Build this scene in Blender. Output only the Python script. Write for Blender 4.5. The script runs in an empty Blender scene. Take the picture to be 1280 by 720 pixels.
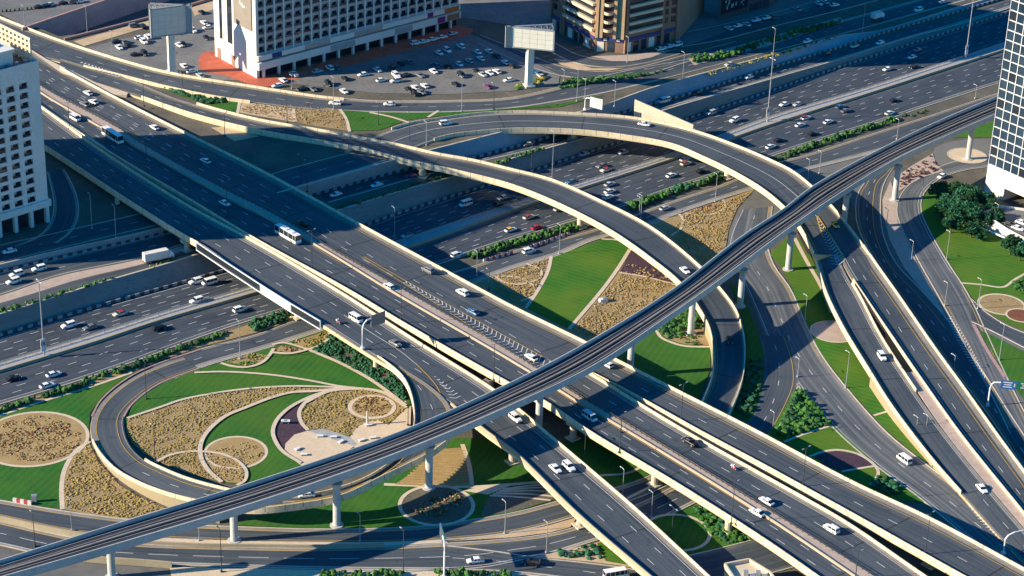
import bpy, bmesh, math, random
from math import radians, sin, cos, pi, atan2, hypot
from mathutils import Vector, Matrix
from mathutils.geometry import delaunay_2d_cdt
random.seed(7)
SC = bpy.context.scene
COL = SC.collection
# ------------------------------------------------------------------ camera, sky, sun, exposure
F, PITCH, ROLL = 2700.0, 26.5, 2.0
CAM = Vector((0.0, -646.0, 322.0))
CM = Matrix.Rotation(radians(90 - PITCH), 3, 'X') @ Matrix.Rotation(radians(ROLL), 3, 'Z')
cd = bpy.data.cameras.new('camera'); co = bpy.data.objects.new('camera', cd); COL.objects.link(co)
cd.sensor_width = 36; cd.lens = 36 * F / 1280; cd.clip_start = 1; cd.clip_end = 6000
co.matrix_world = Matrix.Translation(CAM) @ CM.to_4x4()
SC.camera = co
SUN_AZ, SUN_EL = 13.0, 22.0          # direction the light travels to (from +X towards +Y), height above the horizon
wd = bpy.data.worlds.new('World'); SC.world = wd; wd.use_nodes = True
nt = wd.node_tree
sky = nt.nodes.new('ShaderNodeTexSky'); sky.sky_type = 'NISHITA'; sky.sun_disc = False
sky.sun_elevation = radians(SUN_EL); sky.sun_rotation = radians(270 - SUN_AZ)
sky.altitude = 300; sky.air_density = 1.3; sky.dust_density = 0.2; sky.ozone_density = 7.0
bg = nt.nodes['Background']; hs = nt.nodes.new('ShaderNodeHueSaturation'); hs.inputs['Saturation'].default_value = 1.7
nt.links.new(sky.outputs[0], hs.inputs['Color']); nt.links.new(hs.outputs[0], bg.inputs[0]); bg.inputs[1].default_value = 0.09
sl = bpy.data.lights.new('sun', 'SUN'); sl.energy = 5.0; sl.angle = radians(0.5); sl.color = (1.0, 0.86, 0.63)
so = bpy.data.objects.new('sun', sl); COL.objects.link(so)
d = Vector((cos(radians(SUN_EL)) * cos(radians(SUN_AZ)), cos(radians(SUN_EL)) * sin(radians(SUN_AZ)), -sin(radians(SUN_EL))))
so.rotation_euler = d.to_track_quat('-Z', 'Y').to_euler(); so.location = (-300, -100, 300)
SC.view_settings.view_transform = 'Standard'; SC.view_settings.look = 'None'
SC.view_settings.exposure = 1.08; SC.view_settings.gamma = 1

# ------------------------------------------------------------------ survey helpers: image sight line -> point at a known height
def S(x, y, z=0.0):
    dv = CM @ Vector(((x - 640) / F, -(y - 360) / F, -1))
    return CAM + dv * ((z - CAM.z) / dv.z)
def P(w):
    v = CM.transposed() @ (Vector(w) - CAM)
    return 640 + F * v.x / -v.z, 360 - F * v.y / -v.z
def lerp(t, xs, ys):
    if t <= xs[0]: return ys[0]
    for i in range(1, len(xs)):
        if t <= xs[i]:
            return ys[i-1] + (ys[i] - ys[i-1]) * (t - xs[i-1]) / (xs[i] - xs[i-1])
    return ys[-1]
def zT1(x, y=0): return lerp(x, [0, 860, 960, 1060, 1190, 1300], [5, 5, 3.8, 2.0, .4, .2])
def zT2(x, y):
    a = lerp(y, [130, 280], [10.5, 7.2]); b = lerp(x, [377, 800, 960, 1060, 1095, 1300], [10.3, 10.5, 8, 3.2, 1.6, .6])
    w = lerp(x, [215, 377], [1, 0]); return w * a + (1 - w) * b
def z0(x, y): return 0.0
def htop(w, ytop):                      # height of a vertical thing on w whose top shows at image row ytop
    lo, hi = 0.0, 150.0
    for _ in range(30):
        m = (lo + hi) / 2
        if P(w + Vector((0, 0, m)))[1] > ytop: lo = m
        else: hi = m
    return lo
def cr(pts, n, closed=False):           # smooth curve through points, n samples at even spacing
    k = len(pts[0]); out = []
    if closed: q = [pts[-1]] + list(pts) + [pts[0], pts[1]]
    else:
        a = [2 * pts[0][j] - pts[1][j] for j in range(k)]; b = [2 * pts[-1][j] - pts[-2][j] for j in range(k)]
        q = [a] + list(pts) + [b]
    for i in range(1, len(q) - 2):
        p0, p1, p2, p3 = q[i-1:i+3]
        ds = [max(1e-6, hypot(v[0]-u[0], v[1]-u[1])) ** .5 for u, v in ((p0, p1), (p1, p2), (p2, p3))]
        for s in range(12):
            t = s / 12; row = []
            for j in range(k):
                m1 = (p2[j]-p1[j]) + ds[1]*((p1[j]-p0[j])/ds[0] - (p2[j]-p0[j])/(ds[0]+ds[1]))
                m2 = (p2[j]-p1[j]) + ds[1]*((p3[j]-p2[j])/ds[2] - (p3[j]-p1[j])/(ds[1]+ds[2]))
                row.append((2*p1[j]-2*p2[j]+m1+m2)*t**3 + (-3*p1[j]+3*p2[j]-2*m1-m2)*t*t + m1*t + p1[j])
            out.append(row)
    if not closed: out.append(list(q[-2]))
    else: out.append(list(out[0]))
    L = [0]
    for i in range(1, len(out)): L.append(L[-1] + hypot(out[i][0]-out[i-1][0], out[i][1]-out[i-1][1]))
    res = []; j = 0
    cnt = n if not closed else n + 1
    for s in range(cnt):
        t = L[-1] * s / (cnt - 1)
        while j < len(L) - 2 and L[j+1] < t: j += 1
        f = (t - L[j]) / max(1e-9, L[j+1] - L[j]); f = min(1, max(0, f))
        res.append([out[j][c] + (out[j+1][c] - out[j][c]) * f for c in range(k)])
    return res[:-1] if closed else res
def curve(pts, n, zf=None, up=0.0):     # traced line -> world points; zf None: z is the third value; up: the traced line lies that much higher
    r = cr(pts, n)
    if zf: r = [(p[0], p[1], zf(p[0], p[1])) for p in r]
    return [S(p[0], p[1], p[2] + up) - Vector((0, 0, up)) for p in r]
def pair(Lp, Rp, n, zf=None, up=0.0, upr=None):
    L = curve(Lp, n, zf, up); D = curve(Rp, n * 6, zf, up if upr is None else upr); R = []; j = 0
    for i, a in enumerate(L):
        best = min(range(j, len(D)), key=lambda q: (D[q].x - a.x)**2 + (D[q].y - a.y)**2)
        j = best; R.append(D[best].copy())
    return L, R
def wcurve(pts, n):                     # smooth curve through world points
    return [Vector(p) for p in cr([tuple(p) for p in pts], n)]
# ------------------------------------------------------------------ object helpers
def tag(o, label=None, cat=None, group=None, kind=None):
    if label: o['label'] = label
    if cat: o['category'] = cat
    if group: o['group'] = group
    if kind: o['kind'] = kind
    return o
def empty(name, loc=(0, 0, 0), label=None, cat=None, group=None, rz=0.0):
    o = bpy.data.objects.new(name, None); COL.objects.link(o); o.location = loc; o.rotation_euler[2] = rz
    o.empty_display_size = .5
    return tag(o, label, cat, group)
class MB:
    def __init__(s): s.v = []; s.f = []; s.m = []
    def add(s, vs, fs, m=0):
        b = len(s.v); s.v += [tuple(v) for v in vs]
        for f in fs: s.f.append(tuple(b + i for i in f)); s.m.append(m)
    def quad(s, a, b, c, d, m=0): s.add([a, b, c, d], [(0, 1, 2, 3)], m)
    def box(s, c, size, m=0, rz=0.0, top=1.0):
        x, y, z = [q / 2 for q in size]; R = Matrix.Rotation(rz, 3, 'Z'); c = Vector(c)
        vs = [c + R @ Vector((i*x*(top if k > 0 else 1), j*y*(top if k > 0 else 1), k*z)) for k in (-1, 1) for j in (-1, 1) for i in (-1, 1)]
        s.add(vs, [(0,2,3,1), (4,5,7,6), (0,1,5,4), (2,6,7,3), (0,4,6,2), (1,3,7,5)], m)
    def loft(s, rows, closed=True, caps=True, m=0):
        k = len(rows[0]); vs = [p for r in rows for p in r]; fs = []
        for i in range(len(rows) - 1):
            for j in range(k if closed else k - 1):
                a = i*k + j; b = i*k + (j+1) % k
                fs.append((a, b, b + k, a + k))
        if caps and closed:
            fs.append(tuple(range(k-1, -1, -1))); o = (len(rows)-1)*k; fs.append(tuple(range(o, o+k)))
        s.add(vs, fs, m)
    def tube(s, pts, r, n=6, m=0):
        rows = []; pts = [Vector(p) for p in pts]
        for i, p in enumerate(pts):
            t = (pts[min(i+1, len(pts)-1)] - pts[max(i-1, 0)]).normalized()
            a = t.cross(Vector((0, 0, 1)));
            if a.length < .05: a = Vector((1, 0, 0))
            a.normalize(); b = t.cross(a); rr = r[i] if isinstance(r, (list, tuple)) else r
            rows.append([p + (a*cos(2*pi*q/n) + b*sin(2*pi*q/n)) * rr for q in range(n)])
        s.loft(rows, True, True, m)
    def build(s, name, mats, parent=None, smooth=False):
        me = bpy.data.meshes.new(name); me.from_pydata(s.v, [], s.f)
        if not isinstance(mats, (list, tuple)): mats = [mats]
        for q in mats: me.materials.append(q)
        me.polygons.foreach_set('material_index', s.m)
        bm = bmesh.new(); bm.from_mesh(me); bmesh.ops.recalc_face_normals(bm, faces=bm.faces); bm.to_mesh(me); bm.free()
        if smooth: me.polygons.foreach_set('use_smooth', [True] * len(me.polygons))
        o = bpy.data.objects.new(name, me); COL.objects.link(o)
        if parent: o.parent = parent
        return o
    def flat(s, name, mats, parent=None):        # open sheets: faces turned up
        me = bpy.data.meshes.new(name); me.from_pydata(s.v, [], s.f)
        if not isinstance(mats, (list, tuple)): mats = [mats]
        for q in mats: me.materials.append(q)
        me.polygons.foreach_set('material_index', s.m)
        bm = bmesh.new(); bm.from_mesh(me); bm.normal_update()
        bmesh.ops.reverse_faces(bm, faces=[f for f in bm.faces if f.normal.z < 0]); bm.to_mesh(me); bm.free()
        o = bpy.data.objects.new(name, me); COL.objects.link(o)
        if parent: o.parent = parent
        return o
# ------------------------------------------------------------------ materials
MATS = {}
def mat(name, c1, c2=None, scale=1.0, rough=.85, bump=0.0, scale2=None, c3=None, metal=0.0, spec=.3, stretch=None, fac=(.35, .65), stripes=None, big=None):
    m = bpy.data.materials.new(name); m.use_nodes = True; t = m.node_tree; N = t.nodes; L = t.links
    b = N['Principled BSDF']; b.inputs['Roughness'].default_value = rough; b.inputs['Metallic'].default_value = metal
    b.inputs['Specular IOR Level'].default_value = spec
    b.inputs['Base Color'].default_value = (*c1, 1)
    MATS[name] = m
    if c2 is None: return m
    tc = N.new('ShaderNodeTexCoord'); vec = tc.outputs['Object']
    if stretch:
        mp = N.new('ShaderNodeMapping'); mp.inputs['Rotation'].default_value[2] = stretch[0]; mp.inputs['Scale'].default_value = stretch[1]
        L.new(vec, mp.inputs[0]); vec = mp.outputs[0]
    def noise(sc, det=5):
        n = N.new('ShaderNodeTexNoise'); n.inputs['Scale'].default_value = sc; n.inputs['Detail'].default_value = det
        n.inputs['Roughness'].default_value = .65; L.new(vec, n.inputs['Vector']); return n
    def ramp(src, lo, hi):
        r = N.new('ShaderNodeMapRange'); r.inputs[1].default_value = lo; r.inputs[2].default_value = hi; L.new(src, r.inputs[0]); return r.outputs[0]
    def mix(f, a, bb):
        x = N.new('ShaderNodeMix'); x.data_type = 'RGBA'
        if isinstance(f, float): x.inputs[0].default_value = f
        else: L.new(f, x.inputs[0])
        for i, q in ((6, a), (7, bb)):
            if isinstance(q, tuple): x.inputs[i].default_value = (*q, 1)
            else: L.new(q, x.inputs[i])
        return x.outputs[2]
    n1 = noise(scale); c = mix(ramp(n1.outputs[0], *fac), c1, c2)
    if c3 is not None:
        n2 = noise(scale2 or scale * 7, 3); c = mix(ramp(n2.outputs[0], .52, .66), c, c3)
    if stripes:
        w = N.new('ShaderNodeTexWave'); w.inputs['Scale'].default_value = stripes[1]; w.inputs['Distortion'].default_value = 1.2
        w.inputs['Detail'].default_value = 1; w.inputs['Detail Scale'].default_value = .4
        mp2 = N.new('ShaderNodeMapping'); mp2.inputs['Rotation'].default_value[2] = stripes[0]; L.new(tc.outputs['Object'], mp2.inputs[0]); L.new(mp2.outputs[0], w.inputs['Vector'])
        sf = N.new('ShaderNodeMath'); sf.operation = 'MULTIPLY'; sf.inputs[1].default_value = stripes[2]; L.new(w.outputs['Fac'], sf.inputs[0])
        c = mix(sf.outputs[0], c, stripes[3])
    if big:
        n3 = noise(big[0], 3); r3 = ramp(n3.outputs[0], .4, .65)
        sf = N.new('ShaderNodeMath'); sf.operation = 'MULTIPLY'; sf.inputs[1].default_value = big[1]; L.new(r3, sf.inputs[0])
        c = mix(sf.outputs[0], c, big[2])
    L.new(c, b.inputs['Base Color'])
    if bump:
        nb = noise((scale2 or scale * 7), 4); bp = N.new('ShaderNodeBump'); bp.inputs['Strength'].default_value = min(1, bump); bp.inputs['Distance'].default_value = .25
        L.new(nb.outputs[0], bp.inputs['Height']); L.new(bp.outputs[0], b.inputs['Normal'])
    return m
SZA = radians(35)
M = MATS
def road_mat(name, c1, c2, streak, joint=0.0, wear=.6, dust=.55):
    m = bpy.data.materials.new(name); m.use_nodes = True; t = m.node_tree; N = t.nodes; L = t.links; MATS[name] = m
    b = N['Principled BSDF']; b.inputs['Roughness'].default_value = .88; b.inputs['Specular IOR Level'].default_value = .3
    tc = N.new('ShaderNodeTexCoord')
    def noise(vec, sc, det=4, scale=None):
        if scale:
            mp = N.new('ShaderNodeMapping'); mp.inputs['Scale'].default_value = scale; L.new(vec, mp.inputs[0]); vec = mp.outputs[0]
        n = N.new('ShaderNodeTexNoise'); n.inputs['Scale'].default_value = sc; n.inputs['Detail'].default_value = det; L.new(vec, n.inputs['Vector']); return n.outputs[0]
    def rng(src, lo, hi, k=1.0):
        r = N.new('ShaderNodeMapRange'); r.inputs[1].default_value = lo; r.inputs[2].default_value = hi; r.inputs[4].default_value = k; L.new(src, r.inputs[0]); return r.outputs[0]
    def mix(f, a_, b_):
        x = N.new('ShaderNodeMix'); x.data_type = 'RGBA'; L.new(f, x.inputs[0])
        for i, q in ((6, a_), (7, b_)):
            if isinstance(q, tuple): x.inputs[i].default_value = (*q, 1)
            else: L.new(q, x.inputs[i])
        return x.outputs[2]
    c = mix(rng(noise(tc.outputs['Object'], .06, 5), .38, .62), c1, c2)
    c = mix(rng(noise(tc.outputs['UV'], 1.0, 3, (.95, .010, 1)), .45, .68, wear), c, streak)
    c = mix(rng(noise(tc.outputs['UV'], 1.0, 2, (.8, .016, 1)), .56, .72, .7), c, tuple(q * .55 for q in c1))
    c = mix(rng(noise(tc.outputs['Object'], .30, 2), .64, .70, .45), c, tuple(q * .62 for q in c1))
    c = mix(rng(noise(tc.outputs['Object'], 2.5, 3), .3, .75, .35), c, tuple(q * 1.5 for q in c2))
    eu = N.new('ShaderNodeUVMap'); eu.uv_map = 'edge'; se = N.new('ShaderNodeSeparateXYZ'); L.new(eu.outputs[0], se.inputs[0])
    pe = N.new('ShaderNodeMath'); pe.operation = 'PINGPONG'; pe.inputs[1].default_value = .5; L.new(se.outputs[0], pe.inputs[0])
    ne = N.new('ShaderNodeMath'); ne.operation = 'MULTIPLY_ADD'; L.new(noise(tc.outputs['Object'], .25, 3), ne.inputs[0]); ne.inputs[1].default_value = .16; L.new(pe.outputs[0], ne.inputs[2])
    if dust: c = mix(rng(ne.outputs[0], .19, .07, dust), c, (.21, .195, .17))
    if joint:
        sp = N.new('ShaderNodeSeparateXYZ'); L.new(tc.outputs['UV'], sp.inputs[0])
        mo = N.new('ShaderNodeMath'); mo.operation = 'PINGPONG'; mo.inputs[1].default_value = joint / 2; L.new(sp.outputs[1], mo.inputs[0])
        c = mix(rng(mo.outputs[0], .30, .22, .75), c, (.02, .02, .022))
    L.new(c, b.inputs['Base Color']); return m
road_mat('asphalt', (.034, .047, .064), (.056, .070, .088), (.105, .115, .126))
road_mat('asphalt_deck', (.036, .050, .067), (.060, .074, .092), (.115, .124, .134), 31.0)
road_mat('asphalt_highway', (.027, .038, .056), (.045, .058, .079), (.080, .092, .11), 0, .65)
road_mat('asphalt_worn_glare', (.056, .068, .084), (.085, .096, .11), (.20, .205, .21), 0, .85)  # pale streaks: tyre wear plus painted-in reflections off the glass tower
mat('pale_shoulder', (.20, .185, .17), (.29, .26, .225), .15, .9, .1, 2.0, (.17, .16, .15))
mat('concrete', (.50, .43, .33), (.60, .52, .40), .25, .85, .1, 2.0, (.42, .36, .28))
def parapet_mat(name, c1, c2, c3, joint=5.0):
    m = mat(name, c1, c2, .3, .8, .1, 1.1, c3, big=(.12, .5, tuple(q * .85 for q in c1))); t = m.node_tree; N = t.nodes; L = t.links; b = N['Principled BSDF']
    src = b.inputs['Base Color'].links[0].from_socket; tc = N.new('ShaderNodeTexCoord'); sp = N.new('ShaderNodeSeparateXYZ'); L.new(tc.outputs['UV'], sp.inputs[0])
    mo = N.new('ShaderNodeMath'); mo.operation = 'PINGPONG'; mo.inputs[1].default_value = joint / 2; L.new(sp.outputs[1], mo.inputs[0])
    r = N.new('ShaderNodeMapRange'); r.inputs[1].default_value = .22; r.inputs[2].default_value = .08; r.inputs[4].default_value = .7; L.new(mo.outputs[0], r.inputs[0])
    mp = N.new('ShaderNodeMapping'); mp.inputs['Scale'].default_value = (.05, 1.1, 1); L.new(tc.outputs['UV'], mp.inputs[0]); n = N.new('ShaderNodeTexNoise'); n.inputs['Scale'].default_value = 1; n.inputs['Detail'].default_value = 3; L.new(mp.outputs[0], n.inputs['Vector'])
    r2 = N.new('ShaderNodeMapRange'); r2.inputs[1].default_value = .55; r2.inputs[2].default_value = .75; r2.inputs[4].default_value = .55; L.new(n.outputs[0], r2.inputs[0])
    for f, col in ((r2.outputs[0], tuple(q * .62 for q in c1)), (r.outputs[0], tuple(q * .35 for q in c1))):
        x = N.new('ShaderNodeMix'); x.data_type = 'RGBA'; L.new(f, x.inputs[0]); L.new(src, x.inputs[6]); x.inputs[7].default_value = (*col, 1); src = x.outputs[2]
    L.new(src, b.inputs['Base Color'])
parapet_mat('parapet_concrete', (.66, .55, .38), (.74, .62, .44), (.54, .43, .28))
parapet_mat('fascia_concrete', (.56, .45, .29), (.66, .54, .36), (.60, .43, .15), 10.0)
mat('wall_grey', (.20, .185, .17), (.26, .235, .21), .12, .9, .1, 1.5, (.17, .16, .15), stretch=(-SZA, (.3, .3, 1.5)))
mat('wall_blue', (.26, .28, .31), (.33, .345, .37), .12, .9, .1, 1.5, (.22, .24, .27))
mat('metro_concrete', (.40, .405, .40), (.50, .50, .48), .3, .8, .1, 2.0, (.36, .365, .37))
mat('white_paint', (.60, .60, .59), (.46, .46, .46), 1.2, .7)
mat('yellow_paint', (.62, .36, .03), (.5, .3, .05), 1.2, .7)
mat('red_paint', (.45, .06, .05), (.35, .05, .05), 1.0, .7)
mat('pink_paver', (.40, .31, .26), (.48, .38, .32), .4, .9, .2, 3.0, (.33, .27, .24))
mat('kerb_stone', (.42, .38, .33), (.52, .47, .40), .6, .85)
mat('kerb_pink', (.36, .2, .2), (.44, .3, .28), .8, .85)
mat('soil', (.28, .195, .09), (.37, .265, .125), .15, .95, .4, 2.5, (.22, .15, .1))
mat('sand', (.46, .33, .21), (.56, .42, .27), .15, .95, .3, 2.0, (.38, .27, .18))
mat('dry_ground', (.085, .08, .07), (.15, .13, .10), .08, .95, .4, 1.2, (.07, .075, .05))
mat('mulch', (.045, .025, .045), (.07, .04, .06), .6, .95, .6, 4.0, (.1, .06, .07))
mat('lawn', (.009, .078, .010), (.024, .128, .012), .10, .95, .35, 3.5, (.014, .092, .012), stripes=(radians(20), .15, .4, (.042, .165, .014)), big=(.035, .55, (.07, .145, .012)))
mat('lawn_bright', (.015, .10, .007), (.036, .148, .009), .08, .95, .35, 3.5, (.022, .112, .009), stripes=(radians(-60), .14, .45, (.062, .185, .010)), big=(.035, .6, (.12, .165, .012)))
mat('path_paving', (.55, .44, .33), (.64, .53, .40), .6, .9, .1, 3.0, (.48, .38, .29))
mat('plaza_paving', (.56, .44, .31), (.64, .51, .37), .3, .9, .1, 2.0, (.5, .39, .28))
mat('grey_paving', (.30, .31, .32), (.37, .375, .38), .3, .9, .1, 2.0, (.26, .27, .28))
mat('red_paving', (.42, .09, .05), (.52, .14, .08), .3, .9, .1, 2.0, (.36, .08, .05))
mat('lot_asphalt', (.13, .133, .14), (.20, .197, .19), .05, .9, .1, .8, (.12, .115, .11))
mat('leaf_dark', (.010, .050, .018), (.022, .085, .024), .35, .8)
mat('leaf_teal', (.012, .085, .045), (.025, .12, .055), .35, .8)
mat('leaf_mid', (.030, .11, .018), (.055, .15, .022), .35, .8)
mat('leaf_yellow', (.26, .19, .035), (.32, .25, .05), .35, .85)
mat('leaf_olive', (.23, .175, .05), (.29, .22, .065), .35, .85)
mat('leaf_dry', (.30, .205, .09), (.39, .27, .12), .35, .9)
mat('leaf_red', (.16, .05, .03), (.2, .08, .04), .35, .9)
mat('bark', (.10, .07, .045), (.15, .11, .07), 2.0, .95, .5)
mat('steel', (.32, .34, .36), (.4, .42, .44), 1.0, .5, metal=.4)
mat('dark_steel', (.035, .04, .05), (.06, .065, .075), 1.0, .6)
mat('white_steel', (.7, .71, .72), (.62, .63, .64), 1.0, .5)
mat('rail_bed', (.026, .031, .042), (.04, .046, .058), .5, .9, .2, 3.0)
mat('rail_steel', (.34, .31, .3), (.42, .38, .36), .8, .45, metal=.3)
mat('glass_dark', (.018, .024, .034), rough=.08, spec=.6)
mat('glass_tower', (.012, .026, .045), (.028, .05, .08), .08, .12, spec=.7)
mat('glass_teal', (.03, .16, .16), (.05, .22, .2), .3, .15, spec=.6)
mat('tower_white', (.62, .60, .56), (.7, .675, .63), .1, .85, .05, 1.0, (.57, .55, .52))
mat('hotel_white', (.64, .61, .55), (.70, .66, .6), .1, .8)
mat('hotel_grey', (.36, .35, .34), (.44, .43, .41), .1, .85, .05, 1.0, (.33, .32, .31))
mat('taupe_panel', (.22, .19, .16), (.26, .225, .19), .3, .8)
mat('beige_stone', (.46, .31, .18), (.54, .37, .22), .15, .85, .05, 1.0, (.42, .28, .17))
mat('beige_pale', (.56, .47, .33), (.62, .52, .38), .2, .85)
mat('rust_shade_stone', (.24, .14, .10), (.30, .18, .12), .15, .85)  # rust tone; on the corner building it paints in shade
mat('blue_fascia', (.03, .045, .16), (.04, .06, .2), .3, .6)
mat('purple_sign', (.18, .03, .16), rough=.6)
mat('orange_sign', (.42, .16, .03), rough=.6)
mat('sign_green', (.01, .13, .09), rough=.5)
mat('sign_blue', (.02, .11, .34), rough=.5)
mat('billboard_cream', (.62, .60, .52), (.68, .66, .58), .4, .7)
mat('rubber', (.015, .015, .016), rough=.8)
mat('head_lamp', (.75, .75, .72), rough=.25)
mat('tail_lamp', (.35, .02, .02), rough=.3)
PAINT = {'white': (.78, .78, .77), 'silver': (.42, .44, .46), 'grey': (.16, .17, .185), 'black': (.012, .013, .016), 'red': (.42, .02, .05),
         'blue': (.05, .14, .28), 'purple': (.16, .03, .12), 'yellow': (.78, .42, .02), 'cream': (.66, .6, .46), 'pale blue': (.42, .52, .6)}
for k, v in PAINT.items():
    mat('car_paint_' + k.replace(' ', '_'), v, rough=.3, spec=.5)
# ------------------------------------------------------------------ roads, decks, walls
RB = {}
UP = Vector((0, 0, 1))
def lat(L, R, i): return (Vector((R[i].x - L[i].x, R[i].y - L[i].y, 0))).normalized()
def at_off(L, R, i, off):
    if isinstance(off, tuple): return L[i].lerp(R[i], off[1])
    u = lat(L, R, i); return (L[i] + u * off) if off >= 0 else (R[i] + u * off)
def cum(pts):
    c = [0]
    for a, b in zip(pts, pts[1:]): c.append(c[-1] + (b - a).length)
    return c
def at_len(pts, c, s):
    s = max(0, min(c[-1], s)); j = 0
    lo, hi = 0, len(c) - 2
    while lo < hi:
        m = (lo + hi + 1) // 2
        if c[m] <= s: lo = m
        else: hi = m - 1
    j = lo; f = (s - c[j]) / max(1e-9, c[j+1] - c[j])
    return pts[j].lerp(pts[j+1], f), (pts[j+1] - pts[j]).normalized()
def lane_uv(o, L, R, fr):        # lane coordinates in metres: across, along
    me = o.data; uv = me.uv_layers.new(name='lane'); cc = cum([a.lerp(b, .5) for a, b in zip(L, R)]); k = len(fr); s0 = random.uniform(0, 500); dd = uv.data
    ws = [(b - a).length for a, b in zip(L, R)]
    for lp in me.loops:
        i, j = divmod(lp.vertex_index, k); dd[lp.index].uv = (ws[i]*fr[j] + s0, cc[i] + s0)
    uv2 = me.uv_layers.new(name='edge').data
    for lp in me.loops:
        i, j = divmod(lp.vertex_index, k); uv2[lp.index].uv = (fr[j], cc[i])
def strip(mb, pts, w, dz, m=0):
    rows = []
    for i, p in enumerate(pts):
        t = (pts[min(i+1, len(pts)-1)] - pts[max(i-1, 0)]); t.z = 0
        n = Vector((-t.y, t.x, 0)).normalized() * (w / 2)
        rows.append([p - n + UP*dz, p + n + UP*dz])
    mb.loft(rows, False, False, m)
def mark(mb, L, R, off, w=.2, dz=.03, dash=None, m=0, rng=(0, 1)):
    pts = [at_off(L, R, i, off) for i in range(len(L))]
    a, b = int(rng[0]*(len(pts)-1)), int(rng[1]*(len(pts)-1)); pts = pts[a:b+1]
    if len(pts) < 2: return
    if dash is None: strip(mb, pts, w, dz, m); return
    c = cum(pts); s = random.uniform(0, dash[1])
    while s + dash[0] < c[-1]:
        k = [at_len(pts, c, s + dash[0]*q/2)[0] for q in range(3)]
        strip(mb, k, w, dz, m); s += dash[0] + dash[1]
def chevrons(mb, pts_a, pts_b, n, w=.35, dz=.035, m=0, lead=1.6):
    # V shaped hatching between two lines of world points that run the same way
    ca, cb = cum(pts_a), cum(pts_b)
    for k in range(n):
        f = (k + .5) / n
        a, t = at_len(pts_a, ca, ca[-1]*f); b, _ = at_len(pts_b, cb, cb[-1]*f)
        mid = (a + b) / 2 + t * min(lead, (a-b).length * .8)
        strip(mb, [a, mid], w, dz, m); strip(mb, [mid, b], w, dz, m)
def kerb(mb, pts, side_u, w=.35, h=.15, m=0, base=0.0):
    rows = []
    for p, u in zip(pts, side_u):
        rows.append([p + UP*(base-.02), p + UP*(h+base), p + u*w + UP*(h+base), p + u*w + UP*(base-.02)])
    mb.loft(rows, True, True, m)
def road(name, label, cat, Lp, Rp, n=40, zf=z0, dz=.02, asphalt='asphalt', marks=(), kerbs=(1, 1), shoulder=(0, 0), key=None, kmat='kerb_stone', up=0.0):
    L, R = pair(Lp, Rp, n, zf, up); RB[key or name] = (L, R)
    mb = MB(); rows = [[L[i] + UP*dz, L[i].lerp(R[i], .5) + UP*dz, R[i] + UP*dz] for i in range(n)]
    mb.loft(rows, False, False); o = mb.flat(name, M[asphalt]); tag(o, label, cat, kind='structure'); lane_uv(o, L, R, (0, .5, 1))
    for w, s in ((shoulder[0], 0), (shoulder[1], 1)):
        if w:
            q = MB(); rr = []
            for i in range(n):
                u = lat(L, R, i)
                a, b = (L[i], L[i] + u*w) if s == 0 else (R[i] - u*w, R[i])
                rr.append([a + UP*(dz+.006), b + UP*(dz+.006)])
            q.loft(rr, False, False); q.flat('hard_shoulder', M['pale_shoulder'], o)
    for w, s in ((kerbs[0], 0), (kerbs[1], 1)):
        if w:
            q = MB(); us = [lat(L, R, i) * (-1 if s == 0 else 1) for i in range(n)]
            kerb(q, L if s == 0 else R, us); q.build('kerb', M[kmat], o)
    for mk in marks:
        q = MB(); mark(q, L, R, mk[0], mk[2] if len(mk) > 2 else .2, dz + .012, mk[3] if len(mk) > 3 else None, 0, mk[4] if len(mk) > 4 else (0, 1))
        if q.v: q.flat('lane_marking', M[mk[1]], o)
    return o, L, R
D = (3.2, 8.5)
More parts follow.
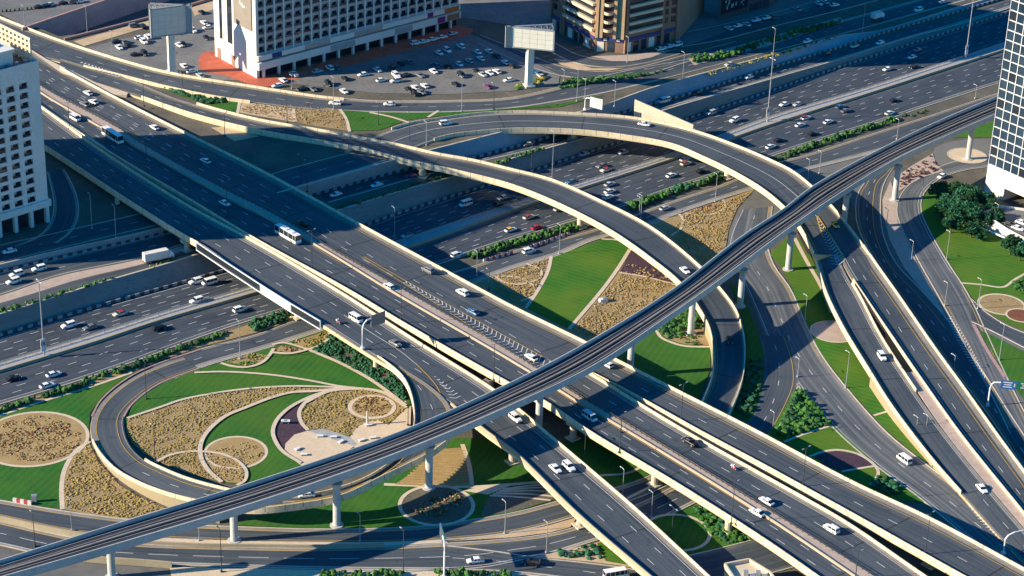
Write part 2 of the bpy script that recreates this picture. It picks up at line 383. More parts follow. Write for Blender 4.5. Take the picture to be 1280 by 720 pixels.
def deck(name, label, group, Lp, Rp, n=70, th=2.1, ph=1.0, pw=.35, marks=(), par=(1, 1), shoulder=(1.6, .5), key=None, asphalt='asphalt_deck', up=1.0, upr=None, skirt=(0, 0), zf=None, fascia='fascia_concrete', cat='flyover'):
    L, R = pair(Lp, Rp, n, zf, up, upr); RB[key or name] = (L, R)
    base = S(*P(L[n//2].lerp(R[n//2], .5)), 0)
    mid = L[n//2].lerp(R[n//2], .5); root = empty(name, (mid.x, mid.y, 0), label, cat, group)
    inv = Matrix.Translation((-mid.x, -mid.y, 0))
    def ch(o): o.parent = root; o.matrix_parent_inverse = inv; return o
    rows = []; fl = MB()
    for i in range(n):
        u = lat(L, R, i); l, r = L[i], R[i]; W = (r - l).length; ins = min(1.6, W*.18)
        rows.append([l - UP*.22, r - UP*.22, r - UP*1.35, r - u*ins - UP*th, l + u*ins - UP*th, l - UP*1.35])
    fl.loft(rows, True, True); lane_uv(ch(fl.build('deck', M[fascia])), L, R, (0, .2, .4, .6, .8, 1))
    a = MB(); a.loft([[at_off(L, R, i, pw*.5), at_off(L, R, i, ('t', .33)), at_off(L, R, i, ('t', .67)), at_off(L, R, i, -pw*.5)] for i in range(n)], False, False)
    rs = ch(a.flat('road_surface', M[asphalt])); lane_uv(rs, L, R, (0, .33, .67, 1))
    for s in (0, 1):
        if shoulder[s] > .2:
            q = MB(); o1, o2 = (pw, pw + shoulder[0]) if s == 0 else (-pw, -pw - shoulder[1])
            q.loft([[at_off(L, R, i, o1) + UP*.05, at_off(L, R, i, o2) + UP*.05] for i in range(n)], False, False)
            ch(q.flat('hard_shoulder', M['pale_shoulder']))
        if par[s]:
            q = MB(); rr = []; r0, r1 = par[s] if isinstance(par[s], tuple) else (0, 1)
            for i in range(int(r0*(n-1)), int(r1*(n-1)) + 1):
                u = lat(L, R, i) * (1 if s == 0 else -1); e = (L if s == 0 else R)[i]
                o_ = e - u*.02
                rr.append([o_ - UP*.85, o_ + UP*ph, o_ + u*(pw*.75) + UP*ph, o_ + u*pw + UP*.02, o_ + u*pw - UP*.3])
            q.loft(rr, True, True); po = ch(q.build('parapet', M['parapet_concrete'])); i0 = int(r0*(n-1)); lane_uv(po, L[i0:i0+len(rr)], R[i0:i0+len(rr)], (0, .1, .2, .3, .4))
        if skirt[s]:
            q = MB(); rr = []; r0, r1 = skirt[s]
            for i in range(int(r0*(n-1)), int(r1*(n-1)) + 1):
                u = lat(L, R, i) * (1 if s == 0 else -1); e = (L if s == 0 else R)[i]
                g = Vector((e.x, e.y, -.1))
                rr.append([e - UP*.45 - u*.05, e - UP*.45 + u*.4, g + u*.4, g - u*.05])
            q.loft(rr, True, True); ch(q.build('retaining_wall', M['fascia_concrete']))
    for mk in marks:
        q = MB(); mark(q, L, R, mk[0], mk[2] if len(mk) > 2 else .2, .075, mk[3] if len(mk) > 3 else None, 0, mk[4] if len(mk) > 4 else (0, 1))
        if q.v: ch(q.flat('lane_marking', M[mk[1]]))
    return root, L, R, ch
def pier(ch, x, y, zb, zt, r=.9, cap=None, rz=0.0, matn='concrete', name='pier', shape='round'):
    p = S(x, y, zb); q = MB()
    if shape == 'round': q.tube([p - UP*.3, Vector((p.x, p.y, zt))], r, 14)
    else: q.box((p.x, p.y, (zb + zt)/2), (r*2, r*1.3, zt - zb + .3), 0, rz)
    if cap:
        q.box((p.x, p.y, zt - .45), (cap, r*2.2, .9), 0, rz)
    q.box((p.x, p.y, zb + .15), (r*3.4, r*3.4, .4), 0, rz)
    return ch(q.build(name, M[matn]))
def near_on(key, x, y):
    L, R = RB[key]; z = L[len(L)//2].z
    for _ in range(4):
        p = S(x, y, z); i = min(range(len(L)), key=lambda q: ((L[q].x+R[q].x)/2 - p.x)**2 + ((L[q].y+R[q].y)/2 - p.y)**2)
        z = (L[i].z + R[i].z) / 2
    j = min(i, len(L)-2); t = (L[j+1]+R[j+1]) - (L[j]+R[j])
    return S(x, y, z), atan2(t.y, t.x)
def wall_sheet(name, label, bot, top, zb, zt, n, matn, thick=.6, coping=None):
    # retaining wall from its foot line up to its top line, with thickness behind and a coping
    B, T = curve(bot, n, zb), curve(top, n * 6, zt); Tn = []; j = 0
    for b in B:
        j = min(range(j, len(T)), key=lambda q: (T[q].x-b.x)**2 + (T[q].y-b.y)**2); Tn.append(T[j].copy())
    q = MB(); rows = []
    for b, t in zip(B, Tn):
        u = Vector((t.x-b.x, t.y-b.y, 0)); u = u.normalized() if u.length > .05 else Vector((-sin(SZA), cos(SZA), 0))
        rows.append([b - UP*.3, t + UP*.25, t + u*thick + UP*.25, t + u*thick - UP*.3, b + u*thick - UP*.3])
    q.loft(rows, True, True); o = q.build(name, M[matn]); tag(o, label, 'wall')
    if coping:
        c = MB(); rows = []
        for b, t in zip(B, Tn):
            u = Vector((t.x-b.x, t.y-b.y, 0)); u = u.normalized() if u.length > .05 else Vector((-sin(SZA), cos(SZA), 0))
            rows.append([t - u*.12 + UP*.255, t - u*.12 + UP*.5, t + u*(thick+.1) + UP*.5, t + u*(thick+.1) + UP*.255])
        c.loft(rows, True, True); c.build('coping', M[coping], o)
    return o, B, Tn

# ---- ground and terraces
g = MB(); K = 12
xs = [-1500 + 3000*i/K for i in range(K+1)]; ys = [-700 + 3200*i/K for i in range(K+1)]
for i in range(K):
    for j in range(K): g.quad((xs[i], ys[j], -.05), (xs[i+1], ys[j], -.05), (xs[i+1], ys[j+1], -.05), (xs[i], ys[j+1], -.05))
tag(g.flat('ground', M['dry_ground']), 'dry brown ground under and around the whole interchange', 'ground', kind='structure')
W1B = [(-140, 459), (0, 419), (125, 382), (207, 359), (270, 341), (352, 317), (455, 282), (500, 266), (605, 233), (670, 212), (740, 189), (855, 150), (960, 115), (1005, 99), (1135, 56), (1195, 37), (1330, -7)]
W1T = [(-140, 434), (0, 394), (112, 359), (212, 330), (270, 312), (350, 288), (430, 262), (500, 240), (570, 221), (631, 202), (690, 185), (740, 171), (830, 139), (880, 124), (960, 101), (1060, 72), (1135, 48), (1193, 33), (1328, -11)]
W2B = [(-140, 377), (0, 340), (75, 322), (215, 289), (300, 268), (395, 243), (500, 214), (588, 198), (684, 172), (750, 150), (815, 130), (870, 115), (960, 86), (1070, 53), (1095, 44), (1200, 14), (1330, -24)]
W2T = [(-140, 368), (0, 332), (75, 314), (215, 282), (300, 256), (377, 233), (480, 204), (545, 187), (620, 168), (690, 150), (750, 134), (815, 111), (960, 71), (1060, 44), (1093, 41), (1198, 10), (1328, -28)]
# lower terrace between the two walls
A, B = pair(W1T, W2B, 70, zT1); mb = MB(); mb.loft([[A[i] + (B[i]-A[i])*q/4 for q in range(5)] for i in range(70)], False, False)
tag(mb.flat('ground', M['dry_ground']), 'lower terrace beyond the long highway, between two retaining walls', 'ground', kind='structure')
# upper terrace
mb = MB(); top = cr(W2T, 70); NV = 26
rows = []
for p in top:
    row = []
    for q in range(NV + 1):
        f = (q / NV) ** 1.4; lim = lerp(p[0], [-140, -60, 0, 78, 190, 335, 336], [-44, -12, 15, 47, 19, -27, -330]); y = p[1] + (min(lim, p[1] - 5) - p[1]) * f; row.append(S(p[0], y, zT2(p[0], y)))
    rows.append(row)
mb.loft(rows, False, False)
tag(mb.flat('ground', M['dry_ground']), 'upper terrace carrying the frontage road, car parks and buildings', 'ground', kind='structure')
wall_sheet('retaining_wall', 'long brown grey retaining wall along the far edge of the wide highway', W1B, W1T, z0, zT1, 90, 'wall_grey', .5, 'kerb_stone')
wall_sheet('retaining_wall', 'blue grey retaining wall between the single lane collector road and the frontage road', W2B, W2T, zT1, zT2, 90, 'wall_blue', .5, 'kerb_stone')

# ---- the wide highway: two carriageways and a fenced median
MEDU = [(-140, 497), (0, 455), (125, 417), (200, 393), (320, 358), (500, 302), (640, 256), (722, 231), (847, 191), (960, 148), (1080, 112), (1252, 56), (1340, 27)]
MEDL = [(-140, 508), (0, 466), (125, 428), (200, 403), (320, 368), (510, 311), (640, 265), (724, 238), (852, 197), (960, 159), (1082, 120), (1252, 65), (1340, 36)]
NE_ = [(-140, 547), (0, 505), (100, 475), (180, 447), (250, 421), (320, 398), (352, 389), (545, 331), (640, 299), (720, 275), (790, 254), (855, 231), (905, 215), (1010, 180), (1100, 152), (1160, 132), (1244, 105), (1340, 75)]
dl = (3.0, 8.0)
road('highway', 'far carriageway of the wide dark highway under the flyovers', 'highway', W1B, MEDU, 90, z0, .02, 'asphalt_highway',
     [(('t', q), 'white_paint', .2, dl) for q in (.27, .42, .57, .72, .86)] + [(.9 + 1.2, 'white_paint', .18), (-.7, 'yellow_paint', .18)], (0, 0), key='far')
road('highway', 'near carriageway of the wide dark highway beside the hedges', 'highway', MEDL, NE_, 90, z0, .02, 'asphalt_highway',
     [(('t', q), 'white_paint', .2, dl) for q in (.22, .4, .58, .76)] + [(-1.6, 'white_paint', .18), (.7, 'yellow_paint', .18)], (0, 1), key='near')
A, B = pair(MEDU, MEDL, 90, z0); mb = MB()
mb.loft([[A[i] - UP*.02, A[i] + UP*.22, B[i] + UP*.22, B[i] - UP*.02] for i in range(90)], True, True)
md = mb.build('median_strip', M['grey_paving']); tag(md, 'raised grey paved median strip between the two highway carriageways', 'median', kind='structure')
mb = MB(); mb.loft([[B[i].lerp(A[i], .02) + UP*.2, B[i].lerp(A[i], .02) + UP*.9, B[i].lerp(A[i], .14) + UP*.9, B[i].lerp(A[i], .2) + UP*.2] for i in range(90)], True, True)
tag(mb.build('barrier', M['parapet_concrete']), 'long white concrete barrier on the near side of the highway median', 'barrier')
mb = MB(); c = cum(A); s = 0
while s < c[-1]:
    p, t = at_len([A[i].lerp(B[i], .12) for i in range(90)], c, s); mb.box(p + UP*.75, (.12, .12, 1.1), 0, atan2(t.y, t.x)); s += 4
for zz in (.7, 1.15): mb.loft([[A[i].lerp(B[i], .11) + UP*zz, A[i].lerp(B[i], .11) + UP*(zz+.09), A[i].lerp(B[i], .15) + UP*(zz+.09), A[i].lerp(B[i], .15) + UP*zz] for i in range(90)], True, True)
tag(mb.build('guard_fence', M['steel']), 'long grey steel fence on the far side of the highway median', 'fence')
# striped crash barriers at the foot of the walls
def block_barrier(label, pts, zf, off):
    q = MB(); Pw = curve(pts, 150, zf); cc = cum(Pw); s = 0; k = 0
    while s < cc[-1]:
        p, t = at_len(Pw, cc, s); n = Vector((t.y, -t.x, 0)).normalized()
        q.box(p + n*off + UP*.5, (1.7, .4, 1.0), k % 2, atan2(t.y, t.x)); s += 1.75; k += 1
    tag(q.build('crash_barrier', [M['dark_steel'], M['wall_blue']]), label, 'barrier')
block_barrier('dark and grey segmented crash barrier below the brown grey highway wall', W1B, z0, .7)
block_barrier('dark and grey segmented crash barrier below the blue grey terrace wall', W2B, zT1, .7)

# ---- frontage strips on the lower terrace
road('collector_road', 'single carriageway collector road on the lower terrace right of the curved flyovers', 'road',
     [(395, 243.5), (500, 215.5), (588, 200), (684, 174), (750, 152), (815, 132.5), (870, 117.5), (960, 89), (1070, 56), (1095, 47), (1200, 18), (1330, -20)],
     [(400, 256), (470, 236), (545, 215), (600, 202), (690, 181), (760, 160), (825, 136), (880, 121), (960, 98), (1060, 69), (1140, 44.5), (1195, 29), (1330, -14)], 60, zT1, .03, 'asphalt', [(('t', .5), 'white_paint', .2, dl), (-.5, 'white_paint', .15)], (0, 1), key='coll')
road('collector_road', 'collector road on the lower terrace beside the left tower, left of the flyovers', 'road',
     [(-140, 379), (0, 342), (75, 324), (215, 291), (300, 270)], [(-140, 404), (0, 368), (72, 344), (180, 321), (225, 306), (320, 280)], 30, zT1, .03, 'asphalt', [(('t', .55), 'white_paint', .2, dl), (.8, 'white_paint', .15)], (1, 1), key='coll2')
road('pavement', 'mauve paved strip between the collector road and the highway wall', 'pavement',
     [(-140, 406), (0, 370), (72, 346), (180, 323), (225, 308), (320, 282)], [(-140, 418), (0, 380), (100, 349), (190, 327), (250, 306), (320, 289)], 30, zT1, .08, 'pink_paver', [], (0, 0), key='pv')
road('asphalt_strip', 'narrow dark asphalt strip on the lower terrace above the highway wall', 'road',
     [(-140, 417), (0, 379), (100, 350), (190, 328), (250, 309)], [(-140, 427), (0, 389), (95, 360), (160, 341), (215, 325)], 30, zT1, .10, 'asphalt', [], (0, 0), key='sl')  # dark asphalt strip laid along the mauve paving
# frontage road on the upper terrace, right
road('frontage_road', 'frontage road on the upper terrace below the billboard and the beige building', 'road',
     [(380, 118.5), (430, 123.5), (470, 126), (560, 126), (640, 122), (700, 109), (760, 94), (830, 80), (900, 67), (960, 52), (1060, 24), (1200, -14), (1330, -50)],
     [(380, 135), (430, 138.5), (470, 140), (560, 140), (640, 135), (700, 126), (760, 115), (830, 98), (900, 80), (960, 65), (1060, 40), (1090, 32), (1200, 2), (1330, -34)], 60, zT2, .06, 'asphalt', [(('t', .5), 'white_paint', .2, dl), (-.6, 'white_paint', .16), (.6, 'yellow_paint', .16)], (1, 1), shoulder=(2.0, .8), key='front')
road('boulevard', 'upper boulevard running past the dark building at the top', 'road',
     [(830, 46), (890, 34), (960, 18), (1040, -4), (1140, -32)], [(840, 60), (900, 50), (970, 32), (1060, 10), (1160, -18)], 30, zT2, .06, 'asphalt', [(('t', .5), 'white_paint', .2, dl)], (1, 1), key='boul')
# left: roads by the left tower on the terrace
road('slip_road', 'upper slip road passing the foot of the left tower', 'road',
     [(-140, 345), (0, 307), (60, 294), (130, 278), (200, 262), (260, 248)], [(-140, 362), (0, 328), (75, 310), (205, 279), (280, 262)], 30, zT2, .06, 'asphalt', [(('t', .5), 'white_paint', .2, dl)], (1, 1), key='slip')
road('slip_road', 'dark curved road bending round behind the left tower under the flyover', 'road',
     [(20, 308), (48, 296), (62, 282), (68, 262), (66, 240), (60, 215)], [(70, 304), (88, 290), (97, 270), (95, 245), (84, 220), (70, 200)], 30, zT2, .09, 'asphalt', [], (1, 1), shoulder=(.8, .8), key='curl')

# ---- near service road and the loop at grade
SVU = [(190, 458.5), (250, 437.5), (320, 419.5), (370, 401), (430, 383), (545, 347), (600, 331), (650, 312), (740, 289), (800, 267), (860, 246), (900, 233), (960, 207), (1010, 194), (1100, 165), (1160, 146), (1244, 118), (1340, 88)]
SVL = [(190, 485), (250, 460), (320, 439), (357, 428), (407, 412), (480, 390), (590, 354), (640, 336), (700, 318), (740, 301), (800, 285), (850, 266), (900, 249), (945, 235), (1000, 215), (1050, 202), (1110, 186), (1170, 166), (1244, 142), (1340, 111)]
road('service_road', 'service road along the near side of the highway under the flyovers', 'road', SVU, SVL, 80, z0, .03, 'asphalt',
     [(('t', .45), 'white_paint', .2, dl), (-.9, 'white_paint', .18), (.8, 'yellow_paint', .16, None, (.35, 1))], (1, 1), shoulder=(.6, 2.4), key='serv')
# ------------------------------------------------------------------ elevated roads
def zz(pts, xs, zs): return [(p[0], p[1], lerp(p[0], xs, zs)) for p in pts]
ZC = ([60, 250, 400, 560, 700, 900, 1280], [11.5, 11.0, 10, 8.6, 7.6, 7.0, 6.5])
LBL = 'elevated roads of the interchange'
# C: from the split on the far side down to the lower right corner, and B (with the pink median), upper and lower runs
NEC = [(20, 47), (57, 72), (140, 118), (225, 161), (320, 208), (382, 241), (445, 276), (545, 330), (597, 358), (640, 381), (732, 426), (767, 445), (850, 488), (950, 539), (1065, 600), (1167, 648), (1280, 709), (1360, 752)]
SWB = [(20, 108), (57, 136), (132, 186), (240, 250), (320, 298), (435, 361), (505, 403), (637, 478), (680, 500), (740, 540), (852, 607), (960, 676), (1022, 719), (1090, 766)]
PUP = [(20, 85), (55, 110), (152, 162), (175, 178), (295, 244), (320, 256), (375, 286), (410, 309), (500, 360), (640, 441), (702, 481), (722, 494), (800, 540), (960, 637), (1095, 721), (1160, 762)]
PLO = [(20, 94), (55, 119), (145, 170), (175, 187), (295, 254), (320, 266), (402, 311), (492, 366), (635, 449), (700, 489), (722, 503), (787, 541), (960, 648), (1067, 720), (1135, 766)]
def zC(p): return lerp(p[0], *ZC)
NC3 = [(p[0], p[1], zC(p)) for p in NEC]; SW3 = [(p[0], p[1], zC(p)) for p in SWB]; PU3 = [(p[0], p[1], zC(p)) for p in PUP]; PL3 = [(p[0], p[1], zC(p)) for p in PLO]
# gap between the C deck and B2 deck begins near the viaduct: P2 (far edge of B) and P3 (near edge of C)
P2T = [(728, 459), (760, 478), (787, 495), (855, 536), (960, 595), (1010, 623), (1060, 652), (1158, 719), (1230, 766)]
P3T = [(728, 459), (760, 475), (800, 496), (872, 536), (960, 583), (1020, 616), (1060, 638), (1160, 694), (1205, 719), (1290, 764)]
P2 = [(p[0], p[1], zC(p)) for p in P2T]; P3 = [(p[0], p[1], zC(p)) for p in P3T]
upper_B1 = [p for p in PL3 if p[0] <= 760]
rootB, LB, RB_, chB = deck('flyover', 'main flyover with buses and a pink median, from upper left to the viaduct', LBL, PU3, SW3, 110, up=.2, upr=1.0, par=(0, 1), shoulder=(.3, .5),
     marks=[(('t', .42), 'white_paint', .22, D), (('t', .70), 'white_paint', .22, D), (3.4, 'yellow_paint', .18), (-1.0, 'yellow_paint', .18)], key='B1')
# pink median strip with its railing
A, B = pair(PU3, PL3, 110, None, .3); mb = MB()
mb.loft([[A[i] + UP*.0, A[i] + UP*.32, B[i] + UP*.32, B[i] + UP*.0] for i in range(110)], True, True); chB(mb.build('median_strip', M['pink_paver']))
mb = MB(); PA = [A[i].lerp(B[i], .12) for i in range(110)]; c = cum(PA); s = 0
while s < c[-1]:
    p, t = at_len(PA, c, s); mb.box(p + UP*.8, (.14, .14, 1.0), 0, atan2(t.y, t.x)); s += 2.2
for q in (.75, 1.2): mb.loft([[PA[i] + UP*q, PA[i] + UP*(q+.1), PA[i] + lat(A, B, i)*.1 + UP*(q+.1), PA[i] + lat(A, B, i)*.1 + UP*q] for i in range(110)], True, True)
chB(mb.build('railing', M['dark_steel']))
mb = MB(); mb.loft([[B[i] + lat(A, B, i)*-.3 + UP*.32, B[i] + lat(A, B, i)*-.3 + UP*.75, B[i] - lat(A, B, i)*.02 + UP*.75, B[i] + UP*.32] for i in range(110)], True, True); chB(mb.build('parapet', M['parapet_concrete']))
# far half: B2 + C up to the split, then B2 alone and C alone
spl = 770
f1 = [p for p in NC3 if p[0] <= 767]; f2 = [p for p in PU3 if p[0] <= 722]
rootC, LC, RC, chC = deck('flyover', 'far half of the main flyover with chevron markings, from upper left to the viaduct', LBL, f1, f2, 90, upr=.2, par=((.08, 1), 0), shoulder=(1.9, .2),
     marks=[(-3.9, 'white_paint', .22, D), (-7.4, 'white_paint', .22, D), (('t', .62), 'white_paint', .22, D, (0, .42)), (('t', .36), 'white_paint', .22, D, (0, .45)), (2.8, 'yellow_paint', .18), (6.2, 'white_paint', .22, D, (.4, 1)), (-.9, 'yellow_paint', .18)], key='C')
n2 = [(767, 446, zC((767, 0)))] + [p for p in NC3 if p[0] > 767]
rootC2, LC2, RC2, chC2 = deck('flyover', 'narrower flyover along the far edge, from the viaduct to the lower right corner', LBL, n2, P3, 80, shoulder=(1.8, .6),
     marks=[(('t', .56), 'white_paint', .22, D), (2.9, 'yellow_paint', .18), (-1.3, 'yellow_paint', .18)], key='C2')
m2 = [(690, 473, zC((690, 0)))] + [p for p in PU3 if p[0] > 700]
rootB2, LB2, RB2, chB2 = deck('flyover', 'flyover carrying the black pickup and white cars, from the viaduct to the bottom edge', LBL, P2, m2, 80, upr=.2, par=(1, 0), shoulder=(1.2, .2),
     marks=[(('t', .52), 'white_paint', .22, D), (1.9, 'white_paint', .18), (-.8, 'yellow_paint', .18)], key='B2')
# chevron hatching between B2 and C before the split
ca = [S(x, y, zC((x, 0))) for x, y in ((455, 321), (500, 347), (560, 381), (620, 414), (680, 447), (720, 468))]
cb = [S(x, y, zC((x, 0))) for x, y in ((452, 322), (496, 349), (553, 385), (606, 420), (660, 455), (700, 482))]
ca, cb = wcurve(ca, 30), wcurve(cb, 30); q = MB(); chevrons(q, ca[6:], cb[6:], 40, .3, .09); chC(q.flat('lane_marking', M['white_paint']))
for pp in (ca, cb):
    q = MB(); strip(q, pp, .22, .09); chC(q.flat('lane_marking', M['yellow_paint']))
# A: the near left carriageway with the exit onto the loop
ZA = ([60, 265, 370, 480, 600, 760, 880], [11.5, 10.6, 9.6, 8.6, 7.6, 6.6, 6.0])
def zA(x): return lerp(x, *ZA)
NEA = [(20, 110), (60, 138), (132, 190), (240, 258), (320, 301), (420, 360), (520, 424), (617, 485), (647, 508), (685, 540), (795, 634), (887, 719), (945, 772)]
SWA = [(20, 160), (60, 184), (147, 241), (172, 257), (232, 294), (250, 304), (320, 352), (402, 401), (430, 419), (468, 443)]
SWA2 = [(563, 503), (585, 520), (612, 541), (642, 563), (722, 641), (815, 721), (870, 768)]
a3 = [(x, y, zA(x)) for x, y in NEA]
sw_all = SWA + [(520, 474)] + SWA2
rootA, LA, RA, chA = deck('flyover', 'near flyover with the curved exit ramp, from beside the left tower to the bottom edge', LBL, a3, [(x, y, zA(x)) for x, y in sw_all], 110,
     par=(1, (0, .40)), shoulder=(1.4, .5), marks=[(('t', .36), 'white_paint', .22, D), (('t', .68), 'white_paint', .22, D), (2.3, 'white_paint', .18), (-1.2, 'white_paint', .18)], key='A')
# parapet of A after the exit
ed = [S(x, y, zA(x) + 1.0) - UP for x, y in SWA2]; ed = wcurve(ed, 50)
def par_along(pts, ch, side, h=1.0, w=.35, matn='parapet_concrete', drop=.5):
    mb = MB(); rr = []
    for i, p in enumerate(pts):
        t = pts[min(i+1, len(pts)-1)] - pts[max(i-1, 0)]; t.z = 0; n = Vector((-t.y, t.x, 0)).normalized() * side
        rr.append([p - UP*drop, p + UP*h, p + n*w*.75 + UP*h, p + n*w + UP*.02, p + n*w - UP*.3])
    mb.loft(rr, True, True); return ch(mb.build('parapet', M[matn]))
par_along(ed, chA, 1)
# exit ramp / loop: inner (garden) edge and outer edge, from the flyover down to the service road
LIN = [(452, 433, 8.7), (480, 450, 8.6), (505, 473, 8.5), (516, 502, 8.4), (516, 535, 8.3), (500, 565, 8.1), (465, 592, 7.8), (420, 610, 7.4), (370, 619, 6.8), (320, 617, 6.1), (275, 608, 5.4), (235, 597, 4.6), (205, 585, 3.7), (180, 572, 2.7), (163, 555, 1.7), (156, 538, 1.0), (155, 521, .4), (163, 508, .12), (182, 491, .1), (205, 477, .1), (250, 460, .1)]
LOUT = [(505, 458, 8.5), (540, 481, 8.4), (562, 503, 8.3), (569, 530, 8.3), (556, 553, 8.2), (535, 567, 8.0), (480, 594, 7.7), (427, 619, 7.3), (370, 630, 6.7), (320, 635, 6.1), (275, 631, 5.4), (245, 625, 4.7), (213, 617, 4.0), (175, 603, 3.0), (142, 584, 2.0), (121, 560, 1.3), (113, 540, .7), (115, 520, .25), (126, 501, .1), (144, 484, .1), (168, 468, .1), (200, 454, .1), (250, 437.5, .1)]
rootL, LL, RL, chL = deck('loop_ramp', 'loop ramp curving from the near flyover round the round garden to ground level', LBL, LIN, LOUT, 120, up=.6, th=2.0, ph=.8, par=((.04, .74), (.2, .80)), shoulder=(.3, 1.2),
     marks=[(('t', .5), 'white_paint', .2, D, (.1, .75)), (2.0, 'yellow_paint', .18), (-1.7, 'yellow_paint', .18)], skirt=((.575, .80), (.575, .84)), key='loop', fascia='parapet_concrete', cat='ramp')
for s_, pts_ in (('i', LIN), ('o', LOUT)):
    w_ = wcurve([S(x, y, z) for x, y, z in pts_ if x < 260 and y < 560 and z < .5], 40); q = MB()
    us = []
    for i in range(40):
        t = w_[min(i+1, 39)] - w_[max(i-1, 0)]; us.append(Vector((-t.y, t.x, 0)).normalized())
    kerb(q, [p - u*.2 for p, u in zip(w_, us)], us, .5, .16); chL(q.build('kerb', M['kerb_pink']))
# exit markings on A: yellow edge and chevrons at the nose
q = MB(); strip(q, wcurve([S(x, y, zA(x)) for x, y in ((520, 455), (535, 470), (547, 485), (553, 500), (555, 513))], 20), .25, .09); chA(q.flat('lane_marking', M['yellow_paint']))
q = MB(); chevrons(q, wcurve([S(x, y, zA(x)) for x, y in ((541, 469), (555, 485), (563, 499))], 20), wcurve([S(x, y, zA(x)) for x, y in ((542, 469), (562, 483), (578, 497))], 20), 8, .3, .09, 0, .9); chA(q.flat('lane_marking', M['white_paint']))
q = MB(); strip(q, wcurve([S(x, y, zA(x)) for x, y in ((430, 394), (467, 418), (500, 439), (521, 456))], 20), .22, .09); chA(q.flat('lane_marking', M['white_paint']))
wedge_pts = [(705, 463), (728, 458), (770, 480), (806, 499), (800, 500.5), (770, 485), (728, 463), (709, 467)]
# R1: road along the far edge
R1F = [(-60, -6), (0, 20), (75, 49), (160, 76), (215, 90), (320, 107), (400, 119), (430, 122)]
R1N = [(-60, 40), (0, 58), (75, 75), (150, 93), (210, 108), (275, 121), (320, 127), (400, 136), (430, 138)]
zr1 = lambda p: zT2(*p) + lerp(p[0], [300, 430], [.5, .08])
rootR1, LR1, RR1, chR1 = deck('frontage_ramp', 'ramp road sweeping along the hotel car park from the upper left corner', LBL, [(x, y, zr1((x, y))) for x, y in R1F], [(x, y, zr1((x, y))) for x, y in R1N], 70,
     par=(1, (.42, .8)), shoulder=(1.6, .6), marks=[(('t', .5), 'white_paint', .2, D), (2.2, 'yellow_paint', .16), (-1.2, 'white_paint', .18)], key='R1', upr=.8, th=.8, cat='ramp')
# R2: curved flyover over the highway down to the near side
R2F = [(75, 70, 11.3), (110, 80, 11.3), (165, 97, 11.3), (225, 121, 11.5), (320, 147, 11.6), (395, 160, 11.5), (460, 172, 11.3), (502, 180, 11.1), (545, 190, 10.7), (590, 198, 10.2), (640, 210, 9.6), (690, 223, 8.9), (752, 250, 8.0), (815, 283, 7.0), (875, 331, 5.8), (900, 358, 5.0), (921, 387, 4.2), (931, 422, 3.2), (929, 470, 2.0), (911, 517, 1.0), (890, 545, .6)]
R2N = [(75, 92, 11.3), (110, 100, 11.3), (160, 114, 11.3), (240, 141, 11.5), (320, 161, 11.6), (395, 174, 11.5), (460, 186, 11.3), (500, 197, 11.1), (570, 212, 10.5), (640, 230, 9.7), (702, 255, 8.8), (765, 288, 7.8), (815, 323, 6.9), (850, 352, 6.1), (872, 381, 5.2), (886, 407, 4.4), (891, 432, 3.6), (890, 465, 2.7), (877, 500, 1.6), (862, 528, .8)]
rootR2, LR2, RR2, chR2 = deck('flyover', 'curved flyover sweeping from upper left over the highway and down past the viaduct', LBL, R2F, R2N, 110, par=((.17, 1), (.12, 1)), shoulder=(1.7, .6),
     marks=[(('t', .52), 'white_paint', .2, D, (0, .35)), (2.6, 'yellow_paint', .16), (-1.4, 'yellow_paint', .16)], skirt=((.9, 1), (.86, 1)), key='R2')
# R3: the upper curved flyover down to the right, splitting in two
R3F = [(430, 186, 10.8), (470, 166, 10.8), (510, 153, 10.9), (545, 147, 11), (590, 141, 11.1), (640, 138, 11.2), (715, 140, 11.2), (795, 146, 11), (865, 161, 10.7), (922, 181, 10.2), (960, 197, 9.8), (992, 213, 9.4), (1017, 233, 8.9), (1042, 258, 8.3), (1065, 286, 7.6), (1085, 312, 7.0), (1120, 362, 5.9), (1172, 437, 4.4), (1205, 482, 3.5), (1247, 541, 2.6), (1280, 586, 2.0), (1330, 655, 1.4)]
R3N = [(490, 196, 10.8), (520, 181, 10.9), (560, 168, 11), (600, 163, 11.1), (640, 160, 11.2), (715, 161, 11.2), (780, 168, 11), (840, 179, 10.7), (877, 194, 10.4), (922, 216, 10), (960, 240, 9.5), (990, 268, 8.9), (1003, 287, 8.5), (1015, 310, 7.9), (1030, 345, 7.1), (1042, 372, 6.5)]
R3M = [(1042, 372, 6.5)]
# upper trunk ends where the two lower carriageways part
R3N_full = R3N + [(1062, 352, 6.2)]
tr_f = [p for p in R3F if p[0] <= 1066] + [(1087, 316, 7.06)]
tr_n = [p for p in R3N if p[1] <= 312] + [(1027, 337, 7.35)]
rootR3, LR3, RR3, chR3 = deck('flyover', 'upper curved flyover from the frontage road over the highway to the right side', LBL, tr_f, tr_n, 90, par=((.1, 1), (.12, 1)), shoulder=(1.7, .7),
     marks=[(('t', .48), 'white_paint', .24), (2.6, 'yellow_paint', .16, None, (.7, 1)), (-1.6, 'yellow_paint', .16, None, (.6, 1))], key='R3')
ra_l = [(1080, 305, 7.25), (1100, 334, 6.5), (1120, 362, 5.9), (1172, 437, 4.4), (1205, 482, 3.5), (1247, 541, 2.6), (1280, 586, 2.0), (1330, 655, 1.4)]
ra_r = [(1047, 314, 7.4), (1062, 341, 6.6), (1080, 368, 5.9), (1110, 412, 5.0), (1145, 463, 4.0), (1202, 543, 2.7), (1280, 640, 1.5), (1330, 702, 1.2)]
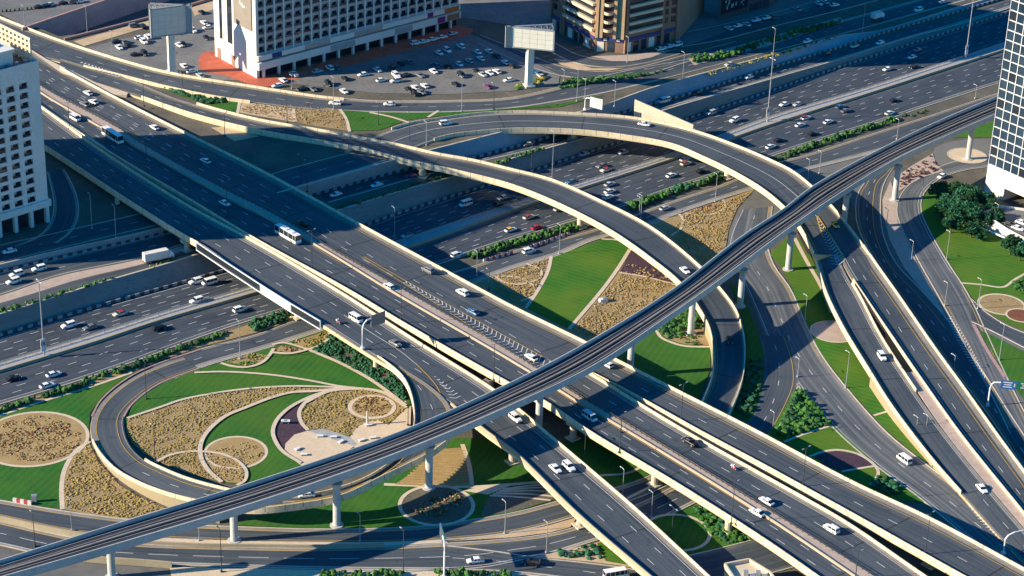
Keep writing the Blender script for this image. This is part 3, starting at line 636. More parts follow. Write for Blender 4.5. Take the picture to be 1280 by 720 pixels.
rootRa, LRa, RRa, chRa = deck('flyover', 'right hand lower ramp beside the dark slip road, ending at the right edge', LBL, ra_l, ra_r, 70, par=(1, (.12, 1)), shoulder=(1.8, .8),
     marks=[(3.1, 'yellow_paint', .18), (-1.8, 'white_paint', .16), (('t', .6), 'white_paint', .2, D)], skirt=((.45, 1), (.3, 1)), key='R3a')
rb_l = [(1047, 314, 7.4), (1060, 342, 6.6), (1075, 367, 6.0), (1100, 415, 5.0), (1131, 464, 4.0), (1187, 543, 2.7), (1280, 655, 1.2), (1330, 712, .8)]
rb_r = [(1020, 323, 7.5), (1032, 362, 6.5), (1052, 404, 5.4), (1087, 462, 4.2), (1112, 502, 3.4), (1142, 543, 2.4), (1170, 578, 1.5), (1200, 612, .9), (1250, 668, .5), (1300, 720, .4)]
rootRb, LRb, RRb, chRb = deck('flyover', 'left hand lower ramp with one white car, merging with the ground road', LBL, rb_l, rb_r, 70, par=((.1, .42), (0, .72)), shoulder=(1.0, 1.0),
     marks=[(1.6, 'white_paint', .16), (-1.5, 'yellow_paint', .16), (('t', .5), 'white_paint', .2, D, (.75, 1))], skirt=((.3, .44), (.36, .74)), key='R3b')
# paved infill between the two lower ramps beyond the gap
A = wcurve([S(x, y, z + 1) - UP for x, y, z in ((1132, 462, 4.0), (1187, 543, 2.7), (1280, 655, 1.2), (1330, 712, .8))], 30)
B = wcurve([S(x, y, z + 1) - UP for x, y, z in ((1144, 461, 4.0), (1202, 542, 2.7), (1280, 638, 1.5), (1330, 700, 1.2))], 30)
mb = MB(); mb.loft([[A[i] + UP*.03, B[i] + UP*.03, B[i] - UP*1.0, A[i] - UP*1.0] for i in range(30)], True, True); tag(mb.build('paved_infill', M['pink_paver']), 'pinkish paved infill wedge between the two lower right ramps', 'pavement', kind='structure')
# chevrons where R3 splits
q = MB(); chevrons(q, wcurve([S(x, y, z) for x, y, z in ((1022, 272, 8.6), (1040, 300, 7.9), (1056, 328, 7.1))], 20), wcurve([S(x, y, z) for x, y, z in ((1021, 272, 8.6), (1030, 300, 7.9), (1040, 332, 7.1))], 20), 16, .35, .1); chR3(q.flat('lane_marking', M['white_paint']))
for pts in (((1022, 270, 8.6), (1041, 300, 7.9), (1056, 326, 7.2)), ((1021, 272, 8.6), (1029, 298, 7.9), (1036, 322, 7.3))):
    q = MB(); strip(q, wcurve([S(*p) for p in pts], 20), .4, .1); chR3(q.flat('lane_marking', M['yellow_paint']))
# piers of the decks (foot point in the survey, foot height, top height)
def rz_of(key, x, y): return near_on(key, x, y)[1] + pi/2
for key, ch, lst in (('A', chA, [(147, 256, 7.2, 9.8, .9, 0), (234, 313, 5, 9.3, 1.0, 4), (372, 397, .1, 8.0, 1.0, 4), (470, 460, .1, 7.2, .9, 4), (640, 578, .1, 6.0, 1.0, 3), (725, 657, .1, 5.3, 1.0, 3)]),
                     ('B1', chB, [(310, 322, 5, 9.2, 1.0, 4), (445, 392, 0, 8.1, 1.0, 4), (612, 497, 0, 6.6, 1.0, 4), (716, 548, .1, 6.0, 1.0, 4), (818, 606, .1, 5.8, 1.0, 4)]),
                     ('B2', chB2, [(910, 663, .1, 5.5, 1.0, 4)]),
                     ('C2', chC2, [(830, 505, .1, 5.9, 1.0, 4), (1000, 622, .1, 5.5, 1.0, 4), (1163, 706, .1, 5.0, 1.1, 5)]),
                     ('R2', chR2, [(528, 220, 5, 9.3, 1.3, 5), (725, 284, .1, 7.2, 1.1, 4)]),
                     ('R3', chR3, [(716, 173, 5, 9.6, 1.2, 4), (909, 222, .1, 8.9, 1.2, 4)])):
    for x, y, zb, zt, r, cap in lst:
        pier(ch, x, y, zb, zt, r, cap, rz_of(key, x, y) if cap else 0, 'concrete')
# abutment wall of R3 seen beyond its far parapet
q = MB(); a = S(791, 144, 7.0); b = S(872, 176, 5); zt_ = 14.5
A0, A1 = S(792, 146, 8), S(866, 164, 8); du = (A1 - A0); n_ = Vector((-du.y, du.x, 0)).normalized() * .5
q.loft([[A0 - UP*6, A0 + UP*7.2, A0 + n_ + UP*7.2, A0 + n_ - UP*6], [A1 - UP*6, A1 + UP*2.6, A1 + n_ + UP*2.6, A1 + n_ - UP*6]], True, True)
tag(q.build('abutment_wall', M['concrete']), 'tan sloping concrete wall rising behind the upper curved flyover', 'wall')
# paved wedges between the decks at the upper left
def wedge(label, pts, zc, matn='concrete', thick=1.2):
    v = [S(x, y, z + zc) for x, y, z in pts]; q = MB(); n = len(v)
    q.add(v + [p - UP*thick for p in v], [tuple(range(n)), tuple(range(2*n-1, n-1, -1))] + [(i, (i+1) % n, n + (i+1) % n, n + i) for i in range(n)])
    o = q.build('paved_wedge', M[matn]); tag(o, label, 'pavement', kind='structure')
wedge('pale paved wedge between the main flyover and the curved flyover at upper left', [(20, 50, 11.55), (78, 92, 11.4), (120, 103, 11.4), (160, 116, 11.4), (158, 119, 11.4), (142, 118, 11.45), (57, 73, 11.5)], .1, 'path_paving')
wedge('pale paved wedge between the two near carriageways beside the left tower', [(20, 106, 11.5), (57, 134, 11.5), (132, 184, 11.4), (131, 188, 11.4), (60, 140, 11.5), (20, 112, 11.5)], .1, 'path_paving')
wedge('pale paved wedge between the two far flyovers beside the viaduct', [(x, y, zC((x, 0)) - .1) for x, y in ((728, 457.5), (760, 475), (800, 496), (822, 508), (818, 510), (795, 499), (760, 478), (728, 460.5))], .1, 'pale_shoulder')
q = MB(); chevrons(q, wcurve([S(x, y, 11.5) for x, y in ((100, 77), (125, 85), (150, 94))], 16), wcurve([S(x, y, 11.5) for x, y in ((98, 78), (122, 88), (146, 97))], 16), 12, .5, .12); chR1(q.flat('lane_marking', M['white_paint']))
# banner frame hung on the side of flyover A over the highway
bw = [S(x, y, zA(x) + .9) for x, y in ((247, 303), (287, 330), (327, 356), (365, 380), (402, 402))]
rb = empty('bridge_banner', (bw[2].x, bw[2].y, bw[2].z), 'long white and dark glossy banner hung on the near flyover over the highway', 'banner')
inv = Matrix.Translation(-bw[2]); nrm = Vector((-sin(radians(53)), -cos(radians(53)), 0))
for (i, j, matn) in ((0, 2, 'glass_dark'), (2, 3, 'white_steel'), (3, 4, 'glass_dark')):
    q = MB(); off = nrm * .35; a, b = bw[i] + off, bw[j] + off
    q.loft([[a + UP*.0, a - UP*2.6, a - UP*2.6 + nrm*.1, a + nrm*.1], [b, b - UP*2.6, b - UP*2.6 + nrm*.1, b + nrm*.1]], True, True)
    o = q.build('panel', M[matn]); o.parent = rb; o.matrix_parent_inverse = inv
q = MB(); off = nrm*.3
for dz_ in (.12, -2.75):
    q.loft([[p + off + UP*dz_, p + off + nrm*.35 + UP*dz_, p + off + nrm*.35 + UP*(dz_+.28), p + off + UP*(dz_+.28)] for p in bw], True, True)
for p in (bw[0], bw[4], bw[2], bw[3]): q.box(p + off + nrm*.2 - UP*1.3, (.35, .35, 3.1))
o = q.build('frame', M['white_steel']); o.parent = rb; o.matrix_parent_inverse = inv
# ------------------------------------------------------------------ metro viaduct
MF = [(-90, 727), (0, 700), (160, 650), (320, 601), (495, 541), (640, 477), (740, 424), (844, 359), (927, 295), (980, 260), (1015, 233), (1120, 176), (1180, 148), (1244, 121), (1330, 86)]
MN = [(-90, 748), (0, 722), (160, 676), (320, 628), (450, 584), (560, 541), (640, 506), (740, 458), (840, 392), (894, 354), (980, 290), (1037, 250), (1120, 199), (1180, 171), (1244, 143), (1330, 107)]
ZM = 16.0
L, R = pair(MF, MN, 110, lambda x, y: ZM, 1.2); RB['metro'] = (L, R)
rm = empty('rail_viaduct', (L[50].x, L[50].y, 0), 'long grey elevated railway viaduct on round white piers crossing the interchange', 'viaduct'); inv = Matrix.Translation((-L[50].x, -L[50].y, 0))
def chM(o): o.parent = rm; o.matrix_parent_inverse = inv; return o
mb = MB(); rows = []
for i in range(110):
    u = lat(L, R, i); l, r = L[i], R[i]
    rows.append([l - UP*.1, r - UP*.1, r - UP*.6, r - u*1.6 - UP*2.2, l + u*1.6 - UP*2.2, l - UP*.6])
mb.loft(rows, True, True); chM(mb.build('deck', M['metro_concrete']))
for s in (0, 1):
    q = MB(); rr = []
    for i in range(110):
        u = lat(L, R, i) * (1 if s == 0 else -1); e = (L if s == 0 else R)[i] - u*.02
        rr.append([e - UP*.9, e + UP*1.35, e + u*.28 + UP*1.35, e + u*.28 - UP*.1])
    q.loft(rr, True, True); chM(q.build('parapet', M['metro_concrete']))
q = MB(); q.loft([[at_off(L, R, i, .35) + UP*.02, at_off(L, R, i, -.35) + UP*.02] for i in range(110)], False, False); chM(q.flat('track_bed', M['rail_bed']))
q = MB()
q.loft([[at_off(L, R, i, ('t', .5)) + lat(L, R, i)*-.3 + UP*.0, at_off(L, R, i, ('t', .5)) + lat(L, R, i)*-.3 + UP*.55, at_off(L, R, i, ('t', .5)) + lat(L, R, i)*.3 + UP*.55, at_off(L, R, i, ('t', .5)) + lat(L, R, i)*.3] for i in range(110)], True, True)
chM(q.build('walkway', M['wall_grey']))
for t in (.27, .73):
    q = MB(); q.loft([[at_off(L, R, i, ('t', t)) + lat(L, R, i)*a_ + UP*h_ for a_, h_ in ((-1.25, 0), (-1.25, .18), (1.25, .18), (1.25, 0))] for i in range(110)], True, True); chM(q.build('track_slab', M['rail_bed']))
    for a_ in (-.75, .75):
        q = MB(); q.loft([[at_off(L, R, i, ('t', t)) + lat(L, R, i)*(a_ + w_) + UP*h_ for w_, h_ in ((-.1, .17), (-.1, .36), (.1, .36), (.1, .17))] for i in range(110)], True, True); chM(q.build('rail', M['rail_steel']))
for x, y in ((140, 722), (293, 676), (421, 657), (536, 610), (673, 541), (787, 470), (863, 418), (925, 383), (985, 337), (1054, 286), (1118, 250), (1210, 199)):
    p = S(x, y, 0); q = MB(); z_t = ZM - 2.2
    q.tube([p - UP*.3, Vector((p.x, p.y, z_t - 1.6)), Vector((p.x, p.y, z_t))], [1.05, 1.05, 1.7], 18)
    q.tube([p - UP*.2, p + UP*.35], 1.9, 18)
    chM(q.build('pier', M['metro_concrete'], None, False))
# ------------------------------------------------------------------ lawns, beds, paths, car parks (sheets that follow their terrace)
def inside(p, poly):
    x, y = p; c = False; j = len(poly) - 1
    for i in range(len(poly)):
        if (poly[i][1] > y) != (poly[j][1] > y) and x < (poly[j][0]-poly[i][0])*(y-poly[i][1])/(poly[j][1]-poly[i][1]) + poly[i][0]: c = not c
        j = i
    return c
def outline(pts, smooth):
    if not smooth: return [tuple(p[:2]) for p in pts]
    n = max(24, len(pts) * 5); return [tuple(p[:2]) for p in cr(pts, n, True)]
LAY = [0]
def lay(dz): LAY[0] = (LAY[0] + 1) % 19; return dz + LAY[0] * .0021
def patch(name, label, pts, matn, dz=.1, zf=z0, smooth=False, kind='structure', cat=None, step=24):
    dz = lay(dz) if name != 'road' else dz
    o = outline(pts, smooth); vs = [Vector(p) for p in o]; n = len(vs)
    x0, x1 = min(p[0] for p in o), max(p[0] for p in o); y0, y1 = min(p[1] for p in o), max(p[1] for p in o)
    if zf is not z0:
        y = y0
        while y < y1:
            x = x0
            while x < x1:
                if inside((x, y), o): vs.append(Vector((x, y)))
                x += step
            y += step * .6
    rv, re, rf, *_ = delaunay_2d_cdt(vs, [], [list(range(n))], 1, 1e-4)
    mb = MB(); mb.add([S(v.x, v.y, zf(v.x, v.y)) + UP*dz for v in rv], [tuple(f) for f in rf])
    ob = mb.flat(name, M[matn]); tag(ob, label, cat or name.replace('_', ' '), kind=kind); return ob
def line_path(pts, w, dz=.16, zf=z0, name='path', label='pale paved garden border path', matn='path_paving', n=None, parent=None, h=.0):
    dz = lay(dz); c = curve([tuple(p) for p in pts], n or max(10, len(pts)*6), zf); q = MB(); strip(q, c, w, dz)
    o = q.flat(name, M[matn], parent)
    if not parent: tag(o, label, 'path', kind='structure')
    return o
def disc(name, label, x, y, r, matn, dz=.14, zf=z0, ring=None, ringm='path_paving'):
    dz = lay(dz); c = S(x, y, zf(x, y)); q = MB(); n = 48
    q.add([c + Vector((cos(2*pi*k/n)*r, sin(2*pi*k/n)*r, dz)) for k in range(n)], [tuple(range(n))])
    o = q.flat(name, M[matn]); tag(o, label, name.replace('_', ' '), kind='structure')
    if ring:
        q = MB(); rows = [[c + Vector((cos(2*pi*k/n)*rr, sin(2*pi*k/n)*rr, dz + .04)) for rr in (r - ring/2, r + ring/2)] for k in range(n+1)]
        q.loft(rows, False, False); tag(q.flat('path', M[ringm]), 'pale ring path around the ' + label, 'path', kind='structure')
    return c
PHI = (1 + 5**.5) / 2
ICO_V = [Vector(v).normalized() for v in ((-1,PHI,0),(1,PHI,0),(-1,-PHI,0),(1,-PHI,0),(0,-1,PHI),(0,1,PHI),(0,-1,-PHI),(0,1,-PHI),(PHI,0,-1),(PHI,0,1),(-PHI,0,-1),(-PHI,0,1))]
ICO_F = [(0,11,5),(0,5,1),(0,1,7),(0,7,10),(0,10,11),(1,5,9),(5,11,4),(11,10,2),(10,7,6),(7,1,8),(3,9,4),(3,4,2),(3,2,6),(3,6,8),(3,8,9),(4,9,5),(2,4,11),(6,2,10),(8,6,7),(9,8,1)]
def blob(mb, p, r, h, m=0):
    a = random.uniform(0, 6.3); ca, sa = cos(a), sin(a)
    vs = []
    for v in ICO_V:
        k = random.uniform(.65, 1.25); vs.append((p.x + (v.x*ca - v.y*sa)*r*k, p.y + (v.x*sa + v.y*ca)*r*k, p.z + v.z*h*k))
    mb.add(vs, ICO_F, m)
def spots(pts, per_m2, zf=z0, smooth=False, zc=None):
    o = outline(pts, smooth); x0, x1 = min(p[0] for p in o), max(p[0] for p in o); y0, y1 = min(p[1] for p in o), max(p[1] for p in o)
    xm, ym = (x0+x1)/2, (y0+y1)/2; z = zc if zc is not None else zf(xm, ym)
    a = abs((S(x1, ym, z)-S(x0, ym, z)).length * (S(xm, y0, z)-S(xm, y1, z)).length)
    for _ in range(int(a * per_m2)):
        x, y = random.uniform(x0, x1), random.uniform(y0, y1)
        if inside((x, y), o): yield S(x, y, zc if zc is not None else zf(x, y))
EXCL = []
def planting(name, label, pts, mats, per_m2, r, h, kind=None, cat=None, zf=z0, smooth=False, dz=.12, zc=None, skip=()):
    mb = MB()
    for p in spots(pts, per_m2, zf, smooth, zc):
        if any((p.x-c.x)**2 + (p.y-c.y)**2 < rr*rr for c, rr in skip): continue
        k_ = sin(p.x*.9 + 2*sin(p.y*.37)) + sin(p.y*1.1 + 1.7*sin(p.x*.41)) + .8*sin(p.x*.23 - p.y*.31)
        if r < .5 and k_ < -1.15 and random.random() < .85: continue
        s = random.choice((.5, .7, .9, 1.0, 1.2, 1.4)) * random.uniform(.8, 1.15) * (1 + .12*k_); blob(mb, p + UP*(dz + h*.45*s), r*s, h*.6*s, random.randrange(len(mats)))
    if not mb.v: return None
    o = mb.build(name, [M[q] for q in mats]); tag(o, label, cat or name.replace('_', ' '), kind=kind); return o

# --- left garden outside the loop
patch('lawn', 'dark green striped lawn in the lower left garden outside the loop ramp', [(-90, 556), (0, 520), (50, 503), (100, 488), (150, 471), (170, 465), (148, 479), (128, 496), (113, 516), (110, 545), (112, 556), (92, 567), (78, 602), (78, 636), (40, 632), (0, 625), (-90, 612)], 'lawn', .12)
disc('planting_bed', 'large round dry bed in the left lawn', 42, 549, 15.4, 'leaf_dry', .16, ring=1.0)
patch('planting_bed', 'tan ground cover slope outside the loop ramp wall', [(112, 556), (125, 581), (150, 607), (180, 625), (208, 636), (160, 650), (120, 645), (79, 637), (78, 602), (92, 567)], 'soil', .13)
planting('ground_cover', 'dry yellow tan ground cover below the loop ramp wall', [(112, 558), (125, 581), (150, 607), (180, 625), (206, 635), (160, 648), (120, 643), (81, 635), (80, 604), (94, 569)], ['leaf_dry', 'leaf_olive', 'leaf_yellow', 'leaf_dry'], 3.92, 0.29, 0.25, 'stuff')
planting('ground_cover', 'dry tan ground cover inside the large round bed', [(-20, 549), (-5, 535), (20, 523), (50, 521), (80, 528), (100, 542), (98, 556), (80, 570), (45, 577), (10, 573), (-12, 562)], ['leaf_dry', 'leaf_dry', 'leaf_olive', 'leaf_red'], 3.48, 0.26, 0.23, 'stuff', smooth=True)
line_path([(112, 552), (93, 566), (80, 590), (77, 612), (78, 637)], 1.3)
line_path([(-60, 542), (0, 520), (60, 500), (110, 485), (165, 466)], 1.0)
patch('planting_bed', 'sandy strip between the highway and the loop road', [(-90, 544), (0, 509), (100, 480), (180, 452), (250, 426), (320, 403), (360, 391), (372, 399), (320, 416), (250, 434), (195, 453), (165, 465), (100, 486), (0, 519), (-90, 554)], 'soil', .09)
HG = 'hedges along the near edge of the highway'
def hedge(label, pts, mats=('leaf_dark', 'leaf_mid', 'leaf_dark'), per=.9, r=.8, h=1.2, zf=z0, zc=None, group=HG):
    o = planting('hedge', label, pts, list(mats), per*1.7, r*.72, h, None, 'hedge', zf, False, .1, zc)
    if o and group: o['group'] = group
    return o
hedge('long green hedge between the highway and the lower left lawn', [(-60, 536), (0, 512), (60, 492), (104, 480), (106, 484), (60, 498), (0, 517), (-60, 541)])
hedge('short clipped hedge beside the highway at the tip of the left lawn', [(101, 478), (133, 465), (135, 469), (104, 482)])
hedge('wide shrub hedge between the highway and the top of the loop road', [(140, 463), (180, 451), (230, 433), (285, 415), (282, 420), (230, 438), (190, 453), (143, 470)], r=.9)
hedge('dark hedge between the highway and the service road under the near flyover', [(309, 406), (350, 392), (368, 390), (368, 399), (345, 406), (318, 415)], ('leaf_dark', 'leaf_teal'), r=.9)
# --- inner garden
GI = [(158, 540), (156, 522), (164, 508), (183, 492), (206, 478), (251, 461), (320, 440), (357, 429), (408, 413), (421, 414), (449, 437), (478, 456), (501, 478), (513, 503), (513, 535), (494, 561), (460, 587), (415, 604), (370, 612), (320, 610), (275, 603), (235, 592), (205, 581), (180, 568), (164, 553)]
patch('lawn', 'green lawn with pale curved paths inside the loop ramp', GI, 'lawn', .12)
TF = [(160, 524), (201, 510), (227, 501), (273, 492), (312, 487), (340, 485), (415, 486), (395, 490), (363, 492), (340, 498), (309, 510), (281, 522), (260, 540), (251, 558), (250, 566), (253, 580), (277, 603), (235, 592), (205, 581), (180, 568), (164, 553), (158, 540)]
patch('planting_bed', 'wide tan field of ground cover inside the loop', TF, 'soil', .15)
planting('ground_cover', 'tan and yellow ground cover field inside the loop', TF, ['leaf_dry', 'leaf_yellow', 'leaf_olive', 'leaf_olive', 'leaf_dry'], 3.92, 0.26, 0.23, 'stuff')
for pts, w in (([(243, 467), (281, 466), (340, 470), (387, 477), (424, 484), (470, 489), (485, 493)], 1.0), ([(159, 524), (201, 510), (227, 501), (273, 492), (312, 487), (340, 485), (371, 484), (440, 486)], 1.0),
               ([(434, 486), (395, 490), (363, 492), (340, 498), (309, 510), (281, 522), (260, 540), (252, 553), (250, 565), (253, 578), (262, 591), (277, 604)], 1.3),
               ([(195, 579), (210, 571), (234, 566), (257, 566), (281, 570), (299, 579), (308, 591), (306, 602), (296, 608)], 1.0),
               ([(430, 486), (407, 491), (384, 499), (359, 513), (345, 528), (341, 542), (346, 556), (354, 566), (376, 580)], 1.2),
               ([(395, 496), (381, 505), (374, 517), (377, 530), (385, 539)], 1.2), ([(381, 505), (410, 491), (434, 488), (457, 488), (481, 493), (496, 502), (508, 511)], 1.2),
               ([(387, 439), (427, 456), (465, 477), (507, 508)], 1.3), ([(340, 442), (363, 443), (385, 438), (403, 431), (412, 421), (412, 413)], 1.1),
               ([(340, 432), (355, 430), (385, 438)], .9), ([(276, 455), (290, 459), (309, 460), (328, 454), (337, 445), (342, 437)], 1.1)):
    line_path(pts, w, .42)
disc('planting_bed', 'small round dry bed crossed by a curved path', 294.7, 566, 8.8, 'leaf_dry', .15, ring=.9)
patch('planting_bed', 'dry bed between two crossing garden paths', [(255, 568), (281, 572), (299, 581), (306, 592), (300, 604), (279, 603), (263, 590), (255, 577)], 'leaf_dry', .145)
planting('ground_cover', 'dry ground cover in the small crossing beds', [(200, 579), (234, 568), (257, 567), (281, 560), (310, 552), (328, 562), (322, 575), (305, 583), (304, 600), (279, 602), (240, 592)], ['leaf_dry', 'leaf_olive', 'leaf_dry'], 2.61, 0.24, 0.20, 'stuff')
patch('planting_bed', 'dark purple mulch crescent bed', [(391, 498), (381, 505), (374, 517), (377, 530), (385, 539), (368, 544), (357, 555), (355, 566), (346, 556), (341, 542), (345, 528), (359, 513), (384, 500)], 'mulch', .15)
RB1 = [(385, 539), (377, 530), (374, 517), (381, 505), (410, 492), (434, 488), (457, 488), (481, 493), (496, 502), (507, 511), (485, 532), (472, 526), (455, 529), (445, 537), (438, 545), (420, 541), (400, 537)]
patch('planting_bed', 'olive and tan bed around the round rose bed', RB1, 'soil', .15)
planting('ground_cover', 'olive yellow ground cover around the round rose bed', RB1, skip=[(S(465, 509.5, 0), 8.0)], mats=['leaf_olive', 'leaf_dry', 'leaf_yellow', 'leaf_olive'], per_m2=3.9, r=.27, h=.23, kind='stuff')
disc('planting_bed', 'small round reddish bed by the plaza', 465, 509.5, 6.6, 'leaf_dry', .2, ring=1.3)
planting('ground_cover', 'reddish brown shrubs filling the small round bed', [(441, 509), (450, 499), (465, 497), (480, 499), (489, 509), (480, 519), (465, 522), (450, 519)], ['leaf_red', 'leaf_dry', 'leaf_dry', 'leaf_olive'], 4.50, 0.24, 0.28, 'stuff', smooth=True, dz=.2)
patch('plaza', 'tan paved half round plaza left of the grey lens', [(355, 567), (357, 555), (368, 544), (385, 539), (405, 546), (425, 553), (443, 558), (400, 590), (376, 582)], 'plaza_paving', .2)
patch('plaza', 'tan paved plaza beside the loop ramp wall', [(438, 546), (445, 536), (455, 529), (472, 526), (486, 532), (508, 511), (514, 508), (513, 535), (494, 561), (470, 575), (440, 558)], 'plaza_paving', .2)
patch('plaza', 'grey paved lens between the two tan plazas', [(385, 539), (403, 537), (420, 541), (438, 547), (447, 556), (443, 558), (425, 553), (405, 546)], 'grey_paving', .2)
TH = [(416, 416), (392, 438), (427, 454), (465, 474), (508, 504), (507, 491), (495, 469), (472, 449), (448, 435)]
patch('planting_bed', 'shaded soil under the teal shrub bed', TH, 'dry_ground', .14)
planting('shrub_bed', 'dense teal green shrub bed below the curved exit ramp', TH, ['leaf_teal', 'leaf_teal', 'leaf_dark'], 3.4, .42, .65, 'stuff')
for nm, pts, mats_ in (('yellow flowering bed by the service road under the near flyover', [(410, 414), (362, 429), (385, 436), (401, 430), (411, 420)], ['leaf_yellow', 'leaf_olive', 'leaf_mid']), ('brown pointed bed beside the service road', [(342, 437), (354, 432), (379, 438), (363, 441), (342, 441)], ['leaf_red', 'leaf_dry']), ('yellow half moon bed beside the top of the loop road', [(284, 453), (299, 447), (320, 442), (334, 445), (326, 453), (309, 458)], ['leaf_yellow', 'leaf_olive', 'leaf_mid'])):
    patch('planting_bed', 'soil of the ' + nm, pts, 'soil', .15); planting('ground_cover', nm, pts, mats_, 3.6, .3, .3, 'stuff')
# --- centre garden between the main flyover and the curved flyover
patch('planting_bed', 'tan ground of the centre garden', [(560, 356), (610, 348), (650, 334), (700, 319), (745, 302), (790, 298), (850, 340), (850, 365), (745, 432), (720, 425), (600, 362)], 'soil', .06)
patch('lawn', 'bright striped lawn between the main flyover and the curved flyover', [(689, 321), (720, 311), (752, 300), (775, 301), (791, 305), (772, 334), (755, 360), (730, 390), (712, 412), (690, 402), (658, 385), (672, 362), (684, 340)], 'lawn_bright', .12)
planting('ground_cover', 'dry tan ground cover left of the bright centre lawn', [(615, 347), (650, 335), (686, 322), (680, 342), (668, 366), (652, 383), (620, 366)], ['leaf_dry', 'leaf_olive', 'leaf_dry'], 3.04, 0.26, 0.23, 'stuff')
planting('ground_cover', 'dry tan ground cover right of the bright centre lawn', [(776, 342), (843, 356), (800, 398), (747, 428), (716, 412), (740, 384), (758, 362)], ['leaf_dry', 'leaf_dry', 'leaf_olive'], 3.04, 0.26, 0.23, 'stuff')
patch('planting_bed', 'dark purple mulch wedge under the curved flyover', [(794, 306), (825, 330), (846, 354), (774, 341)], 'mulch', .1)
planting('ground_cover', 'purple brown shrubs in the mulch wedge', [(785, 330), (825, 338), (844, 353), (776, 341)], ['leaf_dry', 'mulch'], 1.52, 0.37, 0.23, 'stuff')
for pts, w in (([(689, 321), (685, 339), (672, 364), (657, 386)], 1.2), ([(791, 306), (773, 335), (755, 360), (730, 390), (711, 412)], 1.3), ([(658, 330), (676, 338), (676, 347), (663, 353), (647, 356), (630, 353), (618, 346)], .9), ([(618, 346), (647, 347), (666, 357), (671, 364), (669, 369), (647, 378)], .9), ([(752, 299), (775, 301), (800, 307)], .9), ([(774, 341), (810, 347), (848, 358)], .8)):
    line_path(pts, w, .18)
patch('lawn', 'dark green lawn between the railway pier and the curved flyover', [(760, 448), (800, 420), (850, 385), (872, 380), (886, 407), (889, 435), (887, 465), (874, 498), (850, 490)], 'lawn', .11)
SB = [(822, 414), (854, 391), (869, 380), (880, 405), (886, 425), (886, 432), (856, 431), (836, 425)]
patch('planting_bed', 'sandy bed round the railway pier inside the curved flyover', SB, 'soil', .14)
planting('shrub_bed', 'leafy green shrubs round the pier inside the curved flyover', [(822, 413), (854, 391), (868, 382), (878, 405), (872, 412), (858, 414), (845, 424), (830, 420)], ['leaf_mid', 'leaf_mid', 'leaf_dark'], 1.0, .75, .9, 'stuff')
planting('shrub_bed', 'scattered low shrubs at the foot of the railway pier', SB, ['leaf_mid', 'leaf_dark'], .22, .6, .7, 'stuff')
line_path([(820, 413), (826, 422), (838, 428), (856, 433), (888, 434)], 1.1, .17)
# --- wedge between the service road, the curved flyover and the underpass road
patch('planting_bed', 'tan planted wedge below the service road', [(800, 283), (852, 268), (903, 251), (944, 236), (921, 261), (911, 286), (907, 310), (885, 332), (850, 335)], 'soil', .08)
planting('ground_cover', 'olive tan ground cover wedge below the service road', [(855, 269), (903, 253), (940, 240), (919, 261), (909, 286), (905, 310), (880, 330), (850, 310), (840, 290)], ['leaf_olive', 'leaf_dry', 'leaf_dry'], 3.48, 0.26, 0.23, 'stuff')
planting('ground_cover', 'brown half round bed by the service road', [(862, 265), (903, 251), (905, 258), (894, 265), (879, 267)], ['leaf_red', 'leaf_dry'], 3.48, 0.26, 0.28, 'stuff')
for pts, w in (([(856, 267), (879, 269), (894, 267), (906, 259), (904, 250)], 1.0), ([(849, 268), (854, 275), (851, 286), (839, 295)], 1.0)): line_path(pts, w, .17)
planting('shrub_bed', 'low roadside shrubs between the highway and service road at far right', [(880, 225), (906, 216), (1010, 183), (1100, 155), (1160, 135), (1160, 140), (1100, 160), (1010, 189), (905, 224)], ['leaf_dark', 'leaf_mid'], .25, .6, .7, 'stuff')
hedge('clipped bright green hedge block by the service road right of the curved flyover', [(840, 237), (866, 229), (868, 234), (842, 245)], ('leaf_mid', 'leaf_teal'), 1.4)
hedge('row of round bushes between highway and service road just right of the curved flyover', [(785, 258), (836, 240), (838, 246), (790, 264)], ('leaf_mid', 'leaf_dark'), .8, 1.0, 1.5)
hedge('hedge with tall bushes between highway and service road, ending near the upper flyover pier', [(870, 230), (905, 217), (905, 224), (872, 234)], ('leaf_dark', 'leaf_mid'), .9, .9, 1.5)
hedge('low hedge beside the highway, above the striped service road barrier', [(585, 320), (640, 303), (720, 280), (722, 288), (672, 300), (640, 309), (590, 326)], ('leaf_mid', 'leaf_dark', 'leaf_mid'), .8)
hedge('hedge between highway and service road right of the viaduct crossing', [(985, 190), (1050, 169), (1120, 147), (1120, 152), (1050, 175), (985, 197)], ('leaf_dark', 'leaf_mid'), .7)
# --- between the curved flyover foot, the underpass road and the ground road
patch('lawn', 'shaded strip of shrubs between curved flyover foot and underpass road', [(910, 350), (930, 370), (946, 412), (956, 447), (951, 495), (936, 528), (913, 517), (931, 470), (934, 425), (925, 388)], 'lawn', .08)
planting('shrub_bed', 'dark shrubs between the curved flyover foot and the underpass road', [(935, 450), (954, 450), (948, 495), (935, 524), (918, 512), (932, 478)], ['leaf_dark', 'leaf_teal'], .9, .7, .8, 'stuff')
patch('lawn', 'green ground of the triangle between the ground roads and main flyover', [(960, 545), (975, 520), (997, 481), (1040, 531), (1100, 585), (1158, 628), (1115, 626), (1050, 596), (985, 556)], 'lawn_bright', .1)
planting('shrub_bed', 'triangular bushy hedge bed in the fork of the ground roads', [(997, 483), (1038, 531), (1005, 541), (983, 548), (971, 541)], ['leaf_mid', 'leaf_mid', 'leaf_dark'], 1.3, .8, 1.1, 'stuff')
patch('planting_bed', 'dark purple mulch lens beside the ground road', [(1018, 569), (1047, 564), (1072, 569), (1092, 581), (1052, 590), (1030, 582)], 'mulch', .15)
planting('shrub_bed', 'dark green shrubs at the lower tip of the fork', [(1098, 594), (1130, 610), (1115, 621), (1089, 608)], ['leaf_teal', 'leaf_dark'], 1.0, .8, .9, 'stuff')
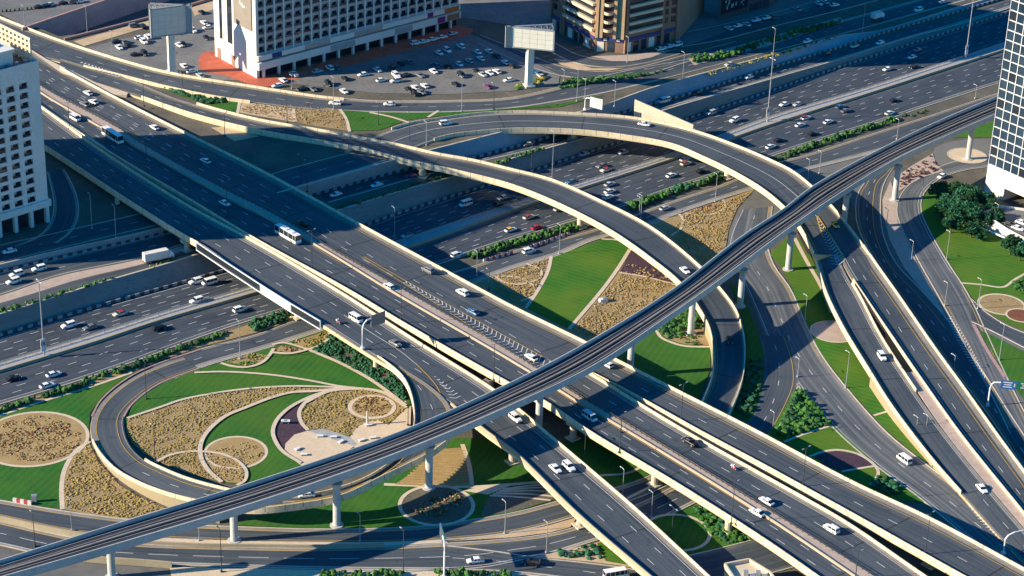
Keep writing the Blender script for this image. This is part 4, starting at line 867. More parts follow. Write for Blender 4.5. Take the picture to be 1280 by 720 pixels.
for pts, w in (([(1040, 532), (1005, 543), (980, 553)], 1.0), ([(1012, 571), (1030, 565), (1047, 563), (1072, 568), (1092, 581), (1098, 592), (1088, 607)], 1.0), ([(1052, 590), (1075, 586), (1094, 583)], .9)): line_path(pts, w, .17)
# --- green strip between the ground road and the lower ramps
GS = [(962, 318), (985, 296), (1003, 300), (1018, 330), (1032, 362), (1052, 402), (1087, 462), (1114, 505), (1142, 545), (1166, 577), (1156, 578), (1110, 540), (1062, 488), (1026, 442), (1006, 402), (990, 360), (974, 330)]
patch('lawn', 'bright green lawn strip under the viaduct beside the lower ramp', GS, 'lawn_bright', .1)
line_path([(993, 298), (1010, 330), (1027, 360), (1040, 392)], 1.4, .16)
line_path([(1092, 520), (1112, 514)], .9, .16)
patch('planting_bed', 'purple mulch wedge beside the lower ramp parapet', [(995, 288), (1004, 296), (1014, 322), (1008, 316)], 'mulch', .14)
disc('plaza', 'round mauve paved plaza partly under the lower ramp', 1042, 415, 7.5, 'pink_paver', .14, ring=.5)
planting('shrub_bed', 'mixed shrubs at the end of the green strip', [(1146, 556), (1160, 572), (1192, 606), (1176, 596)], ['leaf_mid', 'leaf_dry', 'leaf_dark'], .8, .6, .6, 'stuff')
# --- right side
patch('road', 'wide asphalt area where the right hand slip roads join', [(1060, 240), (1085, 226), (1115, 211), (1150, 228), (1168, 290), (1185, 330), (1202, 356), (1214, 378), (1234, 398), (1290, 424), (1330, 440), (1330, 620), (1262, 545), (1192, 445), (1120, 345), (1075, 282)], 'asphalt', .015)
RX = 'asphalt'
road('slip_road', 'dark slip road bending under the viaduct on the right', 'road', [(1118, 208), (1104, 230), (1100, 252), (1103, 292), (1120, 330), (1150, 362), (1185, 402), (1225, 460), (1270, 530), (1330, 620)], [(1083, 226), (1072, 245), (1072, 280), (1090, 318), (1122, 365), (1180, 446), (1205, 478), (1240, 524), (1290, 600)][:9], 50, z0, .03, 'asphalt', [(2.6, 'yellow_paint', .18, None, (0, .5)), (-.9, 'yellow_paint', .16), (('t', .55), 'white_paint', .2, D)], (1, 1), key='R5')
road('slip_road', 'grey slip road running from the roundabout down the right side', 'road', [(1290, 205), (1240, 208), (1200, 214), (1170, 226), (1153, 244), (1151, 264), (1162, 290), (1186, 331), (1203, 357), (1216, 380), (1232, 415), (1257, 470), (1290, 535)], [(1290, 192), (1240, 196), (1195, 202), (1160, 216), (1132, 236), (1122, 256), (1124, 276), (1151, 330), (1168, 360), (1186, 392), (1206, 428), (1236, 486), (1270, 555)], 60, z0, .045, 'asphalt_worn_glare', [(.9, 'yellow_paint', .16, None, (.6, 1)), (-.9, 'yellow_paint', .18, None, (.62, 1)), (.9, 'white_paint', .16, None, (0, .55))], (1, 1), key='R6', kmat='kerb_stone')
road('slip_road', 'exit road curving off to the right edge past the lawns', 'road', [(1212, 372), (1234, 392), (1260, 408), (1290, 420), (1340, 438)], [(1215, 402), (1245, 416), (1280, 434), (1330, 456)], 24, z0, .055, 'asphalt', [], (1, 1), key='R7')
L_, R_ = RB['R5']; q = MB()
chevrons(q, wcurve([S(x, y, 0) for x, y in ((1188, 394), (1210, 428), (1232, 470))], 20), wcurve([S(x, y, 0) for x, y in ((1182, 396), (1202, 436), (1228, 474))], 20), 22, .4, .075); tag(q.flat('road_marking', M['white_paint']), 'white chevron hatching where two right hand slip roads meet', 'road marking', kind='structure')
patch('traffic_island', 'tan planted island beside the roundabout pier', [(1166, 192), (1142, 206), (1126, 217), (1122, 235), (1116, 244), (1135, 232), (1153, 222), (1180, 214), (1170, 206)], 'pink_paver', .14)
planting('shrub_bed', 'purple brown shrubs on the island beside the roundabout', [(1164, 194), (1142, 207), (1127, 219), (1124, 234), (1135, 230), (1153, 220), (1176, 213), (1168, 205)], ['mulch', 'leaf_red', 'mulch'], .9, .4, .4, 'stuff')
patch('traffic_island', 'long paved island between the two right hand slip roads', [(1113, 226), (1103, 250), (1104, 270), (1112, 300), (1130, 335), (1160, 372), (1184, 398), (1165, 362), (1148, 332), (1122, 278), (1121, 250)], 'pink_paver', .14)
patch('roundabout', 'asphalt roundabout round a railway pier at far right', [(1166, 196), (1168, 186), (1182, 179), (1215, 174), (1260, 176), (1290, 190), (1290, 206), (1240, 208), (1195, 211), (1175, 206)], 'asphalt_worn_glare', .02, smooth=True)
disc('traffic_island', 'round tan roundabout island at the foot of a railway pier', 1209, 195, 7.5, 'plaza_paving', .15, ring=.6, ringm='kerb_stone')
patch('lawn', 'green strip beside the viaduct above the roundabout', [(1185, 172), (1215, 160), (1250, 150), (1250, 172), (1215, 172)], 'lawn_bright', .1)
patch('lawn', 'bright green lawn by the trees on the right', [(1154, 246), (1165, 235), (1182, 228), (1240, 250), (1330, 290), (1330, 432), (1290, 417), (1260, 405), (1236, 391), (1214, 371), (1204, 355), (1187, 329), (1163, 288), (1152, 264)], 'lawn_bright', .1)
line_path([(1200, 354), (1225, 356), (1255, 359), (1268, 350), (1290, 338)], 1.0, .15)
disc('planting_bed', 'tan round bed on the right lawn', 1252, 381, 7.6, 'soil', .14, ring=.9)
disc('planting_bed', 'smaller brown round bed at the right edge', 1276, 395, 4.8, 'leaf_red', .2, ring=.7)
planting('shrub_bed', 'rows of dark green shrubs beside the pale path at the right edge', [(1262, 357), (1290, 342), (1300, 360), (1280, 370)], ['leaf_dark', 'leaf_mid'], .8, .6, .7, 'stuff')
patch('lawn', 'green lawn corner below the exit road at the right edge', [(1222, 412), (1245, 422), (1280, 440), (1330, 462), (1330, 520), (1280, 500), (1258, 472), (1240, 440)], 'lawn', .1)
line_path([(1217, 406), (1235, 440), (1256, 472)], 1.2, .17, label='mauve kerb path beside the grey slip road', matn='kerb_pink')
patch('lawn', 'dark verge strip between the right hand ramp wall and the slip road', [(1150, 405), (1185, 452), (1204, 480), (1250, 545), (1290, 600), (1270, 590), (1240, 548), (1200, 488)], 'lawn', .05)
# ground road and underpass road
road('ground_road', 'ground level road with the white van beside the green strip', 'road', [(965, 258), (962, 280), (958, 300), (966, 330), (988, 362), (1005, 402), (1025, 442), (1060, 488), (1108, 541), (1160, 583), (1198, 611), (1240, 645), (1300, 700), (1340, 735)], [(926, 262), (914, 288), (909, 310), (925, 345), (946, 392), (962, 430), (985, 465), (1003, 489), (1022, 513), (1056, 548), (1097, 583), (1150, 622), (1210, 672), (1270, 722), (1310, 755)], 60, z0, .03, 'asphalt_worn_glare', [(('t', .5), 'white_paint', .22, D), (1.2, 'yellow_paint', .16, None, (0, .35)), (-.9, 'white_paint', .18)], (1, 0), shoulder=(1.2, 0), key='R4')
road('ground_road', 'shaded ground road curving under the main flyover', 'road', [(985, 420), (996, 455), (997, 480), (988, 505), (972, 535), (950, 570)], [(932, 367), (946, 410), (955, 447), (951, 492), (937, 526), (905, 560)], 40, z0, .052, 'asphalt', [(('t', .55), 'white_paint', .2, D), (1.5, 'yellow_paint', .18)], (0, 0), shoulder=(0, 0), key='R4b')
q = MB(); chevrons(q, wcurve([S(x, y, 0.4) for x, y in ((1212, 630), (1235, 650), (1265, 676))], 20), wcurve([S(x, y, 0.4) for x, y in ((1210, 632), (1228, 655), (1258, 682))], 20), 14, .35, .06); tag(q.flat('road_marking', M['white_paint']), 'white chevron hatching where the lower ramp meets the ground road', 'road marking', kind='structure')
q = MB(); w_ = wcurve([S(x, y, 0) for x, y in ((998, 480), (1003, 489), (1022, 513), (1056, 548), (1097, 583), (1150, 622), (1210, 672), (1270, 722))], 50); us = []
for i in range(50):
    t = w_[min(i+1, 49)] - w_[max(i-1, 0)]; us.append(Vector((-t.y, t.x, 0)).normalized()*-1)
kerb(q, w_, us, .5, .16); tag(q.build('kerb', M['kerb_stone']), 'pale kerb along the lower side of the ground road fork', 'kerb', kind='structure')
q = MB(); w_ = wcurve([S(x, y, 0) for x, y in ((997, 481), (988, 505), (978, 524), (968, 542))], 24); us = []
for i in range(24):
    t = w_[min(i+1, 23)] - w_[max(i-1, 0)]; us.append(Vector((-t.y, t.x, 0)).normalized())
kerb(q, w_, us, .4, .16); tag(q.build('kerb', M['kerb_stone']), 'pale kerb between the triangular shrub bed and the shaded road', 'kerb', kind='structure')
patch('road', 'asphalt of the fork between the two ground roads', [(945, 330), (968, 330), (992, 370), (1010, 415), (1020, 450), (1004, 489), (997, 481), (986, 470), (955, 400), (932, 360)], 'asphalt_worn_glare', .018)
# road beyond the service road under R3: link from the service road to R4
patch('road', 'asphalt junction where the ground road leaves the service road', [(945, 234), (1000, 216), (1050, 203), (1090, 192), (1118, 207), (1085, 226), (1040, 236), (990, 262), (962, 285), (909, 310), (912, 286), (925, 258)], 'asphalt', .012)
# --- bottom: surface roads
S1F = [(-90, 611), (0, 626), (40, 633), (90, 641), (160, 650), (230, 656), (320, 660), (400, 662), (480, 661), (542, 657), (592, 650), (645, 641), (703, 626), (760, 613), (790, 604), (830, 588), (880, 562), (930, 530)]
S1N = [(-90, 631), (0, 646), (50, 657), (100, 666), (160, 671), (230, 674), (320, 677), (400, 678), (480, 678), (553, 675), (630, 667), (682, 656), (720, 645), (765, 633), (800, 621), (850, 599), (900, 572), (950, 540)]
road('surface_road', 'curving surface road below the loop garden, nearer the lawn', 'road', S1F, S1N, 70, z0, .03, 'asphalt', [(1.2, 'yellow_paint', .18), (-1.0, 'yellow_paint', .18)], (1, 1), shoulder=(1.4, .5), key='S1')
S2F = [(-90, 634), (0, 652), (50, 664), (100, 674), (180, 681), (320, 685), (400, 686), (480, 684), (560, 680), (640, 674), (686, 668), (711, 662), (760, 646), (800, 630), (850, 605), (900, 578)]
S2N = [(-90, 664), (0, 681), (50, 692), (100, 699), (180, 704), (320, 709), (400, 711), (480, 712), (560, 712), (610, 708), (650, 700), (690, 692), (720, 683), (765, 669), (815, 653), (867, 629), (920, 600)]
road('surface_road', 'wide surface road along the bottom edge with the white car', 'road', S2F, S2N, 70, z0, .035, 'asphalt', [(('t', .5), 'white_paint', .2, (8, 4)), (1.0, 'yellow_paint', .18), (-.9, 'white_paint', .18)], (1, 1), shoulder=(1.2, 1.2), key='S2')
road('surface_road', 'lower surface road with the dark jeep leaving the bottom edge', 'road', [(560, 683), (620, 690), (672, 698), (730, 704), (800, 714), (880, 735)], [(540, 712), (600, 712), (650, 715), (710, 722), (780, 734), (850, 755)], 30, z0, .042, 'asphalt', [(('t', .5), 'white_paint', .2, D)], (1, 1), key='S3')
patch('pavement', 'pale sunlit strip between the two bottom surface roads at left', [(-90, 632), (0, 647), (50, 658), (100, 667), (160, 672), (320, 678), (400, 679), (480, 679), (556, 676), (560, 679), (480, 683), (400, 685), (320, 684), (180, 680), (100, 673), (50, 663), (0, 651), (-90, 634)], 'plaza_paving', .17)
patch('planting_bed', 'sandy island between the two bottom surface roads', [(562, 677), (630, 668.5), (684, 658), (722, 647), (712, 660), (686, 666.5), (640, 672.5)], 'sand', .17)
patch('pavement', 'tan pavement along the bottom edge', [(212, 709), (320, 711), (400, 713), (480, 714), (560, 714), (640, 716), (700, 723), (780, 736), (780, 790), (225, 790)], 'plaza_paving', .1)
patch('road', 'dark road below the bottom left wall', [(-90, 672), (0, 686), (50, 697), (100, 704), (180, 709), (212, 711), (225, 790), (-90, 790)], 'asphalt_highway', .02)
hedge('row of low shrubs along the bottom edge pavement', [(400, 716), (500, 717), (505, 722), (400, 722)], ('leaf_mid', 'leaf_dark'), 1.0, .8, 1.2, group=None)
hedge('low green shrubs at the bottom edge near the green road sign', [(540, 716), (640, 717), (640, 723), (540, 723)], ('leaf_mid', 'leaf_dark'), 1.0, .8, 1.2, group=None)
LT = [(290, 657), (325, 645), (370, 638), (425, 628), (480, 602), (535, 572), (562, 548), (612, 548), (655, 583), (702, 622), (645, 640), (592, 649), (542, 656), (480, 660), (400, 661)]
patch('lawn', 'dark green lawn between the loop ramp and the surface road', LT, 'lawn', .1)
patch('planting_bed', 'tan ribbed bed behind a tall railway pier', [(544, 562), (579, 560), (588, 585), (590, 607), (548, 609), (493, 606), (518, 590)], 'soil', .14)
mb = MB()
for k in range(14):
    a, b = S(500 + k*3.2, 604 - k*3.1, .1), S(588 - k*.6, 607 - k*3.3, .1)
    mb.loft([[p + UP*.02 + Vector((0, -.25, 0)), p + UP*.4, p + UP*.02 + Vector((0, .25, 0))] for p in (a, b)], True, True)
tag(mb.build('ground_cover', M['leaf_dry']), 'ribbed rows of dry ground cover behind the tall railway pier', 'ground cover', kind='stuff')
line_path([(578, 556), (586, 580), (590, 607)], 1.3, .17); line_path([(480, 606), (540, 608), (592, 609), (677, 603)], 1.3, .17)
patch('plaza', 'tan paved triangle beside the near flyover', [(579, 614), (600, 609), (645, 605), (609, 619)], 'plaza_paving', .18)
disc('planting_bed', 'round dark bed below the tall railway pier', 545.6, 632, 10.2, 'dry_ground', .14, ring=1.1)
planting('ground_cover', 'reddish dry shrubs in the round bed below the tall pier', [(512, 640), (545, 620), (575, 615), (580, 628), (545, 648)], ['leaf_red', 'leaf_dry', 'leaf_dark'], 3.48, 0.26, 0.28, 'stuff')
patch('planting_bed', 'striped dark bed under the near flyover', [(610, 622), (650, 606), (690, 610), (700, 622), (645, 639), (600, 646)], 'dry_ground', .14)
for k in range(5): line_path([(612 + k*4, 620 - k*2), (650 + k*8, 622 - k*4), (688 + k*3, 626 - k*5)], .8, .18)
patch('lawn', 'dark lawn in the shade under the main flyover', [(672, 560), (735, 545), (850, 610), (830, 588), (790, 603), (760, 612), (715, 622)], 'lawn', .06)
line_path([(750, 595), (790, 590), (830, 560)], 1.0, .14); line_path([(783, 624), (819, 606)], 1.0, .14)
patch('lawn', 'green lawn beside a flyover pier near the bottom edge', [(800, 664), (867, 632), (885, 632), (942, 675), (862, 695), (830, 690)], 'lawn', .1)
planting('shrub_bed', 'green shrub bank beside the lower flyover pier', [(866, 636), (884, 633), (938, 674), (905, 681), (880, 662)], ['leaf_teal', 'leaf_mid'], .9, .7, .6, 'stuff')
disc('planting_bed', 'round shaded bed between the flyovers near the bottom edge', 846, 666, 9.0, 'lawn', .13, ring=1.0)
road('surface_road', 'dark road dipping under the flyovers at the bottom right', 'road', [(862, 695), (900, 686), (942, 675), (985, 660), (1040, 640)], [(885, 735), (940, 722), (1000, 706), (1050, 690), (1110, 668)], 30, z0, .03, 'asphalt', [], (1, 1), key='S4')
patch('planting_bed', 'sandy shrub island near the dark jeep', [(672, 697), (690, 692), (745, 679), (770, 672), (800, 711), (740, 703)], 'sand', .14)
planting('shrub_bed', 'dark green shrubs on the sandy island near the dark jeep', [(684, 693), (745, 681), (756, 702), (720, 699)], ['leaf_dark', 'leaf_teal'], .7, .7, .7, 'stuff')
patch('lawn', 'small green lawn under the near flyover by the bottom edge', [(746, 680), (765, 674), (798, 709), (757, 702)], 'lawn_bright', .17)
# low sunlit walls beside the bottom roads
def low_wall(label, pts, h, w=.5, name='parapet_wall', matn='parapet_concrete'):
    c_ = curve(pts, 40, z0); q = MB(); rr = []
    for i, p in enumerate(c_):
        t = c_[min(i+1, 39)] - c_[max(i-1, 0)]; n_ = Vector((-t.y, t.x, 0)).normalized() * w/2
        rr.append([p - n_ - UP*.1, p - n_ + UP*h, p + n_ + UP*h, p + n_ - UP*.1])
    q.loft(rr, True, True); tag(q.build(name, M[matn]), label, 'wall')
low_wall('low cream wall between the two lower left surface roads', [(-90, 637), (0, 652), (50, 663), (100, 672.5), (150, 677)], 1.9)
low_wall('low cream wall along the bottom edge surface road, left of the viaduct pier', [(60, 696), (110, 702), (180, 707), (215, 710)], 1.9)
low_wall('low cream wall between the two surface roads under the viaduct', [(180, 680), (250, 683), (320, 684), (400, 685), (480, 683.5)], 1.0)
# --- upper terrace surfaces
T2K = dict(zf=zT2)
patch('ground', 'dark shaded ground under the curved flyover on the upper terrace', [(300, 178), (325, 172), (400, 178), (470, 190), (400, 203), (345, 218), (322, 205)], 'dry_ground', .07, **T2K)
road('terrace_road', 'shaded road on the upper terrace passing under the curved flyover', 'road', [(300, 234), (350, 215), (400, 201), (450, 188), (500, 172)], [(325, 250), (368, 235), (420, 219), (470, 204), (515, 186)], 24, zT2, .05, 'asphalt', [(('t', .5), 'white_paint', .2, D)], (1, 1), key='tr')
patch('car_park', 'car park in front of the white hotel', [(228, 100), (262, 86), (330, 104), (460, 70), (575, 38), (605, 50), (640, 66), (700, 94), (698, 106), (640, 114), (560, 118), (470, 117), (400, 109), (330, 101)], 'lot_asphalt', .10, **T2K)
patch('car_park', 'car park left of the white hotel', [(100, 62), (200, 38), (262, 6), (330, -30), (345, 0), (268, 72), (250, 94), (215, 90), (150, 78)], 'lot_asphalt', .10, **T2K)
patch('pavement', 'red paving at the hotel corner', [(250, 70), (262, 64), (322, 92), (348, 99), (343, 107), (322, 108), (284, 96), (250, 86)], 'red_paving', .16, smooth=True, **T2K)
patch('pavement', 'red paved strip along the shaded hotel front', [(322, 98), (572, 32), (592, 37), (588, 44), (500, 66), (348, 105)], 'red_paving', .15, **T2K)
patch('planting_bed', 'orange sand strip beside the left car park', [(92, 52), (190, 25), (270, 0), (262, 8), (178, 36), (105, 58)], 'sand', .13, **T2K)
patch('pavement', 'orange brown paved strip beyond the left car park', [(240, 12), (290, -4), (290, 4), (243, 20)], 'sand', .14, **T2K)
planting('shrub_bed', 'dark green shrub wedge between the two upper ramps', [(184, 102), (212, 110), (275, 123), (286, 127), (262, 132), (228, 119)], ['leaf_dark', 'leaf_teal'], .8, .9, .8, 'stuff', **T2K)
patch('lawn', 'dark ground of the shrub wedge between upper ramps', [(176, 100), (212, 110), (275, 123), (302, 127), (297, 142), (228, 121)], 'lawn', .12, **T2K)
patch('planting_bed', 'sandy dotted bed between the two upper ramps', [(302, 127), (320, 127), (365, 131), (368, 153), (320, 145), (299, 141)], 'sand', .14, **T2K)
patch('planting_bed', 'brown ground between the two upper ramps', [(366, 131), (425, 137), (436, 164), (395, 158), (368, 153)], 'soil', .14, **T2K)
planting('ground_cover', 'dotted dry plants on the sandy bed between upper ramps', [(304, 128), (365, 132), (425, 138), (432, 162), (395, 157), (302, 140)], ['leaf_dry', 'leaf_dry', 'leaf_olive'], 2.17, 0.26, 0.23, 'stuff', **T2K)
patch('lawn', 'bright green lawn between the two upper ramps', [(428, 138), (470, 141), (510, 150), (475, 163), (437, 164)], 'lawn', .14, **T2K)
patch('lawn', 'thin green lawn beside the start of the upper curved flyover', [(470, 140), (545, 141), (600, 138), (700, 130), (760, 118), (700, 134), (640, 137), (545, 146), (512, 150)], 'lawn', .13, **T2K)
for pts in ([(300, 126), (297, 142)], [(366, 131), (369, 152)], [(425, 137), (433, 150), (437, 165)], [(462, 141), (490, 147), (512, 154)], [(548, 139), (535, 147)]): line_path(pts, 1.2, .2, zT2)
patch('planting_bed', 'sandy triangle under the curved flyover near the hotel', [(264, 160), (290, 158), (324, 171), (293, 177)], 'sand', .14, **T2K)
planting('shrub_bed', 'bright green verge below the large billboard', [(640, 108), (660, 104), (682, 96), (684, 100), (665, 109), (645, 112)], ['leaf_mid', 'leaf_yellow'], .8, .8, .6, 'stuff', **T2K)
planting('shrub_bed', 'long bright green verge below the curved side street', [(696, 110), (712, 97), (760, 97), (830, 89), (818, 93), (740, 105), (702, 112)], ['leaf_mid', 'leaf_mid', 'leaf_dark'], .8, .8, .6, 'stuff', **T2K)
road('side_street', 'curved side street round the foot of the beige building', 'road', [(600, 44), (650, 64), (690, 80), (720, 87), (760, 90), (800, 84), (850, 71), (920, 52)], [(598, 54), (650, 78), (690, 92), (720, 97), (760, 99), (810, 92), (860, 77), (925, 60)], 40, zT2, .12, 'asphalt', [(('t', .5), 'white_paint', .18, D)], (1, 1), key='side')
road('side_street', 'inner street close to the beige building entrance', 'road', [(650, 30), (690, 52), (720, 68), (760, 76), (800, 74), (845, 62)], [(640, 40), (684, 62), (715, 77), (755, 84), (800, 80), (850, 67)], 30, zT2, .15, 'asphalt', [], (1, 1), key='side2')
patch('pavement', 'pink paved forecourt in front of the beige building', [(738, 71), (790, 69), (838, 63), (815, 72), (790, 77), (765, 77)], 'pink_paver', .2, **T2K)
patch('planting_bed', 'orange sand wedge beside the curved side street', [(692, 74), (706, 75), (740, 86), (780, 86), (760, 89), (722, 88), (702, 82)], 'sand', .2, **T2K)
hedge('row of dark bushes on a pink verge beside the upper boulevard', [(862, 72), (905, 66), (960, 50), (1050, 26), (1050, 30), (960, 56), (905, 74), (868, 80)], ('leaf_dark', 'leaf_mid'), .35, 1.0, 1.3, zT2, group=None)
patch('pavement', 'pale paved verge between the boulevard and the frontage road', [(860, 74), (905, 62), (960, 47), (1050, 22), (1055, 27), (960, 58), (905, 72), (868, 82)], 'pink_paver', .12, **T2K)
patch('lot', 'dusky paved lot at the top between the towers', [(560, 20), (700, 40), (850, 60), (1000, 15), (1100, -20), (1000, -80), (560, -80)], 'lot_asphalt', .05, **T2K)
hedge('shrubs on the lower terrace between the wall top and the collector road', [(601, 209), (640, 196), (676, 186), (680, 188), (640, 201), (606, 213)], ('leaf_mid', 'leaf_dark'), .9, .7, .8, zT1, group=None)
hedge('narrow green hedge on top of the brown grey wall at the left', [(-20, 396), (60, 371), (150, 344), (155, 346), (60, 375), (-20, 400)], ('leaf_mid', 'leaf_mid', 'leaf_dark'), 1.2, .6, .8, zT1, group=None)
hedge('green hedge on the wall top left of the near flyover pier', [(187, 334), (222, 322), (224, 325), (190, 337)], ('leaf_mid', 'leaf_yellow'), 1.2, .6, .8, zT1, group=None)
hedge('dark hedge strip on the lower terrace right of the main flyover', [(395, 268), (440, 255), (500, 236), (560, 217), (562, 220), (500, 240), (440, 258), (400, 272)], ('leaf_dark', 'leaf_teal'), .8, .7, .8, zT1, group=None)
planting('shrub_bed', 'yellow green verge between frontage road and terrace wall at upper right', [(885, 91), (960, 69), (1050, 43), (1050, 46), (960, 74), (888, 95)], ['leaf_mid', 'leaf_yellow'], 1.0, .45, .4, 'stuff', **T2K)
# ------------------------------------------------------------------ buildings
def prism(mb, base, z0_, z1_, m=0):
    n = len(base); lo = [Vector((p.x, p.y, z0_)) for p in base]; hi = [Vector((p.x, p.y, z1_)) for p in base]
    mb.add(lo + hi, [tuple(range(n-1, -1, -1)), tuple(range(n, 2*n))] + [(i, (i+1) % n, n + (i+1) % n, n + i) for i in range(n)], m)
def obox(mb, o, u, v, a0, a1, b0, b1, z0_, z1_, m=0):     # box in a frame: a along u, b along v (outward), z
    prism(mb, [o + u*a0 + v*b0, o + u*a1 + v*b0, o + u*a1 + v*b1, o + u*a0 + v*b1], z0_, z1_, m)
def root_for(name, o, label, cat, group=None):
    r = empty(name, o, label, cat, group); inv = Matrix.Translation(-Vector(o))
    def ch(x): x.parent = r; x.matrix_parent_inverse = inv; return x
    return r, ch
def dirpx(c, x0, y0, x1, y1):
    a = S(x1, y1, c.z) - S(x0, y0, c.z); a.z = 0; return a.normalized()
def window_grid(ch, o, u, v, cols, rows, make, limit=99):
    # windows: one mesh shared by all; those in the photograph's frame are parts, the rest one part
    q0 = MB(); mats = make(q0); proto = None; rest = MB(); cnt = 0
    M4 = Matrix(((u.x, v.x, 0, 0), (u.y, v.y, 0, 0), (0, 0, 1, 0), (0, 0, 0, 1)))
    for a in cols:
        for z in rows:
            p = o + u*a + UP*(z - o.z); px, py = P(p)
            if -6 < px < 1286 and -6 < py < 726 and cnt < limit:
                if proto is None:
                    proto = q0.build('window', [M[k] for k in mats]); w = proto
                else:
                    w = proto.copy(); COL.objects.link(w)
                w.matrix_world = Matrix.Identity(4); ch(w); w.matrix_basis = Matrix.Translation(p) @ M4; cnt += 1
            else:
                rest.add([p + u*x + v*y + UP*zz_ for x, y, zz_ in q0.v], q0.f); rest.m[-len(q0.m):] = q0.m
    if rest.v: tag(ch(rest.build('window', [M[k] for k in mats])), kind='stuff')
# --- left white tower
C0 = S(62, 277, 7.2); u = dirpx(C0, 62, 277, 0, 296.5); v = Vector((-u.y, u.x, 0)); v = v if v.y < 0 else -v
H = C0.z + htop(C0, 79); W_, Dp = 58, 74
r, ch = root_for('office_tower', C0, 'tall off white tower with rows of recessed windows at the left edge', 'building')
q = MB(); fh = 3.42; zb = C0.z + 9.0; nf = int((H - 3.0 - zb) / fh); cw = 4.95; a0 = 4.7; ww, wh = 3.2, 2.15
obox(q, C0, u, v, 0, W_, -Dp, -1.1, C0.z - 3, H - 1.2)                     # core
obox(q, C0, u, v, 0, a0, -1.1, 0, zb - 1, H)                                # corner pier
ncol = 10
for k in range(ncol):
    a = a0 + k*cw
    obox(q, C0, u, v, a + ww, a + cw, -1.1, 0, zb - 1, H)
for f in range(nf + 1):
    z1_ = zb + f*fh
    obox(q, C0, u, v, a0, a0 + ncol*cw, -1.1, -.03, z1_ - (fh - wh) if f else zb - 1, z1_)
obox(q, C0, u, v, a0, a0 + ncol*cw, -1.1, -.03, zb + nf*fh + wh - .02 if False else zb + nf*fh, H)
ch(q.build('wall', M['tower_white']))
def mk(q):
    q.box((ww/2, -1.02, wh/2), (ww - .04, .08, wh), 0); q.box((ww/2, -.5, .45), (ww - .1, .06, .9), 1); q.box((ww*.72, -.93, wh*.55), (ww*.35, .06, wh*.85), 2)
    q.box((ww/2, -.55, .03), (ww - .1, .9, .06), 2); return ['glass_dark', 'glass_dark', 'hotel_grey']
window_grid(ch, C0, u, v, [a0 + k*cw for k in range(ncol)], [zb + f*fh + .01 for f in range(nf)], mk)
q = MB(); obox(q, C0, u, v, -.6, W_, -Dp, 1.0, C0.z + 6.2, C0.z + 8.6)     # podium canopy band
for k in range(9): obox(q, C0, u, v, .2 + k*6.2, 1.4 + k*6.2, -.9, .6, C0.z - .5, C0.z + 6.2)
ch(q.build('podium', M['tower_white']))
q = MB(); obox(q, C0, u, v, .1, W_, -1.4, -1.0, C0.z + .1, C0.z + 6.1); ch(q.build('shop_front', M['glass_dark']))
q = MB(); obox(q, C0, u, v, .0, W_, -.5, .15, H - .1, H + 1.0); obox(q, C0, u, v, -.12, .4, -Dp, -.5, H - .1, H + 1.0); ch(q.build('parapet', M['tower_white']))
q = MB(); obox(q, C0, u, v, .4, W_, -Dp, -.5, H - 1.1, H - .4); ch(q.build('roof', M['dry_ground']))
q = MB(); obox(q, C0, u, v, 7, W_, -17, -4, H - .4, H + 4.6); obox(q, C0, u, v, 6.4, W_, -17.5, -3.3, H + 4.6, H + 5.6); ch(q.build('penthouse', M['tower_white']))
q = MB()
for k in range(26): obox(q, C0, u, v, .9, 1.5, -3 - k*2.4, -2.1 - k*2.4, H - .4, H + 8.0)
for k in range(5): obox(q, C0, u, v, 1.0, 1.4, -66, -2, H + .3 + k*1.8, H + 1.2 + k*1.8)
ch(q.build('roof_screen', M['beige_pale']))
q = MB()
for k in range(7): obox(q, C0, u, v, 10 + k*5, 12.5 + k*5, -13, -9, H + 5.6, H + 6.7 + (k % 3)*.4)
for k in range(9): q.box(C0 + u*(3 + k*3.1) - v*(3.2) + UP*(H - C0.z + .3), (1.2, 1.0, 1.4))
ch(q.build('roof_plant', M['steel']))
# --- hotel
C0 = S(321, 98, 10.5); u = dirpx(C0, 321, 98, 572, 31.5); ul = dirpx(C0, 321, 98, 269, 70)
W_ = (S(572, 31.5, 10.5) - C0).length; v = Vector((u.y, -u.x, 0)); v = v if v.y < 0 else -v
dl_ = (S(269, 70, 10.5) - C0).length; vl = Vector((ul.y, -ul.x, 0)); vl = vl if vl.x < 0 else -vl
r, ch = root_for('hotel', C0, 'white slab hotel with a gridded shaded front beside the car park', 'hotel')
z = C0.z; HH = z + 41; nb = 23; cw = W_ / nb; fh = 3.75; zb = z + 10.2
back = [C0, C0 + u*W_, C0 + u*W_ + ul*dl_, C0 + ul*dl_]
q = MB(); prism(q, [C0 + u*1.2 - v*1.4, C0 + u*W_ - v*1.4, C0 + u*W_ + ul*dl_, C0 + u*1.2 + ul*dl_], z - 2, HH)
for f in range(12): obox(q, C0, u, v, 1.2, W_, -1.4, -.25, zb + f*fh - 1.25, zb + f*fh)
ch(q.build('wall', M['hotel_grey']))
q = MB()
for k in range(nb + 1): obox(q, C0, u, v, max(.1, k*cw - .35), k*cw + .35, -1.4, .1, z + 9.2, HH)
ch(q.build('pilasters', M['hotel_white']))
ww, wh = cw - .9, 2.3
def mk(q):
    q.box((ww/2, -1.3, wh/2), (ww, .1, wh), 0); q.box((ww/2, -.3, .5), (ww, .05, 1.0), 1); q.box((ww*.3, -1.2, wh*.5), (ww*.3, .06, wh*.8), 2); return ['glass_dark', 'glass_tower', 'hotel_grey']
window_grid(ch, C0, u, v, [k*cw + .45 for k in range(nb)], [zb + f*fh + .05 for f in range(11)], mk)
